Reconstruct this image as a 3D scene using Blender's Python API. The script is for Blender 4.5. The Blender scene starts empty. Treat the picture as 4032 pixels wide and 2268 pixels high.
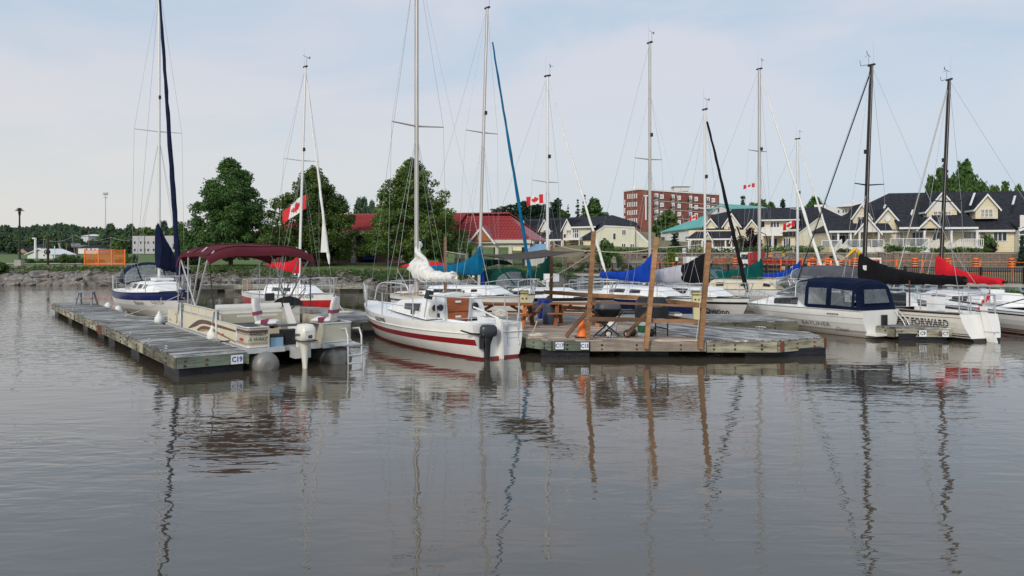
import bpy, math, random
import numpy as np
from mathutils import Vector, Matrix
random.seed(7); np.random.seed(7)
sc = bpy.context.scene
R = math.radians; PI = math.pi
F = 2974.0; HC = 3.0; HY = 1002.0; CX = 2016.0
cam = bpy.data.objects.new('camera', bpy.data.cameras.new('camera'))
sc.collection.objects.link(cam); sc.camera = cam
cam.location = (0, 0, HC); cam.rotation_euler = (R(90), 0, 0)
cam.data.sensor_width = 36; cam.data.lens = 36*F/4032
cam.data.shift_y = -(1134-HY)/4032
cam.data.clip_start = 0.1; cam.data.clip_end = 6000
SUN_EL, SUN_AZ = R(30), R(-152)      # azimuth measured from +Y towards +X
world = bpy.data.worlds.new('World'); sc.world = world; world.use_nodes = True
def build_world():
    nt = world.node_tree; N = nt.nodes; L = nt.links; N.clear()
    out = N.new('ShaderNodeOutputWorld'); bg = N.new('ShaderNodeBackground')
    sky = N.new('ShaderNodeTexSky'); sky.sky_type = 'NISHITA'; sky.sun_disc = False
    sky.sun_elevation = SUN_EL; sky.sun_rotation = SUN_AZ; sky.air_density = 1.3; sky.dust_density = 3
    tc = N.new('ShaderNodeTexCoord'); sep = N.new('ShaderNodeSeparateXYZ'); L.new(tc.outputs['Generated'], sep.inputs[0])
    mp = N.new('ShaderNodeMapping'); mp.inputs['Scale'].default_value = (1, 1, 3.4); mp.inputs['Rotation'].default_value = (0, R(-14), R(10))
    L.new(tc.outputs['Generated'], mp.inputs[0])
    n1 = N.new('ShaderNodeTexNoise'); n1.inputs['Scale'].default_value = 1.7; n1.inputs['Detail'].default_value = 6; n1.inputs['Roughness'].default_value = .5; n1.inputs['Distortion'].default_value = .5
    L.new(mp.outputs[0], n1.inputs['Vector'])
    r1 = N.new('ShaderNodeValToRGB'); r1.color_ramp.elements[0].position = .42; r1.color_ramp.elements[1].position = .62; r1.color_ramp.interpolation = 'EASE'
    L.new(n1.outputs[0], r1.inputs[0])
    mix = N.new('ShaderNodeMixRGB'); mix.inputs[1].default_value = (5.1, 6.3, 7.7, 1); mix.inputs[2].default_value = (6.9, 7.0, 7.8, 1)
    L.new(r1.outputs[0], mix.inputs[0])
    hz = N.new('ShaderNodeMapRange'); hz.inputs[1].default_value = 0.0; hz.inputs[2].default_value = .30; hz.inputs[3].default_value = 1; hz.inputs[4].default_value = 0; hz.interpolation_type = 'SMOOTHSTEP'
    L.new(sep.outputs[2], hz.inputs[0])
    xr = N.new('ShaderNodeMapRange'); xr.inputs[1].default_value = -.6; xr.inputs[2].default_value = .5; xr.inputs[3].default_value = 0; xr.inputs[4].default_value = 1
    L.new(sep.outputs[0], xr.inputs[0])
    hc = N.new('ShaderNodeMixRGB'); hc.inputs[1].default_value = (7.9, 7.7, 7.4, 1); hc.inputs[2].default_value = (5.7, 6.8, 7.9, 1)
    L.new(xr.outputs[0], hc.inputs[0])
    m2 = N.new('ShaderNodeMixRGB'); L.new(hz.outputs[0], m2.inputs[0]); L.new(mix.outputs[0], m2.inputs[1]); L.new(hc.outputs[0], m2.inputs[2])
    m3 = N.new('ShaderNodeMixRGB'); m3.inputs[0].default_value = .12
    L.new(m2.outputs[0], m3.inputs[1]); L.new(sky.outputs[0], m3.inputs[2])
    L.new(m3.outputs[0], bg.inputs[0]); bg.inputs[1].default_value = 0.084
    L.new(bg.outputs[0], out.inputs[0])
build_world()
sl = bpy.data.lights.new('sun', 'SUN'); sl.energy = 1.5; sl.angle = R(12); sl.color = (1, .94, .86)
sun = bpy.data.objects.new('sun', sl); sc.collection.objects.link(sun)
sd = Vector((math.sin(SUN_AZ)*math.cos(SUN_EL), math.cos(SUN_AZ)*math.cos(SUN_EL), math.sin(SUN_EL)))
sun.rotation_euler = sd.to_track_quat('Z', 'Y').to_euler()
sc.view_settings.view_transform = 'Standard'; sc.view_settings.look = 'None'
sc.view_settings.exposure = 0.3; sc.view_settings.gamma = 1
try: sc.view_settings.use_curve_mapping = False
except Exception: pass
sc.cycles.max_bounces = 6; sc.cycles.transparent_max_bounces = 12
def P(px, py, d): return Vector(((px-CX)/F*d, d, HC+(HY-py)/F*d))
def G(px, py, z=0.0): return P(px, py, F*(HC-z)/(py-HY))
def X(px, d): return (px-CX)/F*d
def Z(py, d): return HC+(HY-py)/F*d
MT = {}
def _principled(name):
    m = bpy.data.materials.new(name); m.use_nodes = True
    return m, m.node_tree, m.node_tree.nodes['Principled BSDF']
def mat(name, col, rough=.6, metal=0.0, var=.12, scale=3.0, bump=0.0, bscale=None, stretch=(1, 1, 1), objrand=0.0, island=0.0, spec=None, alpha=1.0, dirt=None, trans=0.0, detail=4):
    """base colour varied by noise; optional dirt=(colour, amount, scale)"""
    m, nt, b = _principled(name); N = nt.nodes; L = nt.links
    col = tuple(col)
    tc = N.new('ShaderNodeTexCoord'); mp = N.new('ShaderNodeMapping'); mp.inputs['Scale'].default_value = stretch
    L.new(tc.outputs['Object'], mp.inputs[0])
    last = None
    if var > 0:
        n = N.new('ShaderNodeTexNoise'); n.inputs['Scale'].default_value = scale; n.inputs['Detail'].default_value = detail; n.inputs['Roughness'].default_value = .6
        L.new(mp.outputs[0], n.inputs['Vector'])
        mr = N.new('ShaderNodeMapRange'); mr.inputs[1].default_value = .3; mr.inputs[2].default_value = .7; mr.inputs[3].default_value = 1-var; mr.inputs[4].default_value = 1+var
        L.new(n.outputs[0], mr.inputs[0]); last = mr.outputs[0]
    for kind, amt in (('o', objrand), ('i', island)):
        if amt > 0:
            s = N.new('ShaderNodeObjectInfo').outputs['Random'] if kind == 'o' else N.new('ShaderNodeNewGeometry').outputs['Random Per Island']
            mr = N.new('ShaderNodeMapRange'); mr.inputs[3].default_value = 1-amt; mr.inputs[4].default_value = 1+amt; L.new(s, mr.inputs[0])
            if last is None: last = mr.outputs[0]
            else:
                mu = N.new('ShaderNodeMath'); mu.operation = 'MULTIPLY'; L.new(last, mu.inputs[0]); L.new(mr.outputs[0], mu.inputs[1]); last = mu.outputs[0]
    if last is not None:
        vm = N.new('ShaderNodeVectorMath'); vm.operation = 'SCALE'; vm.inputs[0].default_value = col[:3]; L.new(last, vm.inputs['Scale']); c = vm.outputs[0]
    else:
        rgb = N.new('ShaderNodeRGB'); rgb.outputs[0].default_value = (*col[:3], 1); c = rgb.outputs[0]
    if dirt:
        dn = N.new('ShaderNodeTexNoise'); dn.inputs['Scale'].default_value = dirt[2]; dn.inputs['Detail'].default_value = 5; dn.inputs['Roughness'].default_value = .65
        L.new(mp.outputs[0], dn.inputs['Vector'])
        dr = N.new('ShaderNodeMapRange'); dr.inputs[1].default_value = .46; dr.inputs[2].default_value = .68; dr.inputs[3].default_value = 0; dr.inputs[4].default_value = dirt[1]
        L.new(dn.outputs[0], dr.inputs[0])
        mx = N.new('ShaderNodeMixRGB'); L.new(dr.outputs[0], mx.inputs[0]); L.new(c, mx.inputs[1]); mx.inputs[2].default_value = (*dirt[0], 1); c = mx.outputs[0]
    L.new(c, b.inputs['Base Color'])
    b.inputs['Roughness'].default_value = rough; b.inputs['Metallic'].default_value = metal
    if spec is not None: b.inputs['Specular IOR Level'].default_value = spec
    if alpha < 1: b.inputs['Alpha'].default_value = alpha
    if trans: b.inputs['Transmission Weight'].default_value = trans
    if bump:
        bn = N.new('ShaderNodeTexNoise'); bn.inputs['Scale'].default_value = bscale or scale*3; bn.inputs['Detail'].default_value = 5
        L.new(mp.outputs[0], bn.inputs['Vector'])
        bp = N.new('ShaderNodeBump'); bp.inputs['Strength'].default_value = bump; bp.inputs['Distance'].default_value = .05; L.new(bn.outputs[0], bp.inputs['Height']); L.new(bp.outputs[0], b.inputs['Normal'])
    MT[name] = m; return m
def stripes_mat(name, col, period, dark, rough=.6, axis='Z', var=.06, width=.12):
    """lap siding, panel ribs: thin dark line every `period` metres along one axis"""
    m, nt, b = _principled(name); N = nt.nodes; L = nt.links
    tc = N.new('ShaderNodeTexCoord'); sp = N.new('ShaderNodeSeparateXYZ'); L.new(tc.outputs['Object'], sp.inputs[0])
    a = N.new('ShaderNodeMath'); a.operation = 'DIVIDE'; a.inputs[1].default_value = period; L.new(sp.outputs['XYZ'.index(axis)], a.inputs[0])
    fr = N.new('ShaderNodeMath'); fr.operation = 'FRACT'; L.new(a.outputs[0], fr.inputs[0])
    lt = N.new('ShaderNodeMath'); lt.operation = 'LESS_THAN'; lt.inputs[1].default_value = width; L.new(fr.outputs[0], lt.inputs[0])
    n = N.new('ShaderNodeTexNoise'); n.inputs['Scale'].default_value = .6; n.inputs['Detail'].default_value = 5; L.new(tc.outputs['Object'], n.inputs['Vector'])
    mr = N.new('ShaderNodeMapRange'); mr.inputs[1].default_value = .3; mr.inputs[2].default_value = .7; mr.inputs[3].default_value = 1-var; mr.inputs[4].default_value = 1+var; L.new(n.outputs[0], mr.inputs[0])
    vm = N.new('ShaderNodeVectorMath'); vm.operation = 'SCALE'; vm.inputs[0].default_value = col; L.new(mr.outputs[0], vm.inputs['Scale'])
    mx = N.new('ShaderNodeMixRGB'); L.new(lt.outputs[0], mx.inputs[0]); L.new(vm.outputs[0], mx.inputs[1]); mx.inputs[2].default_value = (*dark, 1)
    L.new(mx.outputs[0], b.inputs['Base Color']); b.inputs['Roughness'].default_value = rough
    bp = N.new('ShaderNodeBump'); bp.inputs['Strength'].default_value = .5; bp.inputs['Distance'].default_value = .03; L.new(fr.outputs[0], bp.inputs['Height']); L.new(bp.outputs[0], b.inputs['Normal'])
    MT[name] = m
def brick_mat(name, c1, c2, mortar, bw, bh, rough=.8, swap=False, mort=.012, bump=.3):
    m, nt, b = _principled(name); N = nt.nodes; L = nt.links
    tc = N.new('ShaderNodeTexCoord'); sp = N.new('ShaderNodeSeparateXYZ'); L.new(tc.outputs['Object'], sp.inputs[0])
    ad = N.new('ShaderNodeMath'); ad.operation = 'ADD'; L.new(sp.outputs[0], ad.inputs[0]); L.new(sp.outputs[1], ad.inputs[1])
    cb = N.new('ShaderNodeCombineXYZ'); L.new(ad.outputs[0], cb.inputs[0]); L.new(sp.outputs[2], cb.inputs[1])
    br = N.new('ShaderNodeTexBrick'); br.inputs['Scale'].default_value = 1; br.inputs['Brick Width'].default_value = bw; br.inputs['Row Height'].default_value = bh
    br.inputs['Mortar Size'].default_value = mort; br.inputs['Color1'].default_value = (*c1, 1); br.inputs['Color2'].default_value = (*c2, 1); br.inputs['Mortar'].default_value = (*mortar, 1); br.inputs['Bias'].default_value = 0
    L.new(cb.outputs[0], br.inputs['Vector'])
    n = N.new('ShaderNodeTexNoise'); n.inputs['Scale'].default_value = .35; n.inputs['Detail'].default_value = 6; L.new(tc.outputs['Object'], n.inputs['Vector'])
    mr = N.new('ShaderNodeMapRange'); mr.inputs[1].default_value = .3; mr.inputs[2].default_value = .7; mr.inputs[3].default_value = .78; mr.inputs[4].default_value = 1.2; L.new(n.outputs[0], mr.inputs[0])
    vm = N.new('ShaderNodeVectorMath'); vm.operation = 'SCALE'; L.new(br.outputs[0], vm.inputs[0]); L.new(mr.outputs[0], vm.inputs['Scale'])
    L.new(vm.outputs[0], b.inputs['Base Color']); b.inputs['Roughness'].default_value = rough
    bp = N.new('ShaderNodeBump'); bp.inputs['Strength'].default_value = bump; bp.inputs['Distance'].default_value = .02; L.new(br.outputs['Fac'], bp.inputs['Height']); bp.invert = True; L.new(bp.outputs[0], b.inputs['Normal'])
    MT[name] = m
def leaf_mat(name, dark, light, clump=1.2, warm=None):
    m, nt, b = _principled(name); N = nt.nodes; L = nt.links
    g = N.new('ShaderNodeNewGeometry'); tc = N.new('ShaderNodeTexCoord')
    n = N.new('ShaderNodeTexNoise'); n.inputs['Scale'].default_value = clump; n.inputs['Detail'].default_value = 3; L.new(tc.outputs['Object'], n.inputs['Vector'])
    oi = N.new('ShaderNodeObjectInfo')
    a = N.new('ShaderNodeMath'); a.operation = 'MULTIPLY_ADD'; L.new(g.outputs['Random Per Island'], a.inputs[0]); a.inputs[1].default_value = .55
    b2 = N.new('ShaderNodeMapRange'); b2.inputs[1].default_value = .35; b2.inputs[2].default_value = .65; b2.inputs[4].default_value = .5; L.new(n.outputs[0], b2.inputs[0]); L.new(b2.outputs[0], a.inputs[2])
    mx = N.new('ShaderNodeMixRGB'); L.new(a.outputs[0], mx.inputs[0]); mx.inputs[1].default_value = (*dark, 1); mx.inputs[2].default_value = (*light, 1)
    mr = N.new('ShaderNodeMapRange'); mr.inputs[3].default_value = .8; mr.inputs[4].default_value = 1.25; L.new(oi.outputs['Random'], mr.inputs[0])
    vm = N.new('ShaderNodeVectorMath'); vm.operation = 'SCALE'; L.new(mx.outputs[0], vm.inputs[0]); L.new(mr.outputs[0], vm.inputs['Scale'])
    L.new(vm.outputs[0], b.inputs['Base Color']); b.inputs['Roughness'].default_value = .55; b.inputs['Specular IOR Level'].default_value = .25
    tr = N.new('ShaderNodeBsdfTranslucent'); L.new(vm.outputs[0], tr.inputs[0]); ms = N.new('ShaderNodeMixShader'); ms.inputs[0].default_value = .25
    L.new(b.outputs[0], ms.inputs[1]); L.new(tr.outputs[0], ms.inputs[2]); L.new(ms.outputs[0], N['Material Output'].inputs['Surface'])
    MT[name] = m
def patch_mat(name, cols, scale, rough=.9, bump=.4, bscale=12, stretch=(1, 1, 1), fine=18):
    """ground cover: several colours in noise patches with fine speckle"""
    m, nt, b = _principled(name); N = nt.nodes; L = nt.links
    tc = N.new('ShaderNodeTexCoord'); mp = N.new('ShaderNodeMapping'); mp.inputs['Scale'].default_value = stretch; L.new(tc.outputs['Object'], mp.inputs[0])
    n = N.new('ShaderNodeTexNoise'); n.inputs['Scale'].default_value = scale; n.inputs['Detail'].default_value = 8; n.inputs['Roughness'].default_value = .7; L.new(mp.outputs[0], n.inputs['Vector'])
    r = N.new('ShaderNodeValToRGB'); cr = r.color_ramp
    cr.elements[0].position = .34; cr.elements[0].color = (*cols[0], 1); cr.elements[1].position = .66; cr.elements[1].color = (*cols[-1], 1)
    for i, c in enumerate(cols[1:-1]):
        e = cr.elements.new(.34+.32*(i+1)/(len(cols)-1)); e.color = (*c, 1)
    L.new(n.outputs[0], r.inputs[0])
    f = N.new('ShaderNodeTexNoise'); f.inputs['Scale'].default_value = fine; f.inputs['Detail'].default_value = 5; L.new(mp.outputs[0], f.inputs['Vector'])
    mr = N.new('ShaderNodeMapRange'); mr.inputs[1].default_value = .3; mr.inputs[2].default_value = .7; mr.inputs[3].default_value = .65; mr.inputs[4].default_value = 1.35; L.new(f.outputs[0], mr.inputs[0])
    vm = N.new('ShaderNodeVectorMath'); vm.operation = 'SCALE'; L.new(r.outputs[0], vm.inputs[0]); L.new(mr.outputs[0], vm.inputs['Scale'])
    L.new(vm.outputs[0], b.inputs['Base Color']); b.inputs['Roughness'].default_value = rough
    bn = N.new('ShaderNodeTexNoise'); bn.inputs['Scale'].default_value = bscale; bn.inputs['Detail'].default_value = 6; L.new(mp.outputs[0], bn.inputs['Vector'])
    bp = N.new('ShaderNodeBump'); bp.inputs['Strength'].default_value = bump; bp.inputs['Distance'].default_value = .1; L.new(bn.outputs[0], bp.inputs['Height']); L.new(bp.outputs[0], b.inputs['Normal'])
    MT[name] = m

G_ = (.75, .76, .74)
mat('gel', (.86, .85, .80), .28, var=.03, scale=1.2, dirt=((.5, .47, .40), .22, 1.6), stretch=(1, 1, .35))
mat('gelcream', (.70, .67, .60), .32, var=.04, scale=1, dirt=((.42, .36, .26), .25, 1.8), stretch=(1, 1, .4))
mat('gelgrey', (.70, .69, .65), .3, var=.04)
mat('deckwhite', (.85, .85, .83), .5, var=.05, scale=4)
mat('hullnavy', (.012, .022, .09), .18, var=.05)
mat('navyband', (.015, .025, .12), .3, var=.1)
mat('redband', (.28, .012, .015), .35, var=.1)
mat('redhull', (.50, .018, .02), .35, var=.1)
mat('antifoul', (.05, .012, .014), .7, var=.2)
mat('blackpaint', (.012, .012, .013), .4, var=.2)
mat('blackplastic', (.018, .018, .02), .45, var=.2, scale=8)
mat('outblack', (.03, .035, .045), .3, var=.15)
mat('alu', (.62, .63, .65), .32, .9, var=.08, scale=6)
mat('alupaint', (.58, .59, .58), .4, .3, var=.08, scale=4)
mat('mastgrey', (.50, .48, .45), .42, .35, var=.14, scale=1.5, stretch=(4, 4, .6))
mat('mastwhite', (.74, .74, .72), .4, .1, var=.05, stretch=(3, 3, .5))
mat('mastdark', (.022, .017, .016), .4, .2, var=.3, scale=2)
mat('steel', (.60, .61, .62), .35, .5, var=.05)
mat('wire', (.42, .43, .45), .4, .6, var=0)
mat('glassdark', (.015, .017, .02), .08, var=.1)
mat('vinyl', (.20, .23, .25), .06, var=.5, scale=1.6, bump=.35, bscale=3, alpha=.5)
mat('windtint', (.05, .06, .065), .05, var=.3, alpha=.62)
mat('winglass', (.10, .12, .14), .08, var=.45, scale=1.1, detail=2)
mat('rope', (.62, .58, .48), .9, var=.15, scale=30)
mat('ropeblack', (.02, .02, .02), .8, var=.15)
mat('teak', (.33, .09, .028), .45, var=.3, scale=2, stretch=(1, 1, 6), objrand=.12)
mat('teakdeck', (.28, .15, .075), .6, var=.2, scale=6)
cv = dict(rough=.9, scale=1.6, bump=.6, bscale=5, spec=.12)
mat('c_navy', (.010, .016, .045), var=.3, **cv); mat('c_black', (.010, .010, .012), var=.3, **cv)
mat('c_red', (.62, .018, .028), var=.14, **cv); mat('c_teal', (.004, .12, .24), var=.2, **cv)
mat('c_blue', (.008, .055, .38), var=.2, **cv); mat('c_green', (.004, .085, .075), var=.25, **cv)
mat('c_grey', (.43, .43, .47), var=.1, **cv); mat('c_maroon', (.105, .019, .028), var=.2, spec=.15, rough=.9, scale=1.2, bump=.35, bscale=2.5)
mat('c_white', (.78, .77, .72), var=.1, **cv); mat('c_dgrey', (.10, .10, .115), var=.2, **cv)
mat('c_sail', (.050, .036, .030), var=.2, rough=.9, scale=3)
mat('c_darkgreen', (.004, .045, .032), var=.3, **cv); mat('c_royalnavy', (.006, .012, .036), var=.3, rough=.9, scale=1.4, bump=.5, bscale=3, spec=.1)
mat('fender', (.78, .77, .72), .5, var=.06); mat('vinylseat', (.70, .68, .63), .45, var=.06, scale=5)
mat('maroonpaint', (.22, .02, .07), .4, var=.1); mat('brownpaint', (.11, .055, .045), .4, var=.15)
mat('cream', (.74, .66, .48), .4, var=.05, dirt=((.45, .36, .22), .3, 1.5)); mat('tan', (.36, .27, .17), .5, var=.1)
stripes_mat('fluted', (.72, .68, .54), .035, (.50, .46, .36), .4, 'Z', .05, .25)
mat('signwhite', (.80, .82, .84), .4, var=.03); mat('signblue', (.015, .03, .30), .5, var=0)
mat('ink', (.015, .015, .02), .5, var=0); mat('inkbrown', (.13, .07, .05), .5, var=0); mat('inkred', (.30, .02, .03), .5, var=0); mat('inkgrey', (.22, .22, .22), .5, var=0)
mat('orange', (.95, .20, .03), .55, var=.1); mat('orangenet', (.80, .16, .03), .6, var=.1, alpha=.4)
mat('reflect', (.82, .80, .74), .4, var=.02)
def dockwood(name, base, dark, amt=.75, green=None):
    m, nt, b = _principled(name); N = nt.nodes; L = nt.links
    tc = N.new('ShaderNodeTexCoord'); oi = N.new('ShaderNodeObjectInfo')
    ad = N.new('ShaderNodeVectorMath'); ad.operation = 'ADD'; L.new(tc.outputs['Object'], ad.inputs[0])
    cb = N.new('ShaderNodeCombineXYZ'); mu = N.new('ShaderNodeMath'); mu.operation = 'MULTIPLY'; mu.inputs[1].default_value = 37; L.new(oi.outputs['Random'], mu.inputs[0])
    for i in range(3): L.new(mu.outputs[0], cb.inputs[i])
    L.new(cb.outputs[0], ad.inputs[1])
    mp = N.new('ShaderNodeMapping'); mp.inputs['Scale'].default_value = (1.1, 9, 9); L.new(ad.outputs[0], mp.inputs[0])
    n = N.new('ShaderNodeTexNoise'); n.inputs['Scale'].default_value = 1.2; n.inputs['Detail'].default_value = 7; n.inputs['Roughness'].default_value = .7; L.new(mp.outputs[0], n.inputs['Vector'])
    r = N.new('ShaderNodeMapRange'); r.inputs[1].default_value = .38; r.inputs[2].default_value = .62; r.inputs[3].default_value = amt; r.inputs[4].default_value = 0; L.new(n.outputs[0], r.inputs[0])
    big = N.new('ShaderNodeTexNoise'); big.inputs['Scale'].default_value = .9; big.inputs['Detail'].default_value = 4; L.new(tc.outputs['Object'], big.inputs['Vector'])
    sc2 = N.new('ShaderNodeMapRange'); sc2.inputs[1].default_value = .35; sc2.inputs[2].default_value = .65; sc2.inputs[3].default_value = .6; sc2.inputs[4].default_value = 1.2; L.new(big.outputs[0], sc2.inputs[0])
    rr = N.new('ShaderNodeMapRange'); rr.inputs[3].default_value = .45; rr.inputs[4].default_value = 1.45; L.new(oi.outputs['Random'], rr.inputs[0])
    mm = N.new('ShaderNodeMath'); mm.operation = 'MULTIPLY'; L.new(sc2.outputs[0], mm.inputs[0]); L.new(rr.outputs[0], mm.inputs[1])
    mx = N.new('ShaderNodeMixRGB'); L.new(r.outputs[0], mx.inputs[0]); mx.inputs[1].default_value = (*base, 1); mx.inputs[2].default_value = (*dark, 1); c = mx.outputs[0]
    if green:
        g = N.new('ShaderNodeMixRGB'); g.inputs[2].default_value = (*green, 1); gn = N.new('ShaderNodeMapRange'); gn.inputs[1].default_value = .45; gn.inputs[2].default_value = .6; gn.inputs[4].default_value = .6; L.new(big.outputs[0], gn.inputs[0]); L.new(gn.outputs[0], g.inputs[0]); L.new(c, g.inputs[1]); c = g.outputs[0]
    vm = N.new('ShaderNodeVectorMath'); vm.operation = 'SCALE'; L.new(c, vm.inputs[0]); L.new(mm.outputs[0], vm.inputs['Scale'])
    L.new(vm.outputs[0], b.inputs['Base Color']); b.inputs['Roughness'].default_value = .85
    bp = N.new('ShaderNodeBump'); bp.inputs['Strength'].default_value = .5; bp.inputs['Distance'].default_value = .02; L.new(n.outputs[0], bp.inputs['Height']); L.new(bp.outputs[0], b.inputs['Normal'])
    MT[name] = m
dockwood('plankold', (.56, .56, .54), (.016, .015, .014), 1.0)
dockwood('planknew', (.50, .41, .33), (.16, .12, .09), .5)
dockwood('fascia', (.40, .37, .27), (.045, .04, .03), .9, (.27, .26, .17))
dockwood('fasciagreen', (.25, .29, .22), (.045, .06, .045), .75, (.17, .22, .17))
dockwood('fasciabrown', (.26, .22, .18), (.10, .08, .06), .5)
dockwood('lumber', (.43, .235, .11), (.20, .09, .04), .6)
dockwood('lumberold', (.27, .15, .085), (.12, .065, .035), .5)
dockwood('tablewood', (.38, .13, .045), (.17, .05, .02), .4)
mat('rust', (.16, .05, .025), .8, var=.4, scale=8); mat('floattank', (.012, .014, .02), .5, var=.4, scale=3, bump=.4)
mat('concrete', (.38, .36, .32), .9, var=.15, scale=2, bump=.3); mat('asphalt', (.055, .055, .057), .9, var=.15)
mat('pathgrey', (.40, .38, .35), .9, var=.1)

def orth(v):
    v = v.normalized(); a = Vector((0, 0, 1)) if abs(v.z) < .95 else Vector((1, 0, 0))
    s = v.cross(a).normalized(); return s, s.cross(v).normalized()
class MB:
    def __init__(s, mtx=None): s.v = []; s.f = []; s.mi = []; s.sm = []; s.mats = []; s.mtx = mtx
    def add(s, vs, fs, m, smooth=False):
        if m not in s.mats: s.mats.append(m)
        k = s.mats.index(m); o = len(s.v)
        if s.mtx is not None: vs = [s.mtx @ Vector(v) for v in vs]
        s.v.extend([tuple(v) for v in vs])
        for f in fs: s.f.append(tuple(i+o for i in f)); s.mi.append(k); s.sm.append(smooth)
        return s
    def box(s, c, d, m, rz=0, rot=None, taper=1.0):
        hx, hy, hz = d[0]/2, d[1]/2, d[2]/2
        vs = [Vector((x*hx*(taper if z > 0 else 1), y*hy*(taper if z > 0 else 1), z*hz)) for z in (-1, 1) for y in (-1, 1) for x in (-1, 1)]
        M_ = rot if rot is not None else (Matrix.Rotation(rz, 3, 'Z') if rz else None)
        if M_ is not None: vs = [M_ @ v for v in vs]
        c = Vector(c)
        return s.add([v+c for v in vs], [(0, 2, 3, 1), (4, 5, 7, 6), (0, 1, 5, 4), (2, 6, 7, 3), (0, 4, 6, 2), (1, 3, 7, 5)], m)
    def bb(s, a, b, m):
        a = Vector(a); b = Vector(b); return s.box((a+b)/2, [abs(x) for x in (b-a)], m)
    def bar(s, a, b, w, h, m, up=Vector((0, 0, 1))):
        a = Vector(a); b = Vector(b); t = (b-a); l = t.length; t.normalize()
        sd = t.cross(up); sd = sd.normalized() if sd.length > 1e-4 else Vector((1, 0, 0)); u = sd.cross(t)
        return s.box((a+b)/2, (l, w, h), m, rot=Matrix((t, sd, u)).transposed())
    def tube(s, pts, r, m, n=6, cap=True, smooth=True, flat=1.0):
        pts = [Vector(p) for p in pts]; k = len(pts)
        rs = [r]*k if not hasattr(r, '__len__') else list(r)
        vs = []; side = None
        for i, p in enumerate(pts):
            t = (pts[min(i+1, k-1)]-pts[max(i-1, 0)])
            if t.length < 1e-9: t = Vector((0, 0, 1))
            t.normalize()
            if side is None: side, up = orth(t)
            else:
                side = (side - t*side.dot(t))
                side = side.normalized() if side.length > 1e-4 else orth(t)[0]
                up = side.cross(t)
            for j in range(n):
                a = 2*PI*j/n; vs.append(p+side*math.cos(a)*rs[i]*flat+up*math.sin(a)*rs[i])
        fs = [(i*n+j, i*n+(j+1) % n, (i+1)*n+(j+1) % n, (i+1)*n+j) for i in range(k-1) for j in range(n)]
        s.add(vs, fs, m, smooth)
        if cap: s.add(vs[:n], [tuple(range(n))[::-1]], m); s.add(vs[-n:], [tuple(range(n))], m)
        return s
    def loft(s, rings, m, closed=True, caps=True, smooth=True):
        n = len(rings[0]); k = len(rings); vs = [Vector(p) for r in rings for p in r]
        e = n if closed else n-1
        s.add(vs, [(i*n+j, i*n+(j+1) % n, (i+1)*n+(j+1) % n, (i+1)*n+j) for i in range(k-1) for j in range(e)], m, smooth)
        if caps and closed: s.add(vs[:n], [tuple(range(n))[::-1]], m); s.add(vs[-n:], [tuple(range(n))], m)
        return s
    def lathe(s, c, prof, m, n=12, smooth=True, axis=None):
        c = Vector(c); rings = []
        for r, z in prof:
            ring = [Vector((r*math.cos(2*PI*j/n), r*math.sin(2*PI*j/n), z)) for j in range(n)]
            if axis is not None: ring = [axis @ p for p in ring]
            rings.append([c+p for p in ring])
        return s.loft(rings, m, smooth=smooth)
    def prism(s, pts, z0, z1, m):
        n = len(pts)
        vs = [(p[0], p[1], z0) for p in pts]+[(p[0], p[1], z1) for p in pts]
        return s.add(vs, [tuple(range(n))[::-1], tuple(range(n, 2*n))]+[(i, (i+1) % n, n+(i+1) % n, n+i) for i in range(n)], m)
    def slab(s, pts, off, m):
        """flat polygon given by 3D points, thickened by vector off"""
        n = len(pts); off = Vector(off); pts = [Vector(p) for p in pts]
        return s.add(pts+[p+off for p in pts], [tuple(range(n))[::-1], tuple(range(n, 2*n))]+[(i, (i+1) % n, n+(i+1) % n, n+i) for i in range(n)], m)
    def quad(s, pts, m): return s.add(pts, [tuple(range(len(pts)))], m)
    def build(s, name, parent=None, loc=None, rz=0, label=None, cat=None, group=None, kind=None):
        me = bpy.data.meshes.new(name); me.from_pydata(s.v, [], s.f)
        for k in s.mats: me.materials.append(MT[k])
        me.polygons.foreach_set('material_index', s.mi); me.polygons.foreach_set('use_smooth', s.sm); me.update()
        o = bpy.data.objects.new(name, me); sc.collection.objects.link(o)
        if parent is not None: o.parent = parent
        if loc is not None: o.location = loc
        if rz: o.rotation_euler = (0, 0, rz)
        return tag(o, label, cat, group, kind)
def tag(o, label=None, cat=None, group=None, kind=None):
    for k, v in (('label', label), ('category', cat), ('group', group), ('kind', kind)):
        if v: o[k] = v
    return o
def thing(name, label, cat, loc=(0, 0, 0), rz=0, group=None):
    o = bpy.data.objects.new(name, None); sc.collection.objects.link(o); o.empty_display_size = .2
    o.location = loc; o.rotation_euler = (0, 0, rz); return tag(o, label, cat, group)
def inst(src, name, loc, rz=0, scale=(1, 1, 1), parent=None, rot=None, **kw):
    o = bpy.data.objects.new(name, src.data); sc.collection.objects.link(o); o.parent = parent
    o.location = loc; o.rotation_euler = rot or (0, 0, rz); o.scale = scale; return tag(o, **kw)
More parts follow.
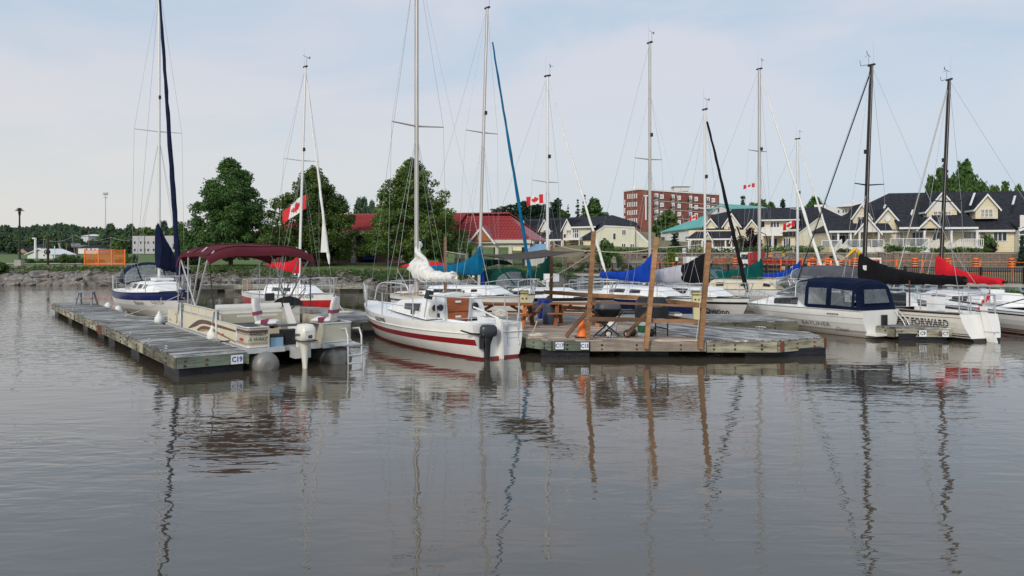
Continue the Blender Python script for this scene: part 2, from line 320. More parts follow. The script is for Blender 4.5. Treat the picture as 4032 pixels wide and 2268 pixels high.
def npmesh(name, v, f, mats, mi=None, parent=None, smooth=False, **kw):
    v = np.asarray(v, np.float32); f = np.asarray(f, np.int32); k = f.shape[1]
    me = bpy.data.meshes.new(name); me.vertices.add(len(v)); me.vertices.foreach_set('co', v.ravel())
    me.loops.add(f.size); me.loops.foreach_set('vertex_index', f.ravel())
    me.polygons.add(len(f)); me.polygons.foreach_set('loop_start', np.arange(len(f), dtype=np.int32)*k)
    try: me.polygons.foreach_set('loop_total', np.full(len(f), k, np.int32))
    except Exception: pass
    for m in mats: me.materials.append(MT[m])
    if mi is not None: me.polygons.foreach_set('material_index', np.asarray(mi, np.int32))
    if smooth: me.polygons.foreach_set('use_smooth', np.ones(len(f), bool))
    me.update(calc_edges=True)
    o = bpy.data.objects.new(name, me); sc.collection.objects.link(o); o.parent = parent
    return tag(o, **kw)
def text(name, body, size, m, parent=None, fn=None, mtx=None, shear=0, align='CENTER', bold=0.0, ext=.004, sx=1.0, label=None):
    cu = bpy.data.curves.new(name, 'FONT'); cu.body = body; cu.size = size; cu.shear = shear; cu.align_x = align; cu.align_y = 'CENTER'; cu.offset = bold; cu.resolution_u = 2
    cu.extrude = 0 if fn else ext
    to = bpy.data.objects.new(name+'_tmp', cu); sc.collection.objects.link(to)
    dg = bpy.context.evaluated_depsgraph_get(); me = bpy.data.meshes.new_from_object(to.evaluated_get(dg))
    bpy.data.objects.remove(to); me.name = name
    for v in me.vertices:
        if sx != 1: v.co.x *= sx
        if fn: v.co = fn(v.co.x, v.co.y)
        elif mtx is not None: v.co = mtx @ v.co
    me.materials.clear(); me.materials.append(MT[m]); me.update()
    o = bpy.data.objects.new(name, me); sc.collection.objects.link(o); o.parent = parent
    return tag(o, label)
def upright(x, y, z, facing):
    """matrix for text standing upright, readable from the side `facing` (2-D direction out of the face)"""
    f = Vector((facing[0], facing[1], 0)).normalized(); up = Vector((0, 0, 1)); r = up.cross(f)
    return Matrix.Translation((x, y, z)) @ Matrix((r, up, f)).transposed().to_4x4()
def sag(a, b, drop, n=8):
    a = Vector(a); b = Vector(b); return [a.lerp(b, i/n)-Vector((0, 0, drop*4*(i/n)*(1-i/n))) for i in range(n+1)]
def bez(pts, n=6):
    """Catmull-Rom through points"""
    pts = [Vector(p) for p in pts]; out = []
    q = [pts[0]]+pts+[pts[-1]]
    for i in range(len(pts)-1):
        a, b, c, d = q[i:i+4]
        for j in range(n):
            t = j/n; out.append(.5*((2*b)+(c-a)*t+(2*a-5*b+4*c-d)*t*t+(3*b-a-3*c+d)*t**3))
    out.append(pts[-1]); return out
def water():
    m, nt, b = _principled('water'); N = nt.nodes; L = nt.links; MT['water'] = m
    b.inputs['Base Color'].default_value = (.074, .060, .041, 1); b.inputs['Roughness'].default_value = .02; b.inputs['IOR'].default_value = 1.50; b.inputs['Specular IOR Level'].default_value = 1.0
    tc = N.new('ShaderNodeTexCoord')
    def layer(sx, sy, rz, detail, dist=0.0, rough=.5):
        mp = N.new('ShaderNodeMapping'); mp.inputs['Scale'].default_value = (sx, sy, 1); mp.inputs['Rotation'].default_value = (0, 0, R(rz)); L.new(tc.outputs['Object'], mp.inputs[0])
        n = N.new('ShaderNodeTexNoise'); n.inputs['Scale'].default_value = 1; n.inputs['Detail'].default_value = detail; n.inputs['Distortion'].default_value = dist; n.inputs['Roughness'].default_value = rough
        L.new(mp.outputs[0], n.inputs['Vector']); return n.outputs[0]
    def mul(a, k):
        x = N.new('ShaderNodeMath'); x.operation = 'MULTIPLY'; L.new(a, x.inputs[0])
        if isinstance(k, (int, float)): x.inputs[1].default_value = k
        else: L.new(k, x.inputs[1])
        return x.outputs[0]
    def add(a, c): x = N.new('ShaderNodeMath'); x.operation = 'ADD'; L.new(a, x.inputs[0]); L.new(c, x.inputs[1]); return x.outputs[0]
    amp = N.new('ShaderNodeMapRange'); amp.inputs[1].default_value = .38; amp.inputs[2].default_value = .62; amp.inputs[3].default_value = .35; amp.inputs[4].default_value = 2.1; L.new(layer(.05, .11, 8, 2), amp.inputs[0])
    sp = N.new('ShaderNodeSeparateXYZ'); L.new(tc.outputs['Object'], sp.inputs[0])
    lf = N.new('ShaderNodeMapRange'); lf.inputs[1].default_value = -9; lf.inputs[2].default_value = 0; lf.inputs[3].default_value = 2.9; lf.inputs[4].default_value = .85; L.new(sp.outputs[0], lf.inputs[0])
    swell = mul(layer(.7, 1.25, 6, 1, .3), .0115)
    rip = mul(mul(layer(1.7, 4.2, -4, 2, .4), .0050), mul(amp.outputs[0], lf.outputs[0]))
    fine = mul(mul(layer(4, 12, 7, 1, .3), .0008), amp.outputs[0])
    h = add(add(swell, rip), fine)
    bp = N.new('ShaderNodeBump'); bp.inputs['Strength'].default_value = 1.0; bp.inputs['Distance'].default_value = 1.0; L.new(h, bp.inputs['Height']); L.new(bp.outputs[0], b.inputs['Normal'])
    MB().quad([(-420, -25, 0), (420, -25, 0), (420, 92, 0), (-420, 92, 0)], 'water').build('water', kind='structure', label='calm brown water with fine ripples', cat='water')
water()
patch_mat('grass', [(.045, .095, .012), (.07, .13, .018), (.10, .15, .025), (.13, .14, .045)], .25, fine=9)
patch_mat('drygrass', [(.10, .11, .035), (.16, .14, .06), (.20, .16, .08), (.12, .13, .04)], .3, fine=9)
patch_mat('bankgrass', [(.07, .085, .025), (.13, .12, .05), (.20, .17, .11), (.10, .11, .03)], .8, fine=14)
patch_mat('gravel', [(.10, .09, .075), (.22, .19, .16), (.14, .125, .105), (.30, .27, .24)], 2.2, fine=11, bump=.9, bscale=7)
patch_mat('rock', [(.09, .075, .06), (.18, .16, .14), (.27, .245, .22), (.14, .10, .07)], .9, fine=5, bump=.8, bscale=4)
patch_mat('hillgreen', [(.012, .03, .014), (.02, .042, .018), (.035, .06, .02)], .03, fine=.6)
SHX = [-420, -130, -52, -41, -28, -19, -9, 0, 5.5, 6.3, 19.0, 23.0, 30.6, 34.6, 60, 420]
SHY = [130, 84, 74, 73.5, 72, 70, 68, 71, 76, 80, 72, 63, 54, 51, 44, 30]
def ys(x): return float(np.interp(x, SHX, SHY))
YR = 95.0
def height(x, y):
    s = y-ys(x); right = x > 6.3
    if right: lo = float(np.interp(s, [-.02, 0, 6, 30], [-.8, .93, 1.05, 1.5]))
    else: lo = float(np.interp(s, [-4, -.5, 0, 1.5, 4, 9, 16], [-1.2, -.5, -.1, .75, 1.25, 1.6, 1.75]))
    if y <= YR: return lo
    k = min(max((x-4)/7, 0), 1)
    t = y-YR
    base = float(np.interp(t, [0, 20, 40, 110, 200, 400, 1200], [1.6, 1.9, 2.6, 6.5, 9, 14, 30]))
    ter = float(np.interp(t, [0, .25, 30, 60, 110, 200, 400, 1200], [3.15, 3.25, 3.45, 5.5, 9, 12, 16, 30]))
    z = base*(1-k)+ter*k
    l = min(max((-x-38)/25, 0), 1)
    if l > 0:
        town = float(np.interp(t, [0, 60, 250, 330, 450, 620, 900, 1400], [1.75, 1.9, 3.2, 5, 13, 22, 27, 27]))
        z = z*(1-l)+town*l
    return z
def ground():
    xs = np.unique(np.concatenate([np.linspace(-900, -140, 28), np.linspace(-140, -60, 28), np.linspace(-60, 60, 81), np.linspace(60, 900, 60), [6.29, 6.31]]))
    us = [-.12, -.04, -.0005, 0, .02, .045, .08, .13, .2, .3, .42, .55, .7, .85, 1.0]
    ts = [.0, .25, 1, 3, 6, 10, 15, 20, 30, 40, 60, 85, 110, 150, 200, 250, 290, 330, 380, 450, 530, 620, 750, 900, 1200, 1500]
    rows = []
    for u in us: rows.append([(x, (lambda a: a+u*(YR-a))(min(ys(x), 90))) for x in xs])
    for t in ts[1:]: rows.append([(x, YR+t) for x in xs])
    V = [(x, y, height(x, y)+(.06*math.sin(x*1.3+y*.7)+.05*math.sin(x*.5-y*1.1) if x < 6 and 74 < y < 94 else 0)) for r in rows for x, y in r]
    n = len(xs); Fc = []; mi = []
    for i in range(len(rows)-1):
        for j in range(n-1):
            Fc.append((i*n+j, i*n+j+1, (i+1)*n+j+1, (i+1)*n+j))
            cx = (xs[j]+xs[j+1])/2; cy = rows[i][j][1]; s = cy-ys(cx)
            if cx < 6.3: k = 2 if s < 3.2 else (1 if cx < -36 and s < 14 else 0)
            else: k = 3
            if cy > 320: k = 4
            mi.append(k)
    npmesh('ground', V, Fc, ['grass', 'bankgrass', 'gravel', 'drygrass', 'hillgreen'], mi, smooth=True, label='grassy shore rising to a terrace and a far wooded hill', kind='structure')
ground()
def strip(name, pts, w, m, z=.02, **kw):
    b = MB(); L_ = []; R_ = []
    for i, p in enumerate(pts):
        a = Vector(pts[max(i-1, 0)]); c = Vector(pts[min(i+1, len(pts)-1)]); t = (c-a).normalized(); n = Vector((-t.y, t.x))
        for sgn, l in ((1, L_), (-1, R_)):
            q = Vector(p)+n*sgn*w/2; l.append((q.x, q.y, height(q.x, q.y)+z))
    for i in range(len(pts)-1): b.quad([L_[i], R_[i], R_[i+1], L_[i+1]], m)
    return b.build(name, kind='structure', **kw)
def linepts(a, b, n): return [Vector(a).lerp(Vector(b), i/n) for i in range(n+1)]
rp = [(x, (ys(x)+YR)/2+1.5) for x in np.linspace(12, 90, 50)]
strip('road', rp, 5.0, 'asphalt', .05, label='asphalt lane between the railing and the lawn')
strip('pavement', [(x, YR-3.0) for x in np.linspace(8, 90, 30)], 1.3, 'pathgrey', .06, label='pale concrete pavement below the retaining wall')
strip('path', [(x, 100+.04*(x+60)) for x in np.linspace(-160, -47, 20)], 7, 'pathgrey', .07, label='pale concrete path behind the lamp post')
strip('kerb', [(x, 88.5+.03*(x+60)) for x in np.linspace(-48, -33, 10)], .5, 'pathgrey', .10, label='thin pale kerb along the top of the bank')
strip('path', [(x, 330) for x in np.linspace(-420, -120, 20)], 12, 'asphalt', .2, label='far street in front of the town houses')

def rockmesh(seed):
    rnd = random.Random(seed); import bmesh
    bm = bmesh.new(); bmesh.ops.create_icosphere(bm, subdivisions=2, radius=.5)
    nrm = [Vector((rnd.gauss(0, 1), rnd.gauss(0, 1), rnd.gauss(0, 1))).normalized() for _ in range(9)]
    cut = [rnd.uniform(.24, .42) for _ in nrm]
    for v in bm.verts:
        for n, c in zip(nrm, cut):
            d = v.co.dot(n)
            if d > c: v.co -= n*(d-c)*.95
        v.co *= rnd.uniform(.95, 1.05)
    me = bpy.data.meshes.new('rock'); bm.to_mesh(me); bm.free(); me.materials.append(MT['rock']); return me
RK = [rockmesh(i) for i in range(8)]
shore = thing('rocky_shore', None, None, (-40, 74, 0)); tag(shore, 'bank of grey quarry stones along the water', kind='structure')
def stone(x, y, z, s, parent=shore, fl=.6):
    o = bpy.data.objects.new('stone', random.choice(RK)); sc.collection.objects.link(o); o.parent = parent
    o.location = Vector((x, y, z))-Vector(parent.location); o.scale = (s*random.uniform(.9, 1.6), s*random.uniform(.7, 1.2), s*fl*random.uniform(.7, 1.2)); o.rotation_euler = (random.uniform(-.3, .3), random.uniform(-.25, .25), random.uniform(0, 6.28))
rr = random.Random(4)
for row, (ds, z, s0, s1, n) in enumerate([(.0, .12, .9, 1.9, 62), (.9, .5, .8, 2.1, 60), (1.8, .95, .6, 1.7, 54), (2.8, 1.2, .3, .9, 46)]):
    for i in range(n):
        if row > 1 and i >= n*.62: break
        x = -54+24*(i+rr.random())/n*1.0 if i < n*.62 else -30+26*(i-n*.62+rr.random())/(n*.38)
        stone(x, ys(x)+ds+rr.uniform(-.3, .3), z*(1 if x < -30 else .8)-.08, rr.uniform(s0, s1)*(1.0 if x < -30 else .8))
b = MB(); rr2 = random.Random(9)
for i in range(1500):
    x = rr2.uniform(-56, -3); t = rr2.random(); y = ys(x)+.2+5*t*t+rr2.uniform(0, .8); s = rr2.uniform(.12, .42); z = height(x, y)+s*.1
    pts = [Vector((x+rr2.uniform(-s, s), y+rr2.uniform(-s, s), z+rr2.uniform(-.1, .45)*s)) for _ in range(5)]+[Vector((x, y, z+s*.5))]
    b.add(pts, [(0, 1, 5), (1, 2, 5), (2, 3, 5), (3, 4, 5), (4, 0, 5), (0, 2, 1), (2, 4, 3)], 'gravel')
b.build('rubble', kind='stuff', label='loose broken stone filling the bank between the big rocks', cat='rubble')

WX = [(2236, 80), (2800, 72), (3100, 63), (3700, 54), (4032, 51), (4400, 46)]
WP = [Vector((X(px, d), d)) for px, d in WX]
mat('sheetpile', (.30, .37, .42), .6, .2, var=.25, scale=1.2, dirt=((.16, .13, .10), .35, .7))
mat('railblack', (.012, .012, .012), .5, var=.1)
wall = thing('seawall', None, None, (WP[0].x, WP[0].y, 0)); tag(wall, 'blue-grey steel waler seawall under the railing', kind='structure')
def along(poly, step):
    out = []; 
    for a, c in zip(poly[:-1], poly[1:]):
        L_ = (c-a).length; n = max(1, round(L_/step))
        for i in range(n): out.append((a.lerp(c, i/n), a.lerp(c, (i+1)/n)))
    return out
off = Vector((WP[0].x, WP[0].y, 0))
sp, cp, wl, po = MB(), MB(), MB(), MB()
for i, (a, c) in enumerate(along(WP, 1.1)):
    t = (c-a).normalized(); n = Vector((t.y, -t.x))
    m = a.lerp(c, .5)
    for (p, q, o0, o1) in ((a, a.lerp(c, .35), .0, .0), (a.lerp(c, .35), a.lerp(c, .5), 0, .22), (a.lerp(c, .5), a.lerp(c, .85), .22, .22), (a.lerp(c, .85), c, .22, 0)):
        p2 = p+n*o0; q2 = q+n*o1; sp.quad([(p2.x-off.x, p2.y-off.y, -.8), (q2.x-off.x, q2.y-off.y, -.8), (q2.x-off.x, q2.y-off.y, .78), (p2.x-off.x, p2.y-off.y, .78)], 'sheetpile')
sp.build('sheet_pile', wall)
for a, c in along(WP, 6):
    t = (c-a).normalized(); n = Vector((t.y, -t.x)); g = lambda v, z, o: (v.x-off.x+n.x*o, v.y-off.y+n.y*o, z)
    for z in (.2, .52): wl.bar(g(a, z, .33), g(c, z, .33), .2, .12, 'sheetpile')
    MB().bar(g(a.lerp(c, .003), .88, .05), g(a.lerp(c, .997), .88, .05), .6, .22, 'concrete').build('cap_stone', wall)
    po.bar(g(a, -.5, .46), g(a, .8, .46), .16, .16, 'sheetpile', up=Vector((1, 0, 0)))
wl.build('waler', wall); po.build('pile', wall)
rail = thing('railing', 'long black metal picket railing on top of the seawall', 'railing', (WP[0].x, WP[0].y, .99))
def railing(root, poly, z0f, step=2.4, h=1.07, pick=.13, name='picket_panel', m='railblack'):
    pk = {}
    for a, c in along(poly, step):
        za = z0f(a)-root.location.z; o2 = Vector((root.location.x, root.location.y)); A = a-o2; C = c-o2
        MB().box((A.x, A.y, za+h/2+.03), (.12, .12, h+.1), m).build('post', root)
        for zz in (.12, h): MB().bar((A.x, A.y, za+zz), (C.x, C.y, za+zz), .07, .065, m).build('rail', root)
        pb = MB(); L_ = (C-A).length; n = int(L_/pick)
        for i in range(1, n): q = A.lerp(C, i/n); pb.box((q.x, q.y, za+h/2+.05), (.034, .034, h-.1), m)
        po_ = pb.build(name, root, kind='stuff')
railing(rail, WP, lambda p: .99)
LP = [Vector((X(px, d), d)) for px, d in ((1900, 79), (2060, 80), (2236, 80.3))]
r2 = thing('railing', 'short black picket railing in front of the picnic shelter columns', 'railing', (LP[0].x, LP[0].y, 1.3))
railing(r2, LP, lambda p: height(p.x, p.y)-.05, h=1.3)

ZD = .52
def clip(poly, n, c):
    out = []
    for i in range(len(poly)):
        a, b_ = poly[i], poly[(i+1) % len(poly)]; da = a.dot(n)-c; db = b_.dot(n)-c
        if da <= 0: out.append(a)
        if (da < 0) != (db < 0) and abs(da-db) > 1e-9: out.append(a.lerp(b_, da/(da-db)))
    return out
def dock(name, label, poly, dirv, pitch, wood, facs, floats, z=ZD, seed=1, cat='dock', group=None, gap=.024):
    rnd = random.Random(seed); poly = [Vector(p) for p in poly]; o = poly[0]
    root = thing(name, label, cat, (o.x, o.y, 0), 0, group)
    d = Vector(dirv).normalized(); n = Vector((-d.y, d.x)); ang = math.atan2(d.y, d.x)
    lo = min(p.dot(n) for p in poly); hi = max(p.dot(n) for p in poly); c = lo; cnt = 0; rest = MB()
    while c < hi-.02:
        w = pitch*rnd.uniform(.97, 1.03)
        q = clip(clip(poly, n, c+w-gap), -n, -c)
        c += w
        if len(q) < 3: continue
        cen = sum(q, Vector((0, 0)))/len(q)
        e = rnd.uniform(-.02, .03)
        loc = [((p-cen).dot(d)*(1)+(e if (p-cen).dot(d) > 0 else -e), (p-cen).dot(n)) for p in q]
        pb = MB(); pb.prism(loc, -.038, 0, wood)
        zt = z+rnd.uniform(-.006, .006); cnt += 1
        ob = pb.build('plank', root, (cen.x-o.x, cen.y-o.y, zt), ang)
    for a, b_, m, *h in facs:
        A = Vector(a); B_ = Vector(b_); mid = (A+B_)/2; L_ = (B_-A).length; hh = h[0] if h else .28
        t = (B_-A).normalized(); nn = Vector((t.y, -t.x))
        if (mid+nn-sum(poly, Vector((0, 0)))/len(poly)).length < (mid-nn-sum(poly, Vector((0, 0)))/len(poly)).length: nn = -nn
        k = max(1, round(L_/3.6)); 
        for i in range(k):
            l0 = L_*i/k; mm = A+t*(l0+L_/k/2)+nn*.03
            MB().box((0, 0, 0), (L_/k-.01, .055, hh), m).build('fascia_board', root, (mm.x-o.x, mm.y-o.y, z-.042-hh/2), math.atan2(t.y, t.x))
            for bx in (-.4, -.1, .28):
                for bz in (-.06, .06):
                    q = mm+t*(bx*L_/k)+nn*.035
                    MB().lathe((0, 0, 0), [(.032, -.01), (.032, .012), (.015, .022)], 'rust' if rnd.random() < .3 else 'blackpaint', 6, axis=Matrix.Rotation(R(90), 3, 'X')).build('bolt', root, (q.x-o.x, q.y-o.y, z-.19+bz), math.atan2(nn.y, nn.x)+R(90))
    for (fx, fy, fl, fw, fa) in floats:
        fb = MB(); fb.box((0, 0, -.05), (fl, fw, .58), 'floattank', taper=1.05)
        fb.box((0, 0, .10), (fl*1.04, fw*1.04, .05), 'floattank')
        fb.build('float_tank', root, (fx-o.x, fy-o.y, .0), fa)
    return root
def cleat(x, y, z, a, parent=None, s=1.0, lab=None):
    b = MB(); b.tube([(-.14*s, 0, .06*s), (-.07*s, 0, .075*s), (.07*s, 0, .075*s), (.14*s, 0, .06*s)], .014*s, 'alu', 6)
    b.tube([(-.04*s, 0, 0), (-.04*s, 0, .07*s)], .014*s, 'alu', 6); b.tube([(.04*s, 0, 0), (.04*s, 0, .07*s)], .014*s, 'alu', 6); b.box((0, 0, .005), (.16*s, .05*s, .012), 'alu')
    return b.build('cleat', parent, (x-(parent.location.x if parent else 0), y-(parent.location.y if parent else 0), z), a)
A = Vector((-8.19, 18.44)); E = Vector((-.604, .797)); NN = Vector((.797, .604)); EA = math.atan2(E.y, E.x)
def fin(s, w): return A+E*s+NN*w
p = [fin(0, 0), fin(0, 1.7), fin(10.7, 1.7), fin(10.7, 0)]
dk1 = dock('finger_dock', 'weathered grey finger dock with the white C19 berth plate, nearest the camera', p, NN, .185, 'plankold',
     [(p[0], p[1], 'fasciagreen', .27), (p[3], p[0], 'fascia', .27), (p[2], p[1], 'fascia', .3)],
     [tuple(fin(.85, .85))+(1.5, 1.5, EA), tuple(fin(5.3, .85))+(1.1, 1.5, EA), tuple(fin(9.2, .85))+(1.1, 1.5, EA)], seed=2)
p = [fin(10.72, 0), fin(10.72, 1.7), fin(25.3, 1.7), fin(25.3, 0)]
q0 = fin(13.4, 0)
dk2 = dock('finger_dock', 'far weathered finger dock carrying the grey plastic step stool', [fin(13.3, 0), fin(13.3, 1.7), fin(25.3, 1.7), fin(25.3, 0)], NN, .185, 'plankold',
     [(fin(25.3, 0), fin(13.3, 0), 'fascia', .27), (fin(25.3, 1.7), fin(13.3, 1.7), 'fascia', .3), (fin(25.3, 0), fin(25.3, 1.7), 'fascia', .27)],
     [tuple(fin(24.4, .85))+(1.3, 1.5, EA), tuple(fin(19.5, .85))+(1.1, 1.5, EA), tuple(fin(15, .85))+(1.1, 1.5, EA)], seed=3)
dkj = dock('walkway_dock', 'weathered diagonal-planked junction dock between the two left fingers', [fin(10.72, 0), fin(10.72, 1.72), (-8.6, 28.0), (-8.6, 31.3), fin(13.28, 1.72), fin(13.28, 0)], Vector((.95, -.32)), .19, 'plankold',
     [(fin(13.28, 0), fin(10.72, 0), 'fascia', .27), (fin(10.72, 1.72), (-8.6, 28.0), 'fascia', .3)], [tuple(fin(12, .9))+(1.3, 1.4, EA)], seed=4)
for s in (10.55, 10.95):
    q = fin(s, -.07); MB().box((0, 0, 0), (.3, .02, .33), 'rust').build('iron_bracket', dk1, (q.x-A.x, q.y-A.y, ZD-.2), EA)
for s, w in ((1.6, .12), (3.6, .12), (6.2, .12), (2.6, 1.6), (16, .12), (19, .12), (24.5, .15), (15.3, 1.6), (17.8, 1.6)):
    q = fin(s, w); cleat(q.x, q.y, ZD+.005, EA, dk1 if s < 11 else dk2, 1.1)
wk = dock('walkway_dock', 'long main walkway dock that the sailboats behind nose up to', [(-8.58, 28.1), (10.6, 28.1), (10.6, 31.4), (-8.58, 31.4)], Vector((1, -.12)), .2, 'plankold',
     [((-8.58, 28.1), (10.6, 28.1), 'fascia', .3), ((10.6, 28.1), (10.6, 31.4), 'fascia', .3)], [(-7, 29.2, 1.4, 2, 0), (-4.9, 29.2, 1.3, 2, 0), (8.6, 29.4, 1.4, 2, 0), (5.8, 29.4, 1.4, 2, 0)], seed=5)
dock('finger_dock', 'finger dock beside the red-hulled sailboat', [(-7.6, 31.42), (-5.6, 31.42), (-8.7, 36.5), (-10.6, 36.5)], Vector((1, -.1)), .2, 'plankold', [((-7.6, 31.42), (-10.6, 36.5), 'fascia', .3)], [(-9, 35, 1.4, 1.4, R(120))], seed=6)
pl = dock('picnic_dock', 'wide picnic dock with newer tan planks and berth plates C17 and C15', [(1.17, 21.9), (5.57, 21.86), (4.62, 25.1), (4.0, 28.08), (-3.6, 28.08), (.36, 22.8)], Vector((1, -.2)), .15, 'planknew',
     [((.36, 22.8), (1.17, 21.9), 'fasciagreen', .26), ((1.17, 21.9), (2.24, 21.89), 'fasciagreen', .26), ((2.26, 21.86), (5.6, 21.82), 'fasciabrown', .27), ((-3.6, 28.08), (.36, 22.8), 'fascia', .3)],
     [(1.55, 22.75, 1.35, 1.5, 0), (3.9, 22.9, 1.4, 1.2, 0), (0, 26, 1.4, 1.4, R(126)), (4.6, 24.4, 1.2, 1.2, 0)], seed=7)
rd = dock('finger_dock', 'dark weathered finger dock with rusty corner irons, right of the picnic dock', [(5.6, 21.84), (7.64, 21.8), (9.37, 22.8), (9.54, 24.26), (6.2, 26.9), (4.72, 28.06), (4.05, 28.06), (4.66, 25.1)], Vector((.6, -.8)), .17, 'plankold',
     [((5.62, 21.84), (7.64, 21.8), 'fascia', .3), ((7.64, 21.8), (9.37, 22.8), 'fascia', .3), ((9.37, 22.8), (9.54, 24.26), 'fascia', .3), ((9.54, 24.26), (6.2, 26.9), 'fascia', .3)],
     [(7.9, 22.9, 2.4, 1.5, R(8)), (5.9, 24.8, 1.2, 1.2, R(-50)), (8.9, 23.5, 1.1, 1.1, R(30))], seed=8)
for (x, y, w, a) in ((7.35, 21.77, .3, 0), (7.7, 21.8, .34, R(12)), (8.0, 21.96, .35, R(30)), (9.35, 22.76, .36, R(30))):
    MB().box((0, 0, 0), (w, .03, .30), 'rust').build('iron_bracket', rd, (x-5.6, y-21.84, ZD-.18), a)
for (x, y, a) in ((6.1, 26.5, 0), (8.2, 24.9, -.6), (7.2, 22.3, .2)): cleat(x, y, ZD+.005, a, rd, 1.2)
for (x, y, a) in ((2.9, 22.1, 0), (1.0, 22.5, 2.2), (.2, 23.4, 2.2)): cleat(x, y, ZD+.005, a, pl, 1.1)
dr = dock('finger_dock', 'short finger dock end with berth plates between the white cruiser and the black-boomed sailboat', [(13.45, 26.5), (15.3, 26.3), (13.6, 29.5), (11.8, 29.5)], Vector((.95, .3)), .2, 'plankold',
     [((13.45, 26.5), (15.3, 26.3), 'fascia', .27), ((13.45, 26.5), (11.8, 29.5), 'fascia', .3)], [(14.35, 27.1, 1.6, 1.4, 0)], z=.44, seed=9)
fd = dock('shore_dock', 'low grey dock along the park shore behind the boats', [(-25.5, 59.5), (-11.5, 60.5), (-11.5, 62.3), (-25.5, 61.3)], Vector((0, 1)), .22, 'plankold', [((-25.5, 59.5), (-11.5, 60.5), 'fascia', .3)], [(-24, 60.3, 1.5, 1.5, 0), (-19.5, 60.6, 1.5, 1.5, 0), (-13, 61.2, 1.5, 1.5, 0)], z=.6, seed=10)
def plate(body, c, w, h, facing, parent, col='signblue', size=None):
    o = parent.location; f = Vector((facing[0], facing[1], 0)).normalized()
    a = math.atan2(f.y, f.x)+R(90)
    pb = MB().box((0, 0, 0), (w, .012, h), 'signwhite').build('berth_plate', parent, (c[0]-o.x, c[1]-o.y, c[2]), a, label='white plate reading '+body)
    text('berth_number', body, size or h*.8, col, pb, mtx=Matrix.Translation((0, -.009, -.0)) @ Matrix.Rotation(R(90), 4, 'X'), bold=.004, ext=.002, sx=.85)
q = fin(-.105, 1.42); plate('C19', (q.x, q.y, ZD-.19), .30, .23, -E, dk1)
plate('C17', (1.37, 21.77, ZD-.15), .23, .20, (0, -1), pl); plate('C15', (2.10, 21.78, ZD-.16), .23, .20, (0, -1), pl)
plate('C9', (14.25, 26.2, .26), .24, .22, (-.1, -1), dr, 'ink'); plate('C7', (15.0, 26.13, .26), .2, .22, (-.1, -1), dr, 'ink')
def stool():
    t = thing('step_stool', 'grey plastic two-tread step stool standing on the far left dock', 'stool', (*fin(22.6, 1.15), ZD+.01), R(8))
    mat('stoolgrey', (.20, .22, .25), .5, var=.08)
    b = MB()
    for sx in (-1, 1):
        b.slab([(sx*.40, -.42, 0), (sx*.40, -.32, 0), (sx*.33, -.1, .58), (sx*.33, -.22, .6)], (-sx*.05, 0, 0), 'stoolgrey')
        b.slab([(sx*.40, .42, 0), (sx*.40, .30, 0), (sx*.33, .05, .56), (sx*.33, .16, .6)], (-sx*.05, 0, 0), 'stoolgrey')
    b.build('leg_frame', t)
    MB().box((0, -.02, .61), (.70, .38, .05), 'stoolgrey').build('top_tread', t)
    MB().box((0, -.25, .34), (.78, .24, .05), 'stoolgrey').build('lower_tread', t)
stool()
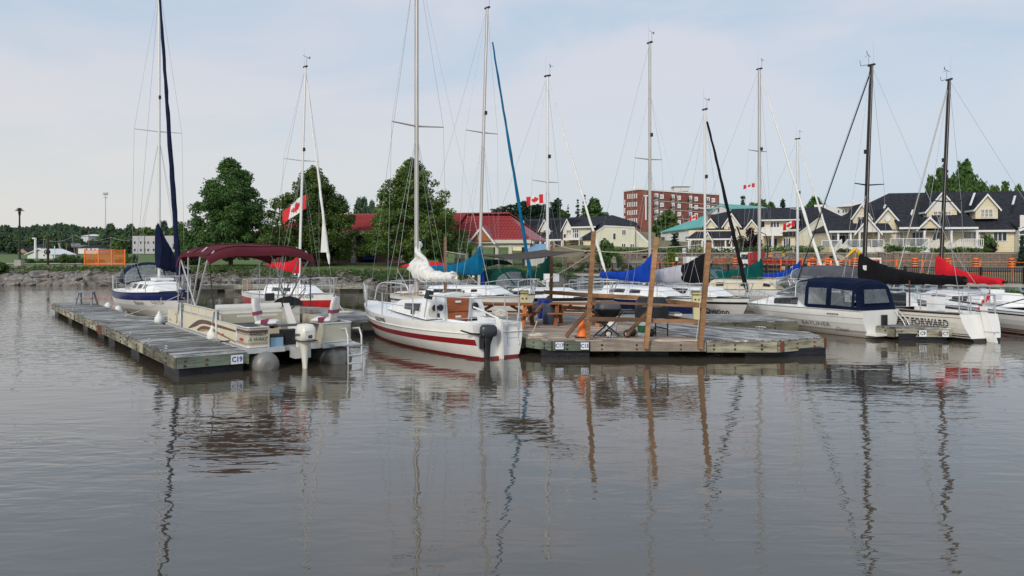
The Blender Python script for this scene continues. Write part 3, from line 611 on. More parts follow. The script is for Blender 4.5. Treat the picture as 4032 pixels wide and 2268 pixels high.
class Hull:
    """lofted hull in boat coordinates: x forward from the transom, y to port, z up from the water"""
    def __init__(s, L, B, fs, fb, tr=.7, rake=.9, dk=.35, mx=.42, full=2.1, dip=.06, bowp=1.9, srake=0.0):
        s.L, s.B, s.fs, s.fb, s.tr, s.rake, s.dk, s.mx, s.full, s.dip, s.bowp, s.srake = L, B, fs, fb, tr, rake, dk, mx, full, dip, bowp, srake
    def b(s, t):
        if t < s.mx: return s.B/2*(s.tr+(1-s.tr)*math.sin(PI/2*t/s.mx))
        u = (t-s.mx)/(1-s.mx); return s.B/2*max(0.0, 1-u**s.bowp)**.92+.012
    def sh(s, t): return s.fs+(s.fb-s.fs)*t**1.6-s.dip*math.sin(PI*t)
    def g(s, t, w):
        w = min(max(w, 0), 1); e = .52+.45*t
        return (1-(1-w)**s.full)**e
    def x(s, t, w): return t*(s.L-s.rake*(1-w)**1.2)-s.srake*(1-t)*(1-w)
    def pt(s, t, w, side=1, off=0.0):
        S = s.sh(t); return Vector((s.x(t, w), side*(s.b(t)*s.g(t, w)+off), -s.dk+(S+s.dk)*w))
    def at(s, x, z, side=1, off=.012):
        t = min(max(x/s.L, 0), 1)
        for _ in range(8):
            w = min(max((z+s.dk)/(s.sh(t)+s.dk), 0), 1); t = min(max((x+s.srake*(1-t)*(1-w))/(s.L-s.rake*(1-w)**1.2), 0), 1)
        return Vector((x, side*(s.b(t)*s.g(t, (z+s.dk)/(s.sh(t)+s.dk))+off), z))
    def wf(s, t, f):
        S = s.sh(t); return (f*S+s.dk)/(S+s.dk)
    def build(s, parent, bands, n=30, rail=None, transom=None, band_t=None):
        """bands: [(freeboard fraction upper edge, material)] from the bottom up"""
        mb = MB(); fr = [-s.dk/s.fs*.98]; mm = []
        for f, m in bands:
            f0 = fr[-1]; k = 3 if f-f0 > .25 else 1
            for i in range(k): fr.append(f0+(f-f0)*(i+1)/k); mm.append(m)
        T = [1-(1-i/n)**1.35 for i in range(n+1)]
        def w(t, f): return 0.0 if f <= fr[0] else min(s.wf(t, f), 1)
        for side in (1, -1):
            for r in range(len(mm)):
                lo = [s.pt(t, w(t, fr[r]), side) for t in T]; hi = [s.pt(t, w(t, fr[r+1]), side) for t in T]
                m = mm[r]
                vs = lo+hi; N_ = len(T)
                if band_t and m == band_t[0]:
                    for i in range(N_-1):
                        q = [lo[i], lo[i+1], hi[i+1], hi[i]]; q = q if side < 0 else q[::-1]
                        mb.add(q, [(0, 1, 2, 3)], m if T[i] >= band_t[1] else band_t[2], True)
                    continue
                fs = [(i, i+1, N_+i+1, N_+i) if side < 0 else (i, N_+i, N_+i+1, i+1) for i in range(N_-1)]
                mb.add(vs, fs, m, True)
        o = mb.build('hull', parent)
        tb = MB()
        for r in range(len(mm)):
            a, b_ = w(0, fr[r]), w(0, fr[r+1]); m = mm[r]
            if transom: m = transom if fr[r+1] > .15 else m
            if band_t and m == band_t[0]: m = band_t[2]
            tb.add([s.pt(0, a, -1), s.pt(0, a, 1), s.pt(0, b_, 1), s.pt(0, b_, -1)], [(0, 1, 2, 3)], m)
        tb.build('transom', parent)
        if rail:
            m, h, wd = rail
            rb = MB()
            for side in (1, -1):
                pts = [s.pt(t, 1, side, .012)+Vector((0, 0, h)) for t in T]; rb.tube(pts, wd, m, 5)
            rb.build('toe_rail', parent)
        return o
    def deck(s, parent, m='deckwhite', cockpit=None, n=26, camber=.05, z0=-.01):
        mb = MB(); T = [i/n for i in range(n+1)]; X_ = [s.x(t, 1) for t in T]
        def P_(t, y):
            b = max(s.b(t)-.01, .001); yy = max(-b, min(b, y)); return Vector((s.x(t, 1), yy, s.sh(t)+z0+camber*(1-(yy/b)**2)))
        if cockpit: x0, x1, hw, dp = cockpit; cols = [-9, -hw, hw, 9]
        else: cols = [-9, -.5, 0, .5, 9]; x0 = x1 = -1; hw = dp = 0
        for i in range(n):
            for j in range(len(cols)-1):
                if cockpit and cols[j] == -hw and X_[i+1] <= x1+.01 and X_[i] >= x0-.01: continue
                mb.add([P_(T[i], cols[j]), P_(T[i+1], cols[j]), P_(T[i+1], cols[j+1]), P_(T[i], cols[j+1])], [(0, 1, 2, 3)], m)
        mb.build('deck', parent)
        if cockpit:
            cb = MB(); ex = [x for x in X_ if x <= x1+.01][-1]; sx = [x for x in X_ if x >= x0-.01][0]; zt = s.fs+.02; zb = zt-dp
            cb.quad([(sx, -hw, zb), (ex, -hw, zb), (ex, hw, zb), (sx, hw, zb)], m)
            for sd in (-1, 1):
                cb.bb((sx, sd*hw, zb), (ex, sd*(hw+.03), zt+.01), m); cb.bb((sx, sd*hw, zb), (ex, sd*(hw*.55), zb+dp*.55), m)
            cb.bb((sx-.03, -hw, zb), (sx, hw, zt+.02), m)
            cb.build('cockpit', parent)
def cabin(parent, x0, x1, w0, w1, z0, z1, h0, h1, m='deckwhite', tum=.82, front=.6, nose=.25, wins=(), wm='glassdark', round_=.08, name='cabin', frame=None):
    """coachroof: aft end x0, forward end x1 (sloping front of length `front`)"""
    st = [(x0, w0, z0, h0, 1.0), (x0+(x1-front-x0)*.5, (w0+w1)/2, (z0+z1)/2, (h0+h1)/2, 1), (x1-front, w1, z1, h1, 1.0), (x1, w1*(1-nose), z1+.01, .03, 1)]
    rings = []
    for x, w, z, h, q in st:
        r = []
        for (fy, fz) in ((-1, -.08), (-(1+tum)/2, .55), (-tum, .9), (-tum+.14, 1.0), (0, 1.09), (tum-.14, 1.0), (tum, .9), ((1+tum)/2, .55), (1, -.08)):
            r.append(Vector((x, fy*w, z+fz*h)))
        rings.append(r)
    mb = MB(); mb.loft(rings, m, closed=False, smooth=False)
    mb.add(rings[0], [tuple(range(len(rings[0])))], m)
    c = mb.build(name, parent)
    def side(x, f, sd, off=.015):
        for i in range(len(st)-1):
            if st[i][0] <= x <= st[i+1][0] or i == len(st)-2:
                k = (x-st[i][0])/(st[i+1][0]-st[i][0]); w = st[i][1]+(st[i+1][1]-st[i][1])*k; z = st[i][2]+(st[i+1][2]-st[i][2])*k; h = st[i][3]+(st[i+1][3]-st[i][3])*k
                break
        fy = (1+(((1+tum)/2)-1)*(f+.08)/.63) if f < .55 else ((1+tum)/2+(tum-(1+tum)/2)*(f-.55)/.35)
        return Vector((x, sd*(fy*w+off), z+f*h))
    for (xa, xb, fa, fb, *sk) in wins:
        sk = sk[0] if sk else 0
        for sd in (-1, 1):
            q = [side(xa, fa, sd), side(xb, fa+.02, sd), side(xb-abs(sk)*.0+sk, fb, sd), side(xa+sk, fb, sd)]
            if frame:
                ce = sum(q, Vector())/4; qq = [ce+(p-ce)*1.16-Vector((0, sd*.006, 0)) for p in q]; MB().slab(qq, (0, sd*.01, 0), frame).build('window_frame', c)
                q = [p+Vector((0, sd*.008, 0)) for p in q]
            MB().slab(q, (0, sd*.012, 0), wm).build('window', c)
    return c
def ring_ell(c, hz, hw, ax=Vector((0, 1, 0)), up=Vector((0, 0, 1)), n=10):
    return [c+ax*math.cos(2*PI*j/n)*hw+up*math.sin(2*PI*j/n)*hz for j in range(n)]
def sail_cover(parent, m, gx, gz, L, zt, swing=0, droop=0.0, thick=.16, bot=.12, seed=0, name='sail_cover', endh=.12, curve=4.2, sgn=-1, yoff=0, label=None, patch=True, lift=0.0):
    """cover over boom and mast foot: rises at the mast to zt, tapering aft"""
    rnd = random.Random(seed); n = 22; rings = []
    d = Vector((sgn*math.cos(swing), math.sin(swing), 0)); ax = Vector((-d.y, d.x, 0))
    base = Vector((gx, yoff, gz))
    for i in range(n+1):
        u = i/n; s = -.16+(L+.16)*u
        top = gz+endh+(zt-gz-endh)*max(0, (1-u*1.15))**curve+thick*.55*(1-u)
        bt = gz-bot*(1-.45*u)-.045*abs(math.sin(u*PI*5+seed))*(u > .08)
        top += droop*u+lift*u; bt += droop*u+lift*u
        hw = (.10+thick*.55*(1-u*.55))*(1+.12*math.sin(u*17+seed))
        if u < .04: hw *= .75
        c = base+d*s+Vector((0, 0, (top+bt)/2-gz)); hz = (top-bt)/2
        r = []
        for j in range(14):
            a = 2*PI*j/14; w = hw*(abs(math.cos(a))**.8)*(1 if math.cos(a) >= 0 else -1)
            k = math.sin(a); w *= (1-.35*max(k, 0)**1.5) if u < .3 else 1
            r.append(c+ax*w*(1+.20*rnd.uniform(-1, 1))+Vector((0, 0, 1))*hz*k)
        rings.append(r)
    mb = MB(); mb.loft(rings, m)
    o = mb.build(name, parent, label=label)
    for i in (6, 10, 14, 18): MB().tube([p+(p-sum(rings[i], Vector())/14)*.04 for p in rings[i]]+[rings[i][0]], .014, m, 4, cap=False).build('tie_strap', o)
    if patch: p = rings[3][11]; MB().box(p+ax*-.05, (.16, .03, .2), 'reflect').build('maker_patch', o)
    return o
def rig(parent, x, z0, zt, lean=0.0, m='mastwhite', r=.075, spreaders=(.52,), sw=.85, bow=None, stern=None, chain=1.1, zd=.9, wind=True, leany=0.0, jib=None, fwdlean=0, masthead='blackplastic', light=True, double=True, frac=1.0, wr=.0065):
    """mast with spreaders, shrouds and stays; lean = offset of the masthead aft(-)/forward(+)"""
    top = Vector((x+lean, leany, zt)); bot = Vector((x, 0, z0))
    def on(f): return bot.lerp(top, f)
    mb = MB(); mb.tube([bot, on(.5), on(.97), top], [r, r, r*.9, r*.8], m, 10, flat=.72); ms = mb.build('mast', parent)
    MB().box(top+Vector((0, 0, .02)), (.34, .1, .07), masthead).build('masthead', ms)
    if wind:
        wv = MB(); q = top+Vector((.16, 0, .05)); wv.tube([q, q+Vector((0, 0, .42))], .008, 'blackplastic', 4); p = q+Vector((0, 0, .42))
        dd = Vector((.55, -.75, 0)).normalized(); wv.tube([p-dd*.3, p+dd*.36], .011, 'blackplastic', 4); wv.slab([p-dd*.34+Vector((0, 0, -.01)), p-dd*.18, p-dd*.34+Vector((0, 0, .14))], (.008, .006, 0), 'blackplastic')
        wv.tube([p, p+Vector((.12, .1, -.05))], .006, 'blackplastic', 4)
        wv.build('wind_vane', parent)
        MB().tube([top+Vector((-.1, 0, .05)), top+Vector((-.1, .0, 1.0))], [.007, .004], 'wire', 4).build('antenna', parent)
    if light: MB().box(on(.62 if len(spreaders) else .6)+Vector((r+.05, 0, 0)), (.1, .1, .17), 'blackplastic').build('mast_light', parent)
    sh = MB(); tips = {}
    hd = on(frac)
    for sd in (-1, 1):
        ch = Vector((x-.1, sd*chain, zd)); prev = ch; first = None
        for f in spreaders:
            t = on(f)+Vector((-.12, sd*sw, .05)); MB().tube([on(f), t], [.035, .022], m, 6).build('spreader', parent)
            sh.tube([prev, t], wr, 'wire', 4, cap=False); prev = t
            if first is None: first = f
        sh.tube([prev, hd], wr, 'wire', 4, cap=False)
        f = first or .55
        sh.tube([ch+Vector((.35, 0, 0)), on(f-.02)], wr, 'wire', 4, cap=False)
        if double: sh.tube([ch-Vector((.35, 0, 0)), on(f-.02)], wr, 'wire', 4, cap=False)
    sh.build('shroud', parent)
    st = MB()
    if bow is not None: st.tube([hd, bow], wr, 'wire', 4, cap=False)
    if stern is not None:
        if isinstance(stern, (list, tuple)) and not isinstance(stern, Vector):
            mid = top.lerp(sum(stern, Vector())/len(stern), .78); st.tube([top, mid], wr, 'wire', 4, cap=False)
            for s_ in stern: st.tube([mid, s_], wr, 'wire', 4, cap=False)
        else: st.tube([top, stern], wr, 'wire', 4, cap=False)
    st.tube([top+Vector((-.1, .03, 0)), bot+Vector((-.12, .05, .9))], wr*.8, 'rope', 4, cap=False)
    st.build('stay', parent)
    if jib and bow is not None:
        jm, jr, f0, f1 = jib
        pts = []; rs = []; N_ = 26; rnd = random.Random(int(x*100))
        for i in range(N_+1):
            u = i/N_; f = f0+(f1-f0)*u; p = bow.lerp(hd, f)
            p = p-Vector((.02, 0, .0))+Vector((rnd.uniform(-1, 1), rnd.uniform(-1, 1), 0))*.012
            pts.append(p); rs.append(jr*(1-.55*u)*(1+.14*rnd.uniform(-1, 1))*(1.0 if u > .02 else .5))
        MB().tube(pts, rs, jm, 8).build('furled_jib', parent)
    return ms
def rails(parent, H, x0, x1, n, h=.55, m='steel', lines=2, r=.014, wr=.006):
    """stanchions and lifelines on both sides between x0 and x1"""
    sb, lb = MB(), MB()
    for sd in (-1, 1):
        tops = []
        for i in range(n):
            x = x0+(x1-x0)*i/(n-1); t = x/H.L; p = Vector((x, sd*(H.b(t)-.06), H.sh(t))); sb.tube([p, p+Vector((0, 0, h))], r, m, 5); tops.append(p+Vector((0, 0, h)))
        for k in range(lines):
            dz = -k*h*.45; lb.tube([p+Vector((0, 0, dz)) for p in tops], wr, 'wire', 4)
    sb.build('stanchion', parent); lb.build('lifeline', parent)
def pulpit(parent, H, x0, h=.6, m='steel', r=.018, over=.15, split=False):
    b = MB(); L = H.L; t0 = x0/L; z0 = H.sh(t0); zb = H.fb
    Lp = [Vector((x0, H.b(t0)-.06, z0+h)), Vector(((x0+L)/2, H.b((t0+1)/2), zb+h+.03)), Vector((L-.1+over, .17, zb+h+.06)), Vector((L+over, 0, zb+h+.06)), Vector((L-.1+over, -.17, zb+h+.06)), Vector(((x0+L)/2, -H.b((t0+1)/2), zb+h+.03)), Vector((x0, -H.b(t0)+.06, z0+h))]
    if split:
        for sd in (1, -1):
            q = [Vector((x0, sd*(H.b(t0)-.06), z0)), Vector((x0+.1, sd*(H.b(t0)-.05), z0+h*.9)), Vector((x0+.45, sd*(H.b(t0+.45/L)), z0+h+.08)), Vector((L-.35, sd*.34, zb+h*.9)), Vector((L-.2, sd*.2, zb+.02))]
            b.tube(bez(q, 6), r, m, 6)
        b.build('pulpit', parent); return
    b.tube(bez(Lp, 5), r, m, 6)
    for sd in (1, -1):
        b.tube([Lp[0 if sd > 0 else -1], Vector((x0, sd*(H.b(t0)-.06), z0))], r, m, 6)
        tm = (t0+1)/2+.1; b.tube([Vector((L*tm-.1, sd*(H.b(tm)+.02), zb+h+.02)), Vector((L*tm, sd*max(H.b(tm)-.03, .05), H.sh(tm)))], r, m, 6)
        b.tube([Vector((L+over-.1, sd*.15, zb+h+.05)), Vector((L-.25, sd*.1, zb))], r, m, 6)
    mid = [p-Vector((.0 if 1 else 0, 0, h*.5)) for p in Lp]; b.tube(bez([Vector((p.x-.12*(i in (2, 3, 4)), p.y*.96, p.z)) for i, p in enumerate(mid)], 4), r*.7, m, 5)
    b.build('pulpit', parent)
def pushpit(parent, H, x1, h=.6, m='steel', r=.018):
    b = MB(); t1 = x1/H.L
    y0 = H.b(.01)-.06; y1 = H.b(t1)-.06; z = H.fs
    top = [(x1, y1, H.sh(t1)+h), (.05, y0, z+h), (.03, y0*.4, z+h), (.03, -y0*.4, z+h), (.05, -y0, z+h), (x1, -y1, H.sh(t1)+h)]
    for k in (1, .5): b.tube([(p[0], p[1], p[2]-(1-k)*h) for p in top], r*(1 if k == 1 else .75), m, 6)
    for p in top: b.tube([p, (p[0], p[1], p[2]-h)], r, m, 6)
    b.build('pushpit', parent)
def fenderobj(label, loc, r=.11, h=.42, rope_top=None):
    o = thing('boat_fender', label, 'fender', loc)
    MB().lathe((0, 0, 0), [(.02, -h/2-.03), (r*.6, -h/2), (r, -h*.3), (r, h*.3), (r*.6, h/2), (.03, h/2+.05)], 'fender', 12).build('fender_body', o)
    if rope_top is not None: MB().tube([(0, 0, h/2), Vector(rope_top)-Vector(loc)], .008, 'rope', 4).build('line', o)
    return o
def outboard(parent, loc, m, m2, s=1.0, rz=0, tiller=True, name='outboard_motor'):
    """local: x forward (towards the boat), shaft down"""
    root = MB(Matrix.Translation(loc) @ Matrix.Rotation(rz, 4, 'Z') @ Matrix.Scale(s, 4))
    rg = []
    for z, a, b_, cx in ((.0, .20, .14, -.02), (.04, .25, .17, -.03), (.16, .26, .175, -.04), (.27, .25, .165, -.04), (.34, .19, .13, -.03), (.355, .08, .06, -.02)):
        rg.append([Vector((cx+a*math.copysign(abs(math.cos(q))**.6, math.cos(q)), b_*math.copysign(abs(math.sin(q))**.6, math.sin(q)), z)) for q in [2*PI*j/16 for j in range(16)]])
    root.loft(rg, m)
    o = root.build(name, parent)
    l = MB(root.mtx)
    l.loft([[Vector((cx+a*math.cos(q), b_*math.sin(q), z)) for q in [2*PI*j/10 for j in range(10)]] for z, a, b_, cx in ((.0, .17, .12, -.02), (-.22, .11, .075, 0), (-.5, .09, .045, 0), (-.8, .085, .03, 0), (-.95, .10, .03, 0))], m2)
    l.box((-.03, 0, -.72), (.34, .16, .02), m2); l.build('leg', o)
    k = MB(root.mtx); k.box((.17, 0, -.18), (.12, .2, .32), m2); k.bar((.1, 0, -.1), (.2, 0, -.02), .16, .05, m2); k.build('clamp', o)
    if tiller: t = MB(root.mtx); t.tube([(.1, 0, .06), (.48, .05, .1), (.78, .08, .2)], [.03, .026, .022], 'blackplastic', 8); t.build('tiller', o)
    return o
def boat_root(name, label, cat, stern_xy, head, group=None):
    return thing(name, label, cat, (stern_xy[0], stern_xy[1], 0), head, group)
def hulltext(H, parent, body, x, z, size, m, side, shear=0, sx=1.0, bold=0.0, name='lettering', f=.5, lab=None):
    sg = -1 if side > 0 else 1
    return text(name, body, size, m, parent, fn=lambda u, v: H.at(x+sg*u, z+v, side, .03), shear=shear, sx=sx, bold=bold, label=lab)
HV = math.atan2(.808, -.589)
HF = math.atan2(-.8, .6)
def stern_from_bow(bx, by, head, L): return (bx-math.cos(head)*L, by-math.sin(head)*L)

def boat_navyband():
    L = 9.0; hd = HF+R(2); st = stern_from_bow(-15.35, 35.0, hd, L)
    t = boat_root('sailboat', 'white sailboat with a navy sheer band, navy furled jib and clear dodger, leftmost boat', 'sailboat', st, hd)
    H = Hull(L, 3.2, 1.12, 1.22, tr=.72, rake=1.1, mx=.45)
    H.build(t, [(0, 'antifoul'), (.05, 'gel'), (.70, 'gel'), (1.0, 'navyband')], rail=('blackpaint', .02, .025), transom='gel')
    H.deck(t, cockpit=(.3, 3.0, .75, .5))
    c = cabin(t, 3.0, 7.3, 1.12, .75, 1.12, 1.2, .52, .45, wins=((4.0, 4.45, .3, .75, .12), (4.75, 5.25, .3, .75, .12), (5.5, 5.85, .3, .75, .12)), wm='winglass', front=1.0, frame='deckwhite')
    MB().bb((5.3, -.42, 1.72), (6.3, .42, 1.84), 'deckwhite').build('hatch', t)
    d = MB(); arc = lambda x, w, h: [Vector((x, w*math.cos(a), 1.55+h*math.sin(a)**.7)) for a in [PI*i/12 for i in range(13)]]
    a0, a1, a2 = arc(3.9, 1.2, .85), arc(3.1, 1.25, 1.05), arc(2.2, 1.2, 1.0)
    a0 = [Vector((4.3-.0*p.z, p.y*.98, 1.55+(p.z-1.55)*.15)) for p in a0]
    d.loft([a0, [p.lerp(q, .85) for p, q in zip(a0, a1)]], 'vinyl', closed=False, caps=False); d.build('dodger_window', t)
    f = MB(); f.loft([[p.lerp(q, .85) for p, q in zip(a0, a1)], a1, a2], 'c_navy', closed=False, caps=False)
    for i in (0, 4, 8, 12): f.tube([a0[i], a1[i]], .035, 'c_navy', 5)
    f.tube(a0, .03, 'c_navy', 5); f.build('dodger', t)
    s = MB(); 
    for sd in (-1, 1): s.slab([Vector((2.2, sd*1.2, 1.3)), Vector((3.9, sd*1.22, 1.3)), Vector((3.1, sd*1.2, 2.2)), Vector((2.2, sd*1.12, 2.3))], (0, sd*.01, 0), 'vinyl')
    s.build('side_curtain', t)
    rig(t, 5.2, 1.7, 16.5, m='mastwhite', r=.10, spreaders=(.505,), sw=1.12, bow=Vector((L-.1, 0, 1.3)), stern=Vector((.1, 0, 1.2)), chain=1.25, zd=1.2, wind=False, lean=.0, leany=0, jib=('c_navy', .13, .03, .96))
    sail_cover(t, 'c_navy', 5.25, 2.65, 3.4, 4.45, swing=R(38), droop=-.55, thick=.24, bot=.34, seed=3, endh=.1, curve=1.6)
    MB().tube([(5.25, 0, 2.6), (5.25-3.6*math.cos(R(38)), 3.6*math.sin(R(38)), 2.2)], .06, 'mastwhite', 8).build('boom', t)
    pulpit(t, H, 6.9, .72, r=.022); pushpit(t, H, 1.3, .72, r=.022); rails(t, H, 1.3, 6.9, 4, .7)
    hulltext(H, t, 'Elysium', 6.2, .66, .26, 'ink', -1, shear=.3); hulltext(H, t, 'S-511224', 7.6, .72, .2, 'ink', -1)
    an = MB(); an.box((L+.1, 0, 1.32), (.7, .16, .12), 'navyband'); an.tube([(L+.4, 0, 1.3), (L+.1, 0, 1.0), (L+.0, .18, .95)], .03, 'steel', 6); an.build('bow_roller', t)
    ln = MB(); rnd = random.Random(1)
    for k in range(5): ln.tube([(5.1, (-.14 if k % 2 else .14), 2.4-.05*k), (5.05, (-.2 if k % 2 else .2), 1.95), (5.1, (-.12 if k % 2 else .12), 2.35)], .012, 'rope', 4)
    ln.build('coiled_halyard', t)
boat_navyband()
fenderobj('white fender hanging at the stern quarter of the navy-banded sailboat', G(425, 1217, .35), .17, .55)
fenderobj('white fender hanging amidships on the navy-banded sailboat', G(465, 1232, .35), .17, .55)
def ropeobj(pts, label, r=.013, m='rope', name='mooring_line', cat='rope', drop=None):
    pts = [Vector(p) for p in pts]
    if drop is not None: pts = sag(pts[0], pts[1], drop, 10)
    o = pts[0].copy(); MB().tube([p-o for p in pts], r, m, 5).build(name, None, o, label=label, cat=cat)
ropeobj([(-15.2, 34.6, 1.15), G(492, 1243, ZD+.05)], 'upper mooring line from the navy-banded sailboat down to the dock', .018, drop=.05)
ropeobj([(-14.0, 33.0, .8), G(494, 1244, ZD+.05)], 'slack lower mooring line of the navy-banded sailboat', .018, drop=.2)

def boat_red():
    L = 8.6; hd = HF+R(4); st = stern_from_bow(-8.3, 35.2, hd, L)
    t = boat_root('sailboat', 'white and red sailboat with a red sail cover and the large flag behind its mast', 'sailboat', st, hd)
    H = Hull(L, 2.9, 1.0, 1.15, tr=.7, rake=1.0)
    H.build(t, [(0, 'antifoul'), (.06, 'gel'), (.76, 'redhull'), (1.0, 'gel')], rail=('alu', .02, .02))
    H.deck(t, cockpit=(.3, 2.8, .7, .45))
    cabin(t, 2.8, 6.8, 1.0, .65, 1.0, 1.08, .45, .38, wins=((3.6, 4.4, .3, .72), (4.7, 5.3, .3, .72)), front=1.1)
    rig(t, 4.9, 1.45, Z(250, 37.5), m='mastwhite', r=.085, spreaders=(.57,), sw=.95, bow=Vector((L-.1, 0, 1.2)), stern=[Vector((.1, .9, 1.05)), Vector((.1, -.9, 1.05))], chain=1.15, zd=1.05, leany=.35, jib=('c_white', .075, .12, .93))
    MB().add([(7.3, -.02, 3.1), (8.0, -.02, 3.1), (7.5, 0, 5.0), (7.3, .02, 3.1), (8.0, .02, 3.1), (7.5, .03, 5.0)], [(0, 1, 2), (5, 4, 3), (0, 3, 4, 1), (1, 4, 5, 2), (2, 5, 3, 0)], 'c_white').build('sail_clew', t)
    sail_cover(t, 'c_red', 4.8, 2.28, 3.5, 2.92, swing=R(0), thick=.2, bot=.24, seed=5, lift=.22)
    MB().tube([(4.8, 0, 2.2), (1.3, 0, 2.35)], .055, 'alu', 8).build('boom', t)
    pulpit(t, H, 6.6, .7, r=.02); pushpit(t, H, 1.2, .65); rails(t, H, 1.2, 6.6, 4, .65)
    hulltext(H, t, '10 D 62739', 7.2, 1.0, .22, 'ink', -1, sx=.8)
    cr = MB(); cr.box((.1, -.75, 1.35), (.3, .3, .5), 'tan'); cr.build('stern_locker', t)
boat_red()
ropeobj([(-8.2, 35.1, 1.1), G(1359, 1226, ZD+.04)], 'bow line from the red-hulled sailboat to the walkway', .018, drop=.15)
def ropecoil(c, label, r=.3, m='rope', n=5):
    o = Vector(c); b = MB(); rnd = random.Random(int(o.x*100))
    pts = [Vector((math.cos(a)*r*(1-.06*i)*rnd.uniform(.85, 1.1), math.sin(a)*r*.6*rnd.uniform(.85, 1.1), .02+.008*i)) for i in range(n) for a in [2*PI*j/12 for j in range(12)]]
    b.tube(pts, .014, m, 5); b.build('rope_coil', None, o, label=label, cat='rope')
ropecoil(G(1350, 1232, ZD+.01), 'coiled rope heap on the walkway beside the red-hulled sailboat', .45)
ropecoil(G(2115, 1322, ZD+.01), 'coiled white mooring rope on the picnic dock corner above the C17 plate', .33)

def boat_scally():
    L = 8.7; hd = HV; st = (-.42, 22.0)
    t = boat_root('sailboat', 'white sailboat with a red stripe, orange wooden companionway and black outboard, nearest sailboat', 'sailboat', st, hd)
    H = Hull(L, 2.75, 1.0, 1.25, tr=.64, rake=.9, dk=.45, mx=.46, full=1.9, dip=.10, bowp=2.2, srake=0.25)
    H.build(t, [(-.02, 'blackpaint'), (.07, 'redband'), (.13, 'gel'), (.40, 'gel'), (.575, 'redband'), (.70, 'gel'), (1.0, 'gel')], n=44, transom='gel', band_t=('redband', .10, 'redband'))
    rr_ = MB()
    for sd in (1, -1): rr_.tube([H.pt(i/40, H.wf(i/40, .74), sd, .012) for i in range(40)], .022, 'gel', 5)
    rr_.tube([H.pt(0, H.wf(0, .74), 1, .0)-Vector((.02, 0, 0)), H.pt(0, H.wf(0, .74), -1, 0)-Vector((.02, 0, 0))], .022, 'gel', 5)
    rr_.build('rubbing_strake', t)
    H.deck(t, cockpit=(.5, 2.25, .62, .5), camber=.04)
    c = cabin(t, 2.25, 6.0, 1.12, .74, 1.05, 1.1, .62, .36, wins=((2.9, 4.15, .30, .70, .10),), wm='glassdark', front=1.0, frame='alupaint', tum=.80)
    mb = MB()
    mb.loft([[Vector((2.220, -.50, 1.2)), Vector((2.220, -.50, 1.72)), Vector((2.220, 0, 1.83)), Vector((2.220, .50, 1.72)), Vector((2.220, .50, 1.2))], [Vector((3.600, -.46, 1.3)), Vector((3.600, -.46, 1.62)), Vector((3.600, 0, 1.70)), Vector((3.600, .46, 1.62)), Vector((3.600, .46, 1.3))]], 'deckwhite', smooth=False); mb.build('companionway_hatch', t)
    wd = MB(); wd.slab([(2.200, -.33, .75), (2.200, .33, .75), (2.200, .42, 1.68), (2.200, -.42, 1.68)], (-.03, 0, 0), 'teak'); dr_ = wd.build('companionway_door', t, label='orange varnished wooden washboards')
    MB().bb((2.155, -.40, 1.20), (2.168, .40, 1.215), 'ink').build('board_joint', dr_)
    for z in (1.05, 1.52): MB().box((2.155, 0, z), (.02, .2, .06), 'gel').build('vent_grip', dr_)
    fr = MB()
    for sd in (-1, 1): fr.bar((2.180, sd*.37, .72), (2.180, sd*.46, 1.74), .05, .05, 'alupaint')
    fr.build('door_frame', t)
    for y in (.62, .82, -.66): MB().lathe((2.200, y, 1.35), [(.10, 0), (.10, .02), (.08, .03)] if y > 0 else [(.12, 0), (.12, .03), (.06, .05)], 'blackplastic', 14, axis=Matrix.Rotation(R(-90), 3, 'Y')).build('compass' if y > 0 else 'speaker', t)
    gr = MB()
    for sd in (1, -1):
        for i in range(7): x = 3.1+i*.22; gr.box((x, sd*.80, 1.76-.035*i*.55), (.05, .04, .07), 'tan')
        gr.tube([(3.05, sd*.80, 1.80), (4.5, sd*.74, 1.69)], .02, 'tan', 6)
    gr.build('grab_rail', t)
    rig(t, 4.85, 1.6, 13.2, m='mastgrey', r=.095, spreaders=(.50,), sw=1.0, bow=Vector((L-.1, 0, 1.15)), stern=Vector((.05, .0, 1.1)), chain=1.18, zd=1.05, wind=False, light=False)
    MB().tube([(4.75, 0, 2.35), (2.1, 0, 2.15)], .06, 'mastgrey', 8).build('boom', t)
    rnd = random.Random(12); rings = []
    for i in range(30):
        u = i/29; s = 4.78-2.35*u; top = 2.42+.5*max(0, 1-u*3.4)+.15; hz = .15+.24*max(0, 1-2.2*u)+.02*math.sin(i*2.3); hw = .17+.14*max(0, 1-1.8*u)+.035*math.sin(i*1.9)
        c_ = Vector((s, .03*math.sin(i*1.3), 2.30+.24*max(0, 1-2.0*u)-.03*math.sin(u*PI)))
        rings.append([c_+Vector((.06*math.sin(3*a+i*1.7), math.cos(a)*hw*(1+.22*rnd.uniform(-1, 1)), math.sin(a)*hz*(1+.22*rnd.uniform(-1, 1)))) for a in [2*PI*j/14 for j in range(14)]])
    mb = MB(); mb.loft(rings, 'c_white'); fs = mb.build('furled_mainsail', t)
    gs = MB(); k = 12; 
    for i in range(12):
        z = 1.95+.17*i; 
    rings = []
    for i in range(15):
        u = i/14; z = 2.35+1.1*u; wdt = .52*math.sin(PI*min(1, u*1.05+.22))**.8*(1-u*.55)+.03; cx = 4.72-wdt*.75+.1*u
        rings.append([Vector((cx+math.cos(a)*wdt*.62, -.02+math.sin(a)*(.10+.05*math.sin(a*3+i))+.05*math.sin(i*.9), z+.03*math.sin(a*2+i))) for a in [2*PI*j/14 for j in range(14)]])
    gs.loft(rings, 'c_white'); gs.build('sail_bunch', t, label='white sailcloth bunched against the mast')
    tp = MB()
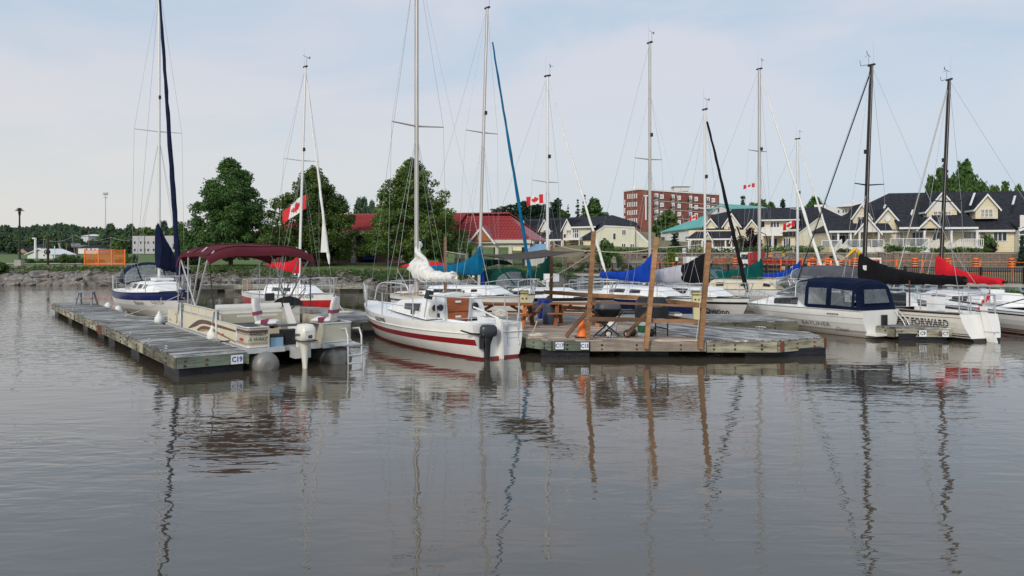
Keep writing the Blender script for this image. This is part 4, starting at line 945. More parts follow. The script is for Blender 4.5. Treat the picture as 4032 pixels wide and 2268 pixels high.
    for i in range(5): x = 4.3-.38*i; tp.tube([(x+.05*math.cos(a), math.cos(a)*.23*(1-.11*i), 2.30-.012*i+math.sin(a)*.23*(1-.12*i)) for a in [2*PI*j/12 for j in range(13)]], .018, 'deckwhite', 5)
    tp.build('sail_tie', t)
    pulpit(t, H, 7.0, .70, r=.026, split=True); rails(t, H, 2.8, 6.9, 3, .72, r=.02, wr=.009)
    pp = MB(); y0 = .84; top = [(2.4, 1.25, 1.78), (1.5, 1.2, 1.76), (.1, .86, 1.76), (-.02, .3, 1.76), (-.02, -.3, 1.76), (.1, -.86, 1.76), (1.2, -1.12, 1.76)]
    pp.tube(bez(top, 4), .028, 'steel', 7)
    for p in (top[1], top[2], top[5], top[6]): pp.tube([p, (p[0], p[1]*.98, 1.08)], .024, 'steel', 6)
    pp.build('pushpit', t)
    bx = MB(); bx.box((1.9, 1.2, 1.78), (.22, .16, .26), 'blackplastic', rot=Matrix.Rotation(.3, 3, 'X')); bx.tube([(2.0, 1.2, 1.7), (2.1, 1.25, 1.08)], .02, 'steel', 5); bx.build('throttle_box', t)
    rb = MB(); rb.slab([(-.02, -.0, 1.15), (-.26, -.0, 1.1), (-.34, -.0, -.35), (-.08, -.0, -.35)], (0, .07, 0), 'gel'); rb.build('rudder', t)
    MB().tube([(-.1, .03, 1.14), (.7, .05, 1.32), (1.2, .05, 1.4)], .028, 'gel', 6).build('tiller', t)
    outboard(t, (-.22, .52, .66), 'outblack', 'blackplastic', .98, R(65), True)
    MB().box((-.05, .5, .35), (.06, .3, .4), 'teakdeck').build('motor_bracket', t)
    ld = MB()
    for y in (-.30, -.68): ld.tube([(-.06, y, 1.28), (-.08, y, .5), (-.14, y, .35)], .018, 'steel', 6)
    for z in (1.27, .95, .55): ld.tube([(-.07, -.30, z), (-.07, -.68, z)], .016, 'steel', 6)
    ld.build('boarding_ladder', t)
    hulltext(H, t, 'SCALLYWAG', 4.9, .84, .20, 'ink', 1, sx=.72, bold=.006)
    cl = MB()
    for i in range(5): cl.tube([Vector((.9+.30*math.cos(a+i), -.72+.2*math.sin(a+i), 1.18+.02*i+.05*math.sin(a*2+i))) for a in [2*PI*j/12 for j in range(13)]], .016, 'rope', 5)
    cl.build('rope_coil', t)
    ms = MB(); ms.tube([(2.3, .85, 2.0), (2.3, .85, 1.15)], .03, 'deckwhite', 6)
    for i in range(4): ms.tube([Vector((2.25, .85+.16*math.cos(a), 1.15+.05*i+.07*math.sin(a))) for a in [2*PI*j/10 for j in range(11)]], .014, 'rope', 5)
    ms.build('mainsheet', t)
    for x in (2.7, 4.3): 
        w = MB(); w.lathe((x-1.0, 1.0, 1.1), [(.07, 0), (.06, .05), (.05, .06), (.07, .12)], 'blackplastic', 10); w.build('winch', t)
boat_scally()
ropeobj([(.75, 22.6, 1.0), G(2092, 1318, ZD+.05)], 'short stern line tying the red-striped sailboat to the picnic dock', .018, drop=.03)

def sailboat(label, bow, hd, L, B, fs, fb, bands, mast_s, mast_top, cover, jib=None, spread=.5, mm='mastwhite', lean=0, covertop=1.2, boomz=2.2, bl=3.4, dodger=None, cab=None, wins=None, rail=('blackpaint', .02, .02), sw=.85, names=(), frac=1, r=.08, wind=True, swing=0, pulp=True, side=True, deckm='deckwhite', sternp=True, thick=.22, transom='gel', cabh=.45, light=True, fs_rails=True, bot=.16, leany=0, wm='glassdark', dipp=.05, jibtop=.94):
    st = stern_from_bow(bow[0], bow[1], hd, L)
    t = boat_root('sailboat', label, 'sailboat', st, hd)
    H = Hull(L, B, fs, fb, tr=.72, rake=1.0, dip=dipp)
    H.build(t, bands, rail=rail, transom=transom); H.deck(t, m=deckm, cockpit=(.3, L*.32, .7, .45))
    x0, x1 = L*.33, L*.8
    cabin(t, x0, x1, B*.36, B*.24, fs, (fs+fb)/2+.03, cabh, cabh*.85, m=deckm, wins=wins if wins is not None else ((x0+.6, x0+1.7, .3, .72), (x0+2.1, x0+2.8, .3, .72)), front=1.1, wm=wm)
    mx = L-mast_s; z0 = fs+cabh+.05
    rig(t, mx, z0, mast_top, m=mm, r=r, spreaders=(spread,) if spread else (), sw=sw, bow=Vector((L-.1, 0, fb+.1)), stern=[Vector((.1, B*.3, fs)), Vector((.1, -B*.3, fs))], chain=B*.4, zd=fs+.05, lean=lean, leany=leany, jib=jib, frac=frac, wind=wind, light=light)
    if cover:
        sail_cover(t, cover, mx-.02, boomz, bl, boomz+covertop, swing=swing, thick=thick, bot=bot, seed=int(L*13+bl*7))
        q = Vector((-math.cos(swing), math.sin(swing), 0)); bm = MB().tube([Vector((mx, 0, boomz-.05)), Vector((mx, 0, boomz-.03))+q*(bl+.25)], .055, mm, 8); bm.tube([Vector((mx, 0, z0+.1)), Vector((mx, 0, boomz-.1))+q*1.3], .025, mm, 6); bm.build('boom', t)
        MB().tube([Vector((mx, 0, boomz))+q*(bl*.9), Vector((mx, 0, 0))+q*(bl*.9)+Vector((0, 0, fs+.1))], .012, 'rope', 5).build('mainsheet', t)
    if pulp: pulpit(t, H, L*.78, .62, r=.02)
    if sternp: pushpit(t, H, L*.13, .62, r=.02)
    rails(t, H, L*.13, L*.78, 5, .62)
    for (body, x, z, size, m, sd, kw) in names: hulltext(H, t, body, x, z, size, m, sd, **kw)
    return t, H
W0 = [(0, 'antifoul'), (.06, 'gel')]
t5, H5 = sailboat('white sailboat with a teal sail cover and long teal furled jib behind the nearest sailboat', (1.0, 32.6), HF+R(3), 10.2, 3.2, 1.0, 1.25, W0+[(.5, 'gel'), (.62, 'gel'), (.72, 'navyband'), (.86, 'gel'), (1.0, 'cream')], 4.0, Z(30, 35.9), 'c_teal', jib=('c_teal', .085, .05, .87), mm='mastgrey', spread=.55, covertop=.98, boomz=2.32, bl=4.0, lean=0, leany=.5, r=.09, thick=.24, bot=.3,
    wins=((3.9, 4.6, .3, .7), (4.8, 5.9, .3, .7), (6.6, 7.0, .35, .65)), sw=.95)
rb = MB(); 
rb.tube([(6.15, .1, 2.3), (6.15, .1, 1.4)], .05, 'c_blue', 6)
for k in range(4): rb.tube([(6.2+.05*k, .12, 2.2), (6.15+.07*k, .18, 1.7), (6.2+.05*k, .1, 1.45)], .02, 'c_blue', 5)
rb.build('blue_rope', t5)
t6, H6 = sailboat('white sailboat with green dodger behind the picnic tables, dark gunwale dots along its side', (4.4, 32.4), HF+R(8), 9.3, 3.2, .95, 1.15, [(0, 'antifoul'), (.06, 'gelgrey'), (.9, 'gelgrey'), (1.0, 'blackpaint')], 3.9, Z(313, 35.8), 'c_darkgreen', jib=('c_white', .07, .1, .9), mm='mastwhite', spread=.50, covertop=.9, boomz=2.0, bl=3.2, swing=R(14), thick=.2, bot=.2, r=.08, sw=.9)
MB().box((6.1, -.5, 1.95), (.5, .5, .35), 'deckwhite').build('hatch_box', t6)
def dodger(parent, xa, xb, w, z0, h, m, clear='vinyl'):
    f = MB(); arc = lambda x, w_, h_: [Vector((x, w_*math.cos(a), z0+h_*math.sin(a)**.6)) for a in [PI*i/12 for i in range(13)]]
    A0, A1, A2 = arc(xb, w, .05), arc((xa*.45+xb*.55), w, h), arc(xa, w*.97, h*.95)
    lo = [p.lerp(q, .12) for p, q in zip(A0, A1)]; hi = [p.lerp(q, .8) for p, q in zip(A0, A1)]
    f.loft([hi, A1, A2], m, closed=False, caps=False); f.loft([A0, lo], m, closed=False, caps=False)
    for i in (0, 4, 8, 12): f.tube([A0[i], A1[i]], .04, m, 5)
    f.build('dodger', parent)
    g = MB(); g.loft([lo, hi], clear, closed=False, caps=False); g.build('dodger_window', parent)
dodger(t6, 1.8, 4.0, 1.25, 1.4, .95, 'c_darkgreen')
bim = MB(); bim.loft([[Vector((x, 1.3*math.cos(a), 2.45+.3*math.sin(a)+dz)) for a in [PI*i/8 for i in range(9)]] for x, dz in ((-.1, -.1), (.8, .05), (1.8, 0))], 'c_darkgreen', closed=False, caps=False); bim.build('bimini', t6)
bf = MB()
for sd in (-1, 1):
    for x in (.0, 1.6): bf.tube([(x, sd*1.28, 2.4), (.9, sd*1.3, 1.0)], .018, 'steel', 5)
bf.build('bimini_frame', t6)
t7, H7 = sailboat('navy-hulled sailboat with a royal blue sail cover, moored behind the grills', (8.4, 32.9), HF-R(10), 9.6, 3.2, 1.0, 1.05, [(0, 'antifoul'), (.06, 'gel'), (.9, 'hullnavy'), (1.0, 'gel')], 3.9, Z(172, 36.5), 'c_blue', mm='mastgrey', spread=.52, covertop=.98, boomz=1.95, bl=4.1, frac=.80, r=.09, sw=.8, thick=.22, bot=.3)
t8, H8 = sailboat('white sailboat lettered Ovation with a grey and black sail cover and black furled jib', (10.45, 33.2), math.atan2(-.94, .35), 8.6, 3.0, .95, 1.06, [(0, 'antifoul'), (.06, 'gelgrey'), (.74, 'gelgrey'), (.84, 'blackpaint'), (1.0, 'gel')], 3.35, Z(430, 36.2), None, jib=('c_black', .10, .02, .93), mm='mastwhite', spread=.44, r=.075, sw=.8, cabh=.48,
    wins=((3.6, 4.8, .25, .8, .1), (5.2, 6.0, .25, .7, -.0)), names=(('Ovation', 7.0, .40, .36, 'ink', -1, dict(shear=.25, bold=.006)), ('80E4503', 6.75, .96, .17, 'ink', -1, {})))
sail_cover(t8, 'c_grey', 5.0, 1.95, 3.0, 2.5, swing=-R(38), thick=.42, bot=.5, seed=8, endh=.2, curve=1.0, label='silver-grey end of the sail cover')
sail_cover(t8, 'c_black', 5.28, 2.0, 1.15, 2.95, swing=-R(38), thick=.42, bot=.52, seed=6, endh=.5, curve=1.0, label='black mast end of the sail cover')
t9, H9 = sailboat('cream sailboat with a deep green sail cover and green-framed windscreen', (15.4, 36.6), HF-R(6), 10.8, 3.3, 1.1, 1.3, [(0, 'antifoul'), (.06, 'gelcream'), (.75, 'gelgrey'), (.9, 'gel'), (1, 'gel')], 4.3, Z(271, 40.2), 'c_green', jib=('c_white', .085, .02, .93), mm='mastgrey', spread=.61, covertop=.8, boomz=1.88, bl=4.8, r=.10, sw=.7, thick=.26, bot=.5, deckm='cream',
    wins=((4.4, 4.9, .3, .7), (6.0, 6.5, .3, .7), (7.4, 7.8, .3, .7)), cabh=.5, lean=.0)
dodger(t9, 1.9, 4.0, 1.25, 1.55, .75, 'c_green')
for x in (5.2, 7.0):
    MB().tube([(x, -.7, 1.72), (x+.1, -.7, 1.80), (x+.9, -.7, 1.80), (x+1.0, -.7, 1.72)], .03, 'teak', 6).build('grab_rail', t9)
t10, H10 = sailboat('small white sailboat with a bright blue sail cover in front of the red flatbed truck', (19.9, 45), HF, 8.2, 2.8, .9, 1.05, W0+[(.9, 'gel'), (1, 'gel')], 3.2, Z(548, 47.6), 'c_blue', jib=('c_white', .085, .02, .92), spread=.5, mm='mastwhite', covertop=.85, boomz=1.62, bl=3.4, sw=.6, r=.085, thick=.22)
hd = math.atan2(.954, -.30)
def ff():
    L = 10.0; t = boat_root('sailboat', 'racing sailboat lettered FAST FORWARD 2.0 with dark mast and black sail cover', 'sailboat', (16.25, 26.3), hd)
    H = Hull(L, 3.1, .92, 1.15, tr=.55, rake=.9, dk=.35, mx=.45, full=2.0, dip=.04, srake=.45)
    H.build(t, [(.0, 'blackpaint'), (.12, 'blackpaint'), (.16, 'gelcream'), (.21, 'blackpaint'), (.25, 'gelcream'), (.28, 'blackpaint'), (.86, 'gelcream'), (.88, 'blackpaint'), (1.0, 'gelcream')], rail=('blackpaint', .02, .03), transom='gel')
    H.deck(t, cockpit=(.4, 3.6, .7, .4))
    mb = MB(); mb.loft([[H.pt(T, 1, 1, -.12)+Vector((0, 0, .03)) for T in np.linspace(.02, .42, 10)], [H.pt(T, 1, 1, -.5)+Vector((0, 0, .045)) for T in np.linspace(.02, .42, 10)]], 'teakdeck', closed=False, caps=False); mb.build('teak_seat', t)
    cabin(t, 3.6, 8.0, 1.05, .7, .97, 1.05, .45, .36, wins=((4.2, 5.2, .3, .72, .1), (5.6, 6.7, .3, .72, .1)), front=1.2)
    MB().bb((3.56, -.4, .9), (3.62, .4, 1.5), 'glassdark').build('companionway', t)
    MB().box((1.6, .2, 1.2), (.35, .5, .5), 'deckwhite').build('helm_pedestal', t)
    rig(t, 5.4, 1.45, 10.9, m='mastdark', r=.105, spreaders=(.47,), sw=.75, bow=Vector((L-.1, 0, 1.3)), stern=[Vector((.0, .75, 1.0)), Vector((.0, -.75, 1.0))], chain=1.2, zd=1.05, leany=-.42, wr=.009, jib=None)
    MB().tube([Vector((L-.2, 0, 1.3)), Vector((5.45, -.4, 10.6))], .026, 'blackplastic', 6).build('forestay', t)
    MB().tube([Vector((5.3, -.42, 10.95)), Vector((6.1, -.5, 11.05)), Vector((6.15, -.5, 11.3))], .012, 'blackplastic', 4).build('wind_sensor', t)
    sail_cover(t, 'c_black', 5.38, 2.12, 4.6, 2.95, thick=.2, bot=.34, seed=2, endh=.10, curve=2.8, swing=R(-3))
    MB().tube([(5.4, 0, 2.1), (.65, -.2, 2.06)], .06, 'mastdark', 8).build('boom', t)
    MB().tube([(3.0, 0, 2.0), (3.0, 0, 1.0)], .028, 'rust', 5).build('mainsheet', t)
    MB().bb((5.05, .145, 2.35), (5.25, .16, 2.55), 'reflect').build('maker_patch', t)
    pushpit(t, H, 1.4, .65, r=.022); rails(t, H, 1.4, 8.2, 5, .62); pulpit(t, H, 8.2, .65)
    r = MB(); r.slab([(-.28, -.03, 1.2), (-.05, -.03, 1.2), (-.42, -.03, -.3), (-.82, -.03, -.3)], (0, .06, 0), 'gel'); r.build('rudder', t)
    MB().tube([(-.1, 0, 1.25), (1.2, 0, 1.35)], .03, 'blackplastic', 6).build('tiller', t)
    for z, d in ((.35, -.6), (1.05, -.25)): MB().box((d+.1, 0, z), (.5, .1, .04), 'alu').build('gudgeon', t)
    hulltext(H, t, 'FAST FORWARD', 1.38, .56, .36, 'ink', 1, shear=.12, sx=.76, bold=.012)
    for k in range(3):
        MB().add([H.at(.1+i*.14, .47+.08*k+dz, 1, .036) for i in range(20) for dz in (0, .014)], [(2*i, 2*i+2, 2*i+3, 2*i+1) for i in range(19)], 'gelcream').build('lettering_stripe', t)
    hulltext(H, t, '2.0', .55, .30, .15, 'ink', 1)
    MB().box((.2, -1.1, 1.5), (.03, .4, .22), 'signwhite').build('sail_number_plate', t)
ff()
def asb():
    L = 11.5; hh = math.atan2(.99, -.12); t = boat_root('sailboat', 'dark-masted sailboat with a red sail cover and maroon letters AS on its hull', 'sailboat', (20.3, 26.3), hh)
    H = Hull(L, 3.2, .85, 1.15, tr=.7, rake=1.0, dip=.02)
    H.build(t, [(.05, 'redband'), (.12, 'gelgrey'), (.16, 'redband'), (.20, 'gelgrey'), (.24, 'redband'), (.85, 'gelgrey'), (.92, 'blackpaint'), (1.0, 'gelgrey')], rail=('alu', .02, .02))
    H.deck(t, cockpit=(.4, 3.8, .7, .4)); cabin(t, 4.2, 9.2, 1.1, .7, .92, 1.0, .5, .38, wins=((5, 6, .3, .7), (6.5, 7.5, .3, .7)), front=1.3)
    MB().box((4.0, .6, 1.35), (.5, .6, .5), 'deckwhite').build('hatch_garage', t)
    rig(t, 7.9, 1.4, 10.9, m='mastdark', r=.105, spreaders=(.42,), sw=.75, bow=Vector((L-.1, 0, 1.3)), stern=Vector((.0, 0, 1.0)), chain=1.2, zd=1.05, leany=-.45, wr=.009)
    MB().tube([Vector((L-.2, 0, 1.3)), Vector((7.95, -.44, 10.6))], .022, 'rope', 6).build('forestay', t)
    MB().tube([Vector((7.8, -.45, 10.95)), Vector((8.5, -.5, 11.0)), Vector((8.55, -.5, 11.2))], .012, 'blackplastic', 4).build('wind_sensor', t)
    sail_cover(t, 'c_red', 7.88, 2.05, 3.7, 2.9, thick=.2, bot=.24, seed=4, endh=.1, curve=2.8, droop=-.12, swing=R(1))
    MB().tube([(7.9, 0, 2.0), (4.0, 0, 1.88)], .06, 'mastdark', 8).build('boom', t)
    pushpit(t, H, 1.3, .65, r=.02); rails(t, H, 1.3, 9.3, 6, .62, r=.02, wr=.009)
    hulltext(H, t, 'AS', 3.4, .50, .42, 'inkred', 1, bold=.02)
    p = Vector((3.0, 1.3, 1.0)); MB().tube([p, p+Vector((-2.6, -.3, .75))], .022, 'blackplastic', 6).build('fishing_rod', t)
asb()

def pontoon():
    mat('pontoonalu', (.26, .255, .235), .5, .3, var=.25, scale=2, dirt=((.12, .11, .08), .5, 2))
    mat('blueroof', (.22, .38, .52), .5, var=.1)
    t = boat_root('pontoon_boat', 'cream pontoon boat lettered RARELY A WAKE under a maroon bimini', 'pontoon boat', (-5.62, 20.35), HV)
    L, W, z0 = 9.6, 1.5, .55
    for y in (-1.02, 1.02):
        b = MB(); b.tube([(-.27, y, .12), (-.24, y, .12), (-.15, y, .12), (0, y, .12), (L-1.4, y, .12), (L-.7, y, .18), (L-.2, y, .36), (L, y, .46)], [.12, .24, .32, .345, .345, .30, .16, .03], 'pontoonalu', 18)
        b.build('pontoon', t, label=None)
    b = MB(); b.bb((0.25, -W, z0-.14), (L, W, z0), 'alupaint'); b.bb((0, -W, z0-.12), (.25, -.55, z0), 'alupaint'); b.bb((0, .5, z0-.12), (.25, W, z0), 'alupaint')
    for dz in (-.05, -.10): 
        for sd in (-1, 1): b.bb((0, sd*(W+.01)-.015, z0+dz-.012), (L, sd*(W+.01)+.015, z0+dz+.012), 'steel')
    b.build('deck_frame', t)
    MB().bb((.3, -W+.05, z0), (L-.1, W-.05, z0+.015), 'tan').build('deck_floor', t)
    for x in np.linspace(1, L-1.2, 8): MB().bb((x, -1.1, .38), (x+.06, 1.1, .43), 'alupaint').build('cross_beam', t)
    def side(x0, x1, zt, sd, nm='side_panel', m='fluted'):
        y = sd*(W-.03); o = MB().bb((x0, y-.012, z0+.03), (x1, y+.012, zt), m).build(nm, t)
        f = MB(); f.tube([(x0, y, z0+.02), (x0, y, zt), (x1, y, zt), (x1, y, z0+.02)], .022, 'alupaint', 6, cap=False); f.tube([(x0, y, z0+.03), (x1, y, z0+.03)], .022, 'alupaint', 6); f.build('rail_frame', t)
        return o
    hl, hm = z0+.54, z0+.80
    side(1.0, 3.1, hl, 1, m='cream'); side(3.1, 7.0, hl, 1, m='cream'); side(7.6, 9.3, hl-.02, 1, m='cream'); side(1.0, 4.0, hl, -1); side(4.0, 9.3, hl, -1)
    for k in range(4): 
        xa = 3.2+.93*k; MB().bb((xa, W-.04, hl+.04), (xa+.86, W-.02, hm), 'cream').build('upper_panel', t)
    f = MB(); f.tube([(3.12, W-.03, hm+.02), (6.95, W-.03, hm+.02)], .028, 'alupaint', 6)
    for k in range(5): f.box((3.15+.93*k, W-.03, (hl+hm)/2+.02), (.06, .03, hm-hl), 'alupaint')
    f.build('upper_rail', t)
    for sd, yo in ((1, .90), (-1, -.6)):
        rc = .14; pts = [(1.02, sd*(W-.03))]+[(rc+.12-rc*math.sin(a), sd*(W-.03-rc+rc*math.cos(a))) for a in np.linspace(0, PI/2, 6)]+[(.12, yo)]
        mb = MB(); mb.loft([[Vector((x, y, z0+.03)) for x, y in pts], [Vector((x, y, hl)) for x, y in pts]], 'fluted', closed=False, caps=False); pn = mb.build('stern_panel', t)
        for z, r, m in ((hl, .028, 'alupaint'), (z0+.03, .026, 'alupaint')): MB().tube([(x, y, z) for x, y in pts], r, m, 6).build('panel_rail', pn)
        if sd > 0:
            o2 = [(x-.012*(i > 0), y+.012*sd*(i < 5)) for i, (x, y) in enumerate(pts)]
            for za, zb, m in ((z0+.40, z0+.47, 'brownpaint'), (z0+.10, z0+.15, 'tan'), (z0+.36, z0+.375, 'brownpaint')):
                MB().loft([[Vector((x, y, za)) for x, y in o2], [Vector((x, y, zb)) for x, y in o2]], m, closed=False, caps=False).build('stripe', pn)
        MB().bb((.10, yo-.02, z0), (1.0, yo+.02, hl), 'fluted').build('inner_panel', t)
    y = W-.015
    def sw(top, bot, m, o): MB().loft([[Vector((x, y+o, z)) for x, z in bez([(a, b, 0) for a, b in top], 5) and [(p.x, p.y) for p in bez([(a, b, 0) for a, b in top], 5)]], [Vector((x, y+o, z)) for x, z in [(p.x, p.y) for p in bez([(a, b, 0) for a, b in bot], 5)]]], m, closed=False, caps=False).build('swoosh', t)
    sw([(6.3, .62), (5.6, .82), (4.9, .97), (4.0, 1.02), (2.8, .99), (1.0, .96)], [(6.1, .62), (5.3, .74), (4.7, .86), (4.0, .90), (2.8, .90), (1.0, .91)], 'brownpaint', .003)
    sw([(5.2, .64), (4.7, .78), (4.1, .84), (3.4, .83), (2.6, .76), (1.0, .66)], [(4.9, .62), (4.5, .68), (4.0, .72), (3.4, .73), (2.6, .70), (1.0, .62)], 'brownpaint', .004)
    sw([(4.9, .66), (4.5, .71), (4.0, .75), (3.4, .77), (2.6, .73), (1.0, .65)], [(4.8, .63), (4.4, .66), (4.0, .70), (3.4, .735), (2.6, .70), (1.0, .625)], 'tan', .006)
    MB().lathe((8.0, y+.008, .82), [(.17, 0), (.17, .006), (.15, .008)], 'tan', 20, axis=Matrix.Rotation(R(-90), 3, 'X')).build('round_emblem', t)
    MB().lathe((8.0, y+.018, .80), [(.14, 0), (.13, .004)], 'cream', 20, axis=Matrix.Rotation(R(-90), 3, 'X')).build('emblem_field', t)
    for x, z in ((7.3, .74), (4.4, .72), (2.2, .70)): MB().bb((x, y, z), (x+.14, y+.01, z+.07), 'redhull').build('reflector', t)
    text('lettering', 'PARTY 21', .09, 'ink', t, fn=lambda u, v: Vector((8.9-u, y+.012, .70+v)))
    TX = lambda zc, yc: (lambda u, v: Vector((.104, yc-u, zc+v)))
    text('lettering', 'RARELY', .145, 'ink', t, fn=TX(.92, 1.19), shear=.3, sx=.9); text('lettering', 'A WAKE', .145, 'ink', t, fn=TX(.78, 1.19), shear=.3, sx=.9)
    MB().bb((.40, 1.49, .74), (.62, 1.51, .80), 'redhull').build('reflector', t)
    for x in (3.0, 7.4):
        MB().tube([(x+.3, W, hl-.1), (x+.1, W+.0, hm+.0), (x-.1, W, hm+.02), (x-.12, W, z0)], .03, 'alupaint', 7).build('gate_post', t)
    s = MB(); s.bb((3.0, -.45, z0), (3.55, 1.35, z0+.78), 'vinylseat'); s.build('lounge_back', t)
    MB().bb((2.96, -.42, z0+.05), (3.0, 1.3, z0+.72), 'fluted').build('lounge_panel', t)
    b = MB(); b.tube([(3.25, -.5, z0+.86), (3.25, 1.42, z0+.86)], .12, 'vinylseat', 10); b.build('lounge_cushion', t)
    MB().bb((2.955, .9, z0+.60), (2.965, -.3, z0+.66), 'gelgrey').build('ruler_strip', t)
    def seat(x, y, rz):
        M_ = Matrix.Translation((x, y, z0)) @ Matrix.Rotation(rz, 4, 'Z'); q = MB(M_)
        q.tube([(0, 0, 0), (0, 0, .42)], .05, 'blackplastic', 8); q.box((0, 0, .44), (.5, .5, .05), 'blackplastic'); se = q.build('seat_pedestal', t)
        q = MB(M_); q.loft([ring_ell(Vector((xx, 0, .56)), hz, .27, n=12) for xx, hz in ((-.28, .05), (-.22, .09), (0, .085), (.2, .10), (.3, .05))], 'vinylseat'); q.build('seat_cushion', t)
        q = MB(M_); q.box((-.02, 0, .56), (.18, .55, .17), 'maroonpaint'); q.build('seat_band', t)
        q = MB(M_); q.loft([[Vector((-.26-.10*k-.0, yy, .6+.62*k))+Vector((dx, 0, 0)) for yy, dx in ((-.22*wd, .04), (0, .07), (.22*wd, .04), (.22*wd, -.03), (0, -.05), (-.22*wd, -.03))] for k, wd in ((0, .9), (.2, 1), (.7, 1), (.95, .85), (1.02, .55))], 'vinylseat'); q.build('seat_back', t)
        q = MB(M_); q.box((-.29, 0, .82), (.13, .46, .1), 'maroonpaint', rot=Matrix.Rotation(-.16, 3, 'Y')); q.build('seat_band', t)
    seat(1.25, .55, R(-126)); seat(1.1, -1.05, R(40))
    MB().bb((.7, .5, z0+.50), (1.9, 1.4, z0+.53), 'c_dgrey').build('rear_bench', t)
    MB().bb((.35, -.9, z0+.50), (.8, .5, z0+.53), 'c_dgrey').build('fish_table', t)
    h = MB(); h.loft([[Vector((x, yy, z)) for x, z in ((3.9, z0), (3.9, z0+.85), (4.2, z0+1.05), (4.8, z0+.95), (4.9, z0))] for yy in (-1.35, -.55)], 'vinylseat', smooth=False); h.build('helm_console', t)
    d = MB(); d.loft([[Vector((3.86+.1*k, -.95+.5*math.cos(a)*(1-.1*k), z0+.82+.30*math.sin(a)*(1-.1*k))) for a in [PI*j/10 for j in range(11)]] for k in (0, 3)], 'blackplastic', closed=True); d.build('dashboard', t)
    st = MB(); st.tube([Vector((3.75, -.95+.2*math.cos(a), z0+.92+.2*math.sin(a))) for a in [2*PI*j/16 for j in range(17)]], .02, 'blackplastic', 6, cap=False); st.tube([(3.75, -1.1, z0+.92), (3.75, -.8, z0+.92)], .012, 'blackplastic', 5); st.build('steering_wheel', t)
    MB().box((3.8, -.35, z0+1.12), (.06, .28, .24), 'blackplastic').build('fish_finder', t)
    MB().loft([[Vector((2.7+.5*u*u, yy, z0+.0+.95*u)) for u in (0, .4, .8, 1)]+[Vector((2.2, yy, z0))] for yy in (-.75, -.55)], 'vinylseat', smooth=False).build('helm_seat_side', t)
    MB().bb((5.0, -1.4, z0), (8.8, -.9, z0+.45), 'vinylseat').build('side_couch', t); MB().bb((5.0, .9, z0), (6.9, 1.42, z0+.45), 'vinylseat').build('side_couch', t)
    MB().bb((5.0, -1.45, z0+.45), (8.8, -1.3, z0+.85), 'vinylseat').build('couch_back', t)
    MB().bb((.2, .48, z0), (.65, .82, z0+.24), 'blueroof').build('cooler', t); MB().bb((.2, .46, z0+.24), (.66, .84, z0+.30), 'blackplastic').build('cooler_lid', t)
    MB().bb((.3, 0, z0), (.75, .40, z0+.40), 'blackplastic').build('battery_box', t)
    mat('enginewhite', (.74, .72, .64), .3, var=.04)
    ob = outboard(t, (-.42, .12, .72), 'enginewhite', 'enginewhite', 1.28, 0, False)
    MB().bb((-.79, -.11, .735), (-.10, .35, .752), 'ink').build('cowl_stripe', ob)
    text('lettering', 'Johnson', .13, 'ink', ob, fn=lambda u, v: Vector((-.46-u, .352, .90+v+u*.10)), shear=.2, bold=.003)
    text('lettering', '60', .11, 'ink', ob, fn=lambda u, v: Vector((-.805, .12-u, .86+v)), bold=.008)
    MB().bb((-.80, 0, .80), (-.79, .24, 1.02), 'gelgrey').build('cowl_plate', ob)
    MB().bb((-.28, -.1, .25), (.1, .34, .55), 'alupaint').build('motor_mount', t)
    ld = MB()
    for yy in (-1.15, -1.55): ld.tube([(.3, yy, z0+.35), (-.15, yy, z0+.40), (-.3, yy, z0+.2), (-.32, yy, -.15)], .026, 'alupaint', 7)
    for z in (.5, .22, .0): ld.tube([(-.32, -1.15, z), (-.32, -1.55, z)], .028, 'alupaint', 6)
    ld.build('boarding_ladder', t)
    MB().bb((-.35, -1.5, z0-.05), (.1, -.75, z0-.01), 'alupaint').build('swim_platform', t)
    zt = 3.2; n = 14
    xs_ = [3.3, 3.55, 5.2, 6.9, 7.5]; zs = [zt-.22, zt+.04, zt+.12, zt+.04, zt-.28]
    rg = []
    for x, z in zip([p.x for p in bez([(a, b, 0) for a, b in zip(xs_, zs)], 4)], [p.y for p in bez([(a, b, 0) for a, b in zip(xs_, zs)], 4)]):
        rg.append([Vector((x, 1.60*s, z-.26*abs(s)**4+.012*math.sin(7*s+3*x))) for s in np.linspace(-1, 1, 13)])
    c = MB(); c.loft(rg, 'c_maroon', closed=False, caps=False); c.loft([[p-Vector((0, 0, .02)) for p in r] for r in rg], 'c_maroon', closed=False, caps=False)
    for sd in (0, -1): c.loft([[r[sd] for r in rg], [r[sd]-Vector((0, 0, .12)) for r in rg]], 'c_maroon', closed=False, caps=False)
    cp = c.build('bimini_canopy', t)
    for r_ in (rg[4], rg[8], rg[12]): MB().tube([p+Vector((0, 0, .015)) for p in r_], .022, 'c_maroon', 5).build('canopy_seam', cp)
    bf = MB()
    for sd in (-1, 1):
        yb = sd*(W-.03); yt = sd*1.55
        bf.tube([(5.4, yb, hm), (3.6, yt, zt-.3), (3.5, yt*.9, zt-.1)], .026, 'alupaint', 7)
        bf.tube([(5.4, yb, hm), (7.1, yt, zt-.3), (7.2, yt*.9, zt-.14)], .026, 'alupaint', 7)
        bf.tube([(5.9, yb, hm), (4.4, yt, zt-.15), (4.3, yt*.9, zt+.02)], .024, 'alupaint', 7)
        bf.tube([(7.8, yb, hm), (7.1, yt, zt-.3)], .018, 'alupaint', 6); bf.tube([(3.3, yb, hm), (3.5, yt, zt-.28)], .02, 'blackplastic', 5)
        bf.tube([(6.4, yb, hm), (6.0, yt, zt-.1)], .024, 'alupaint', 7)
    bf.build('bimini_frame', t)
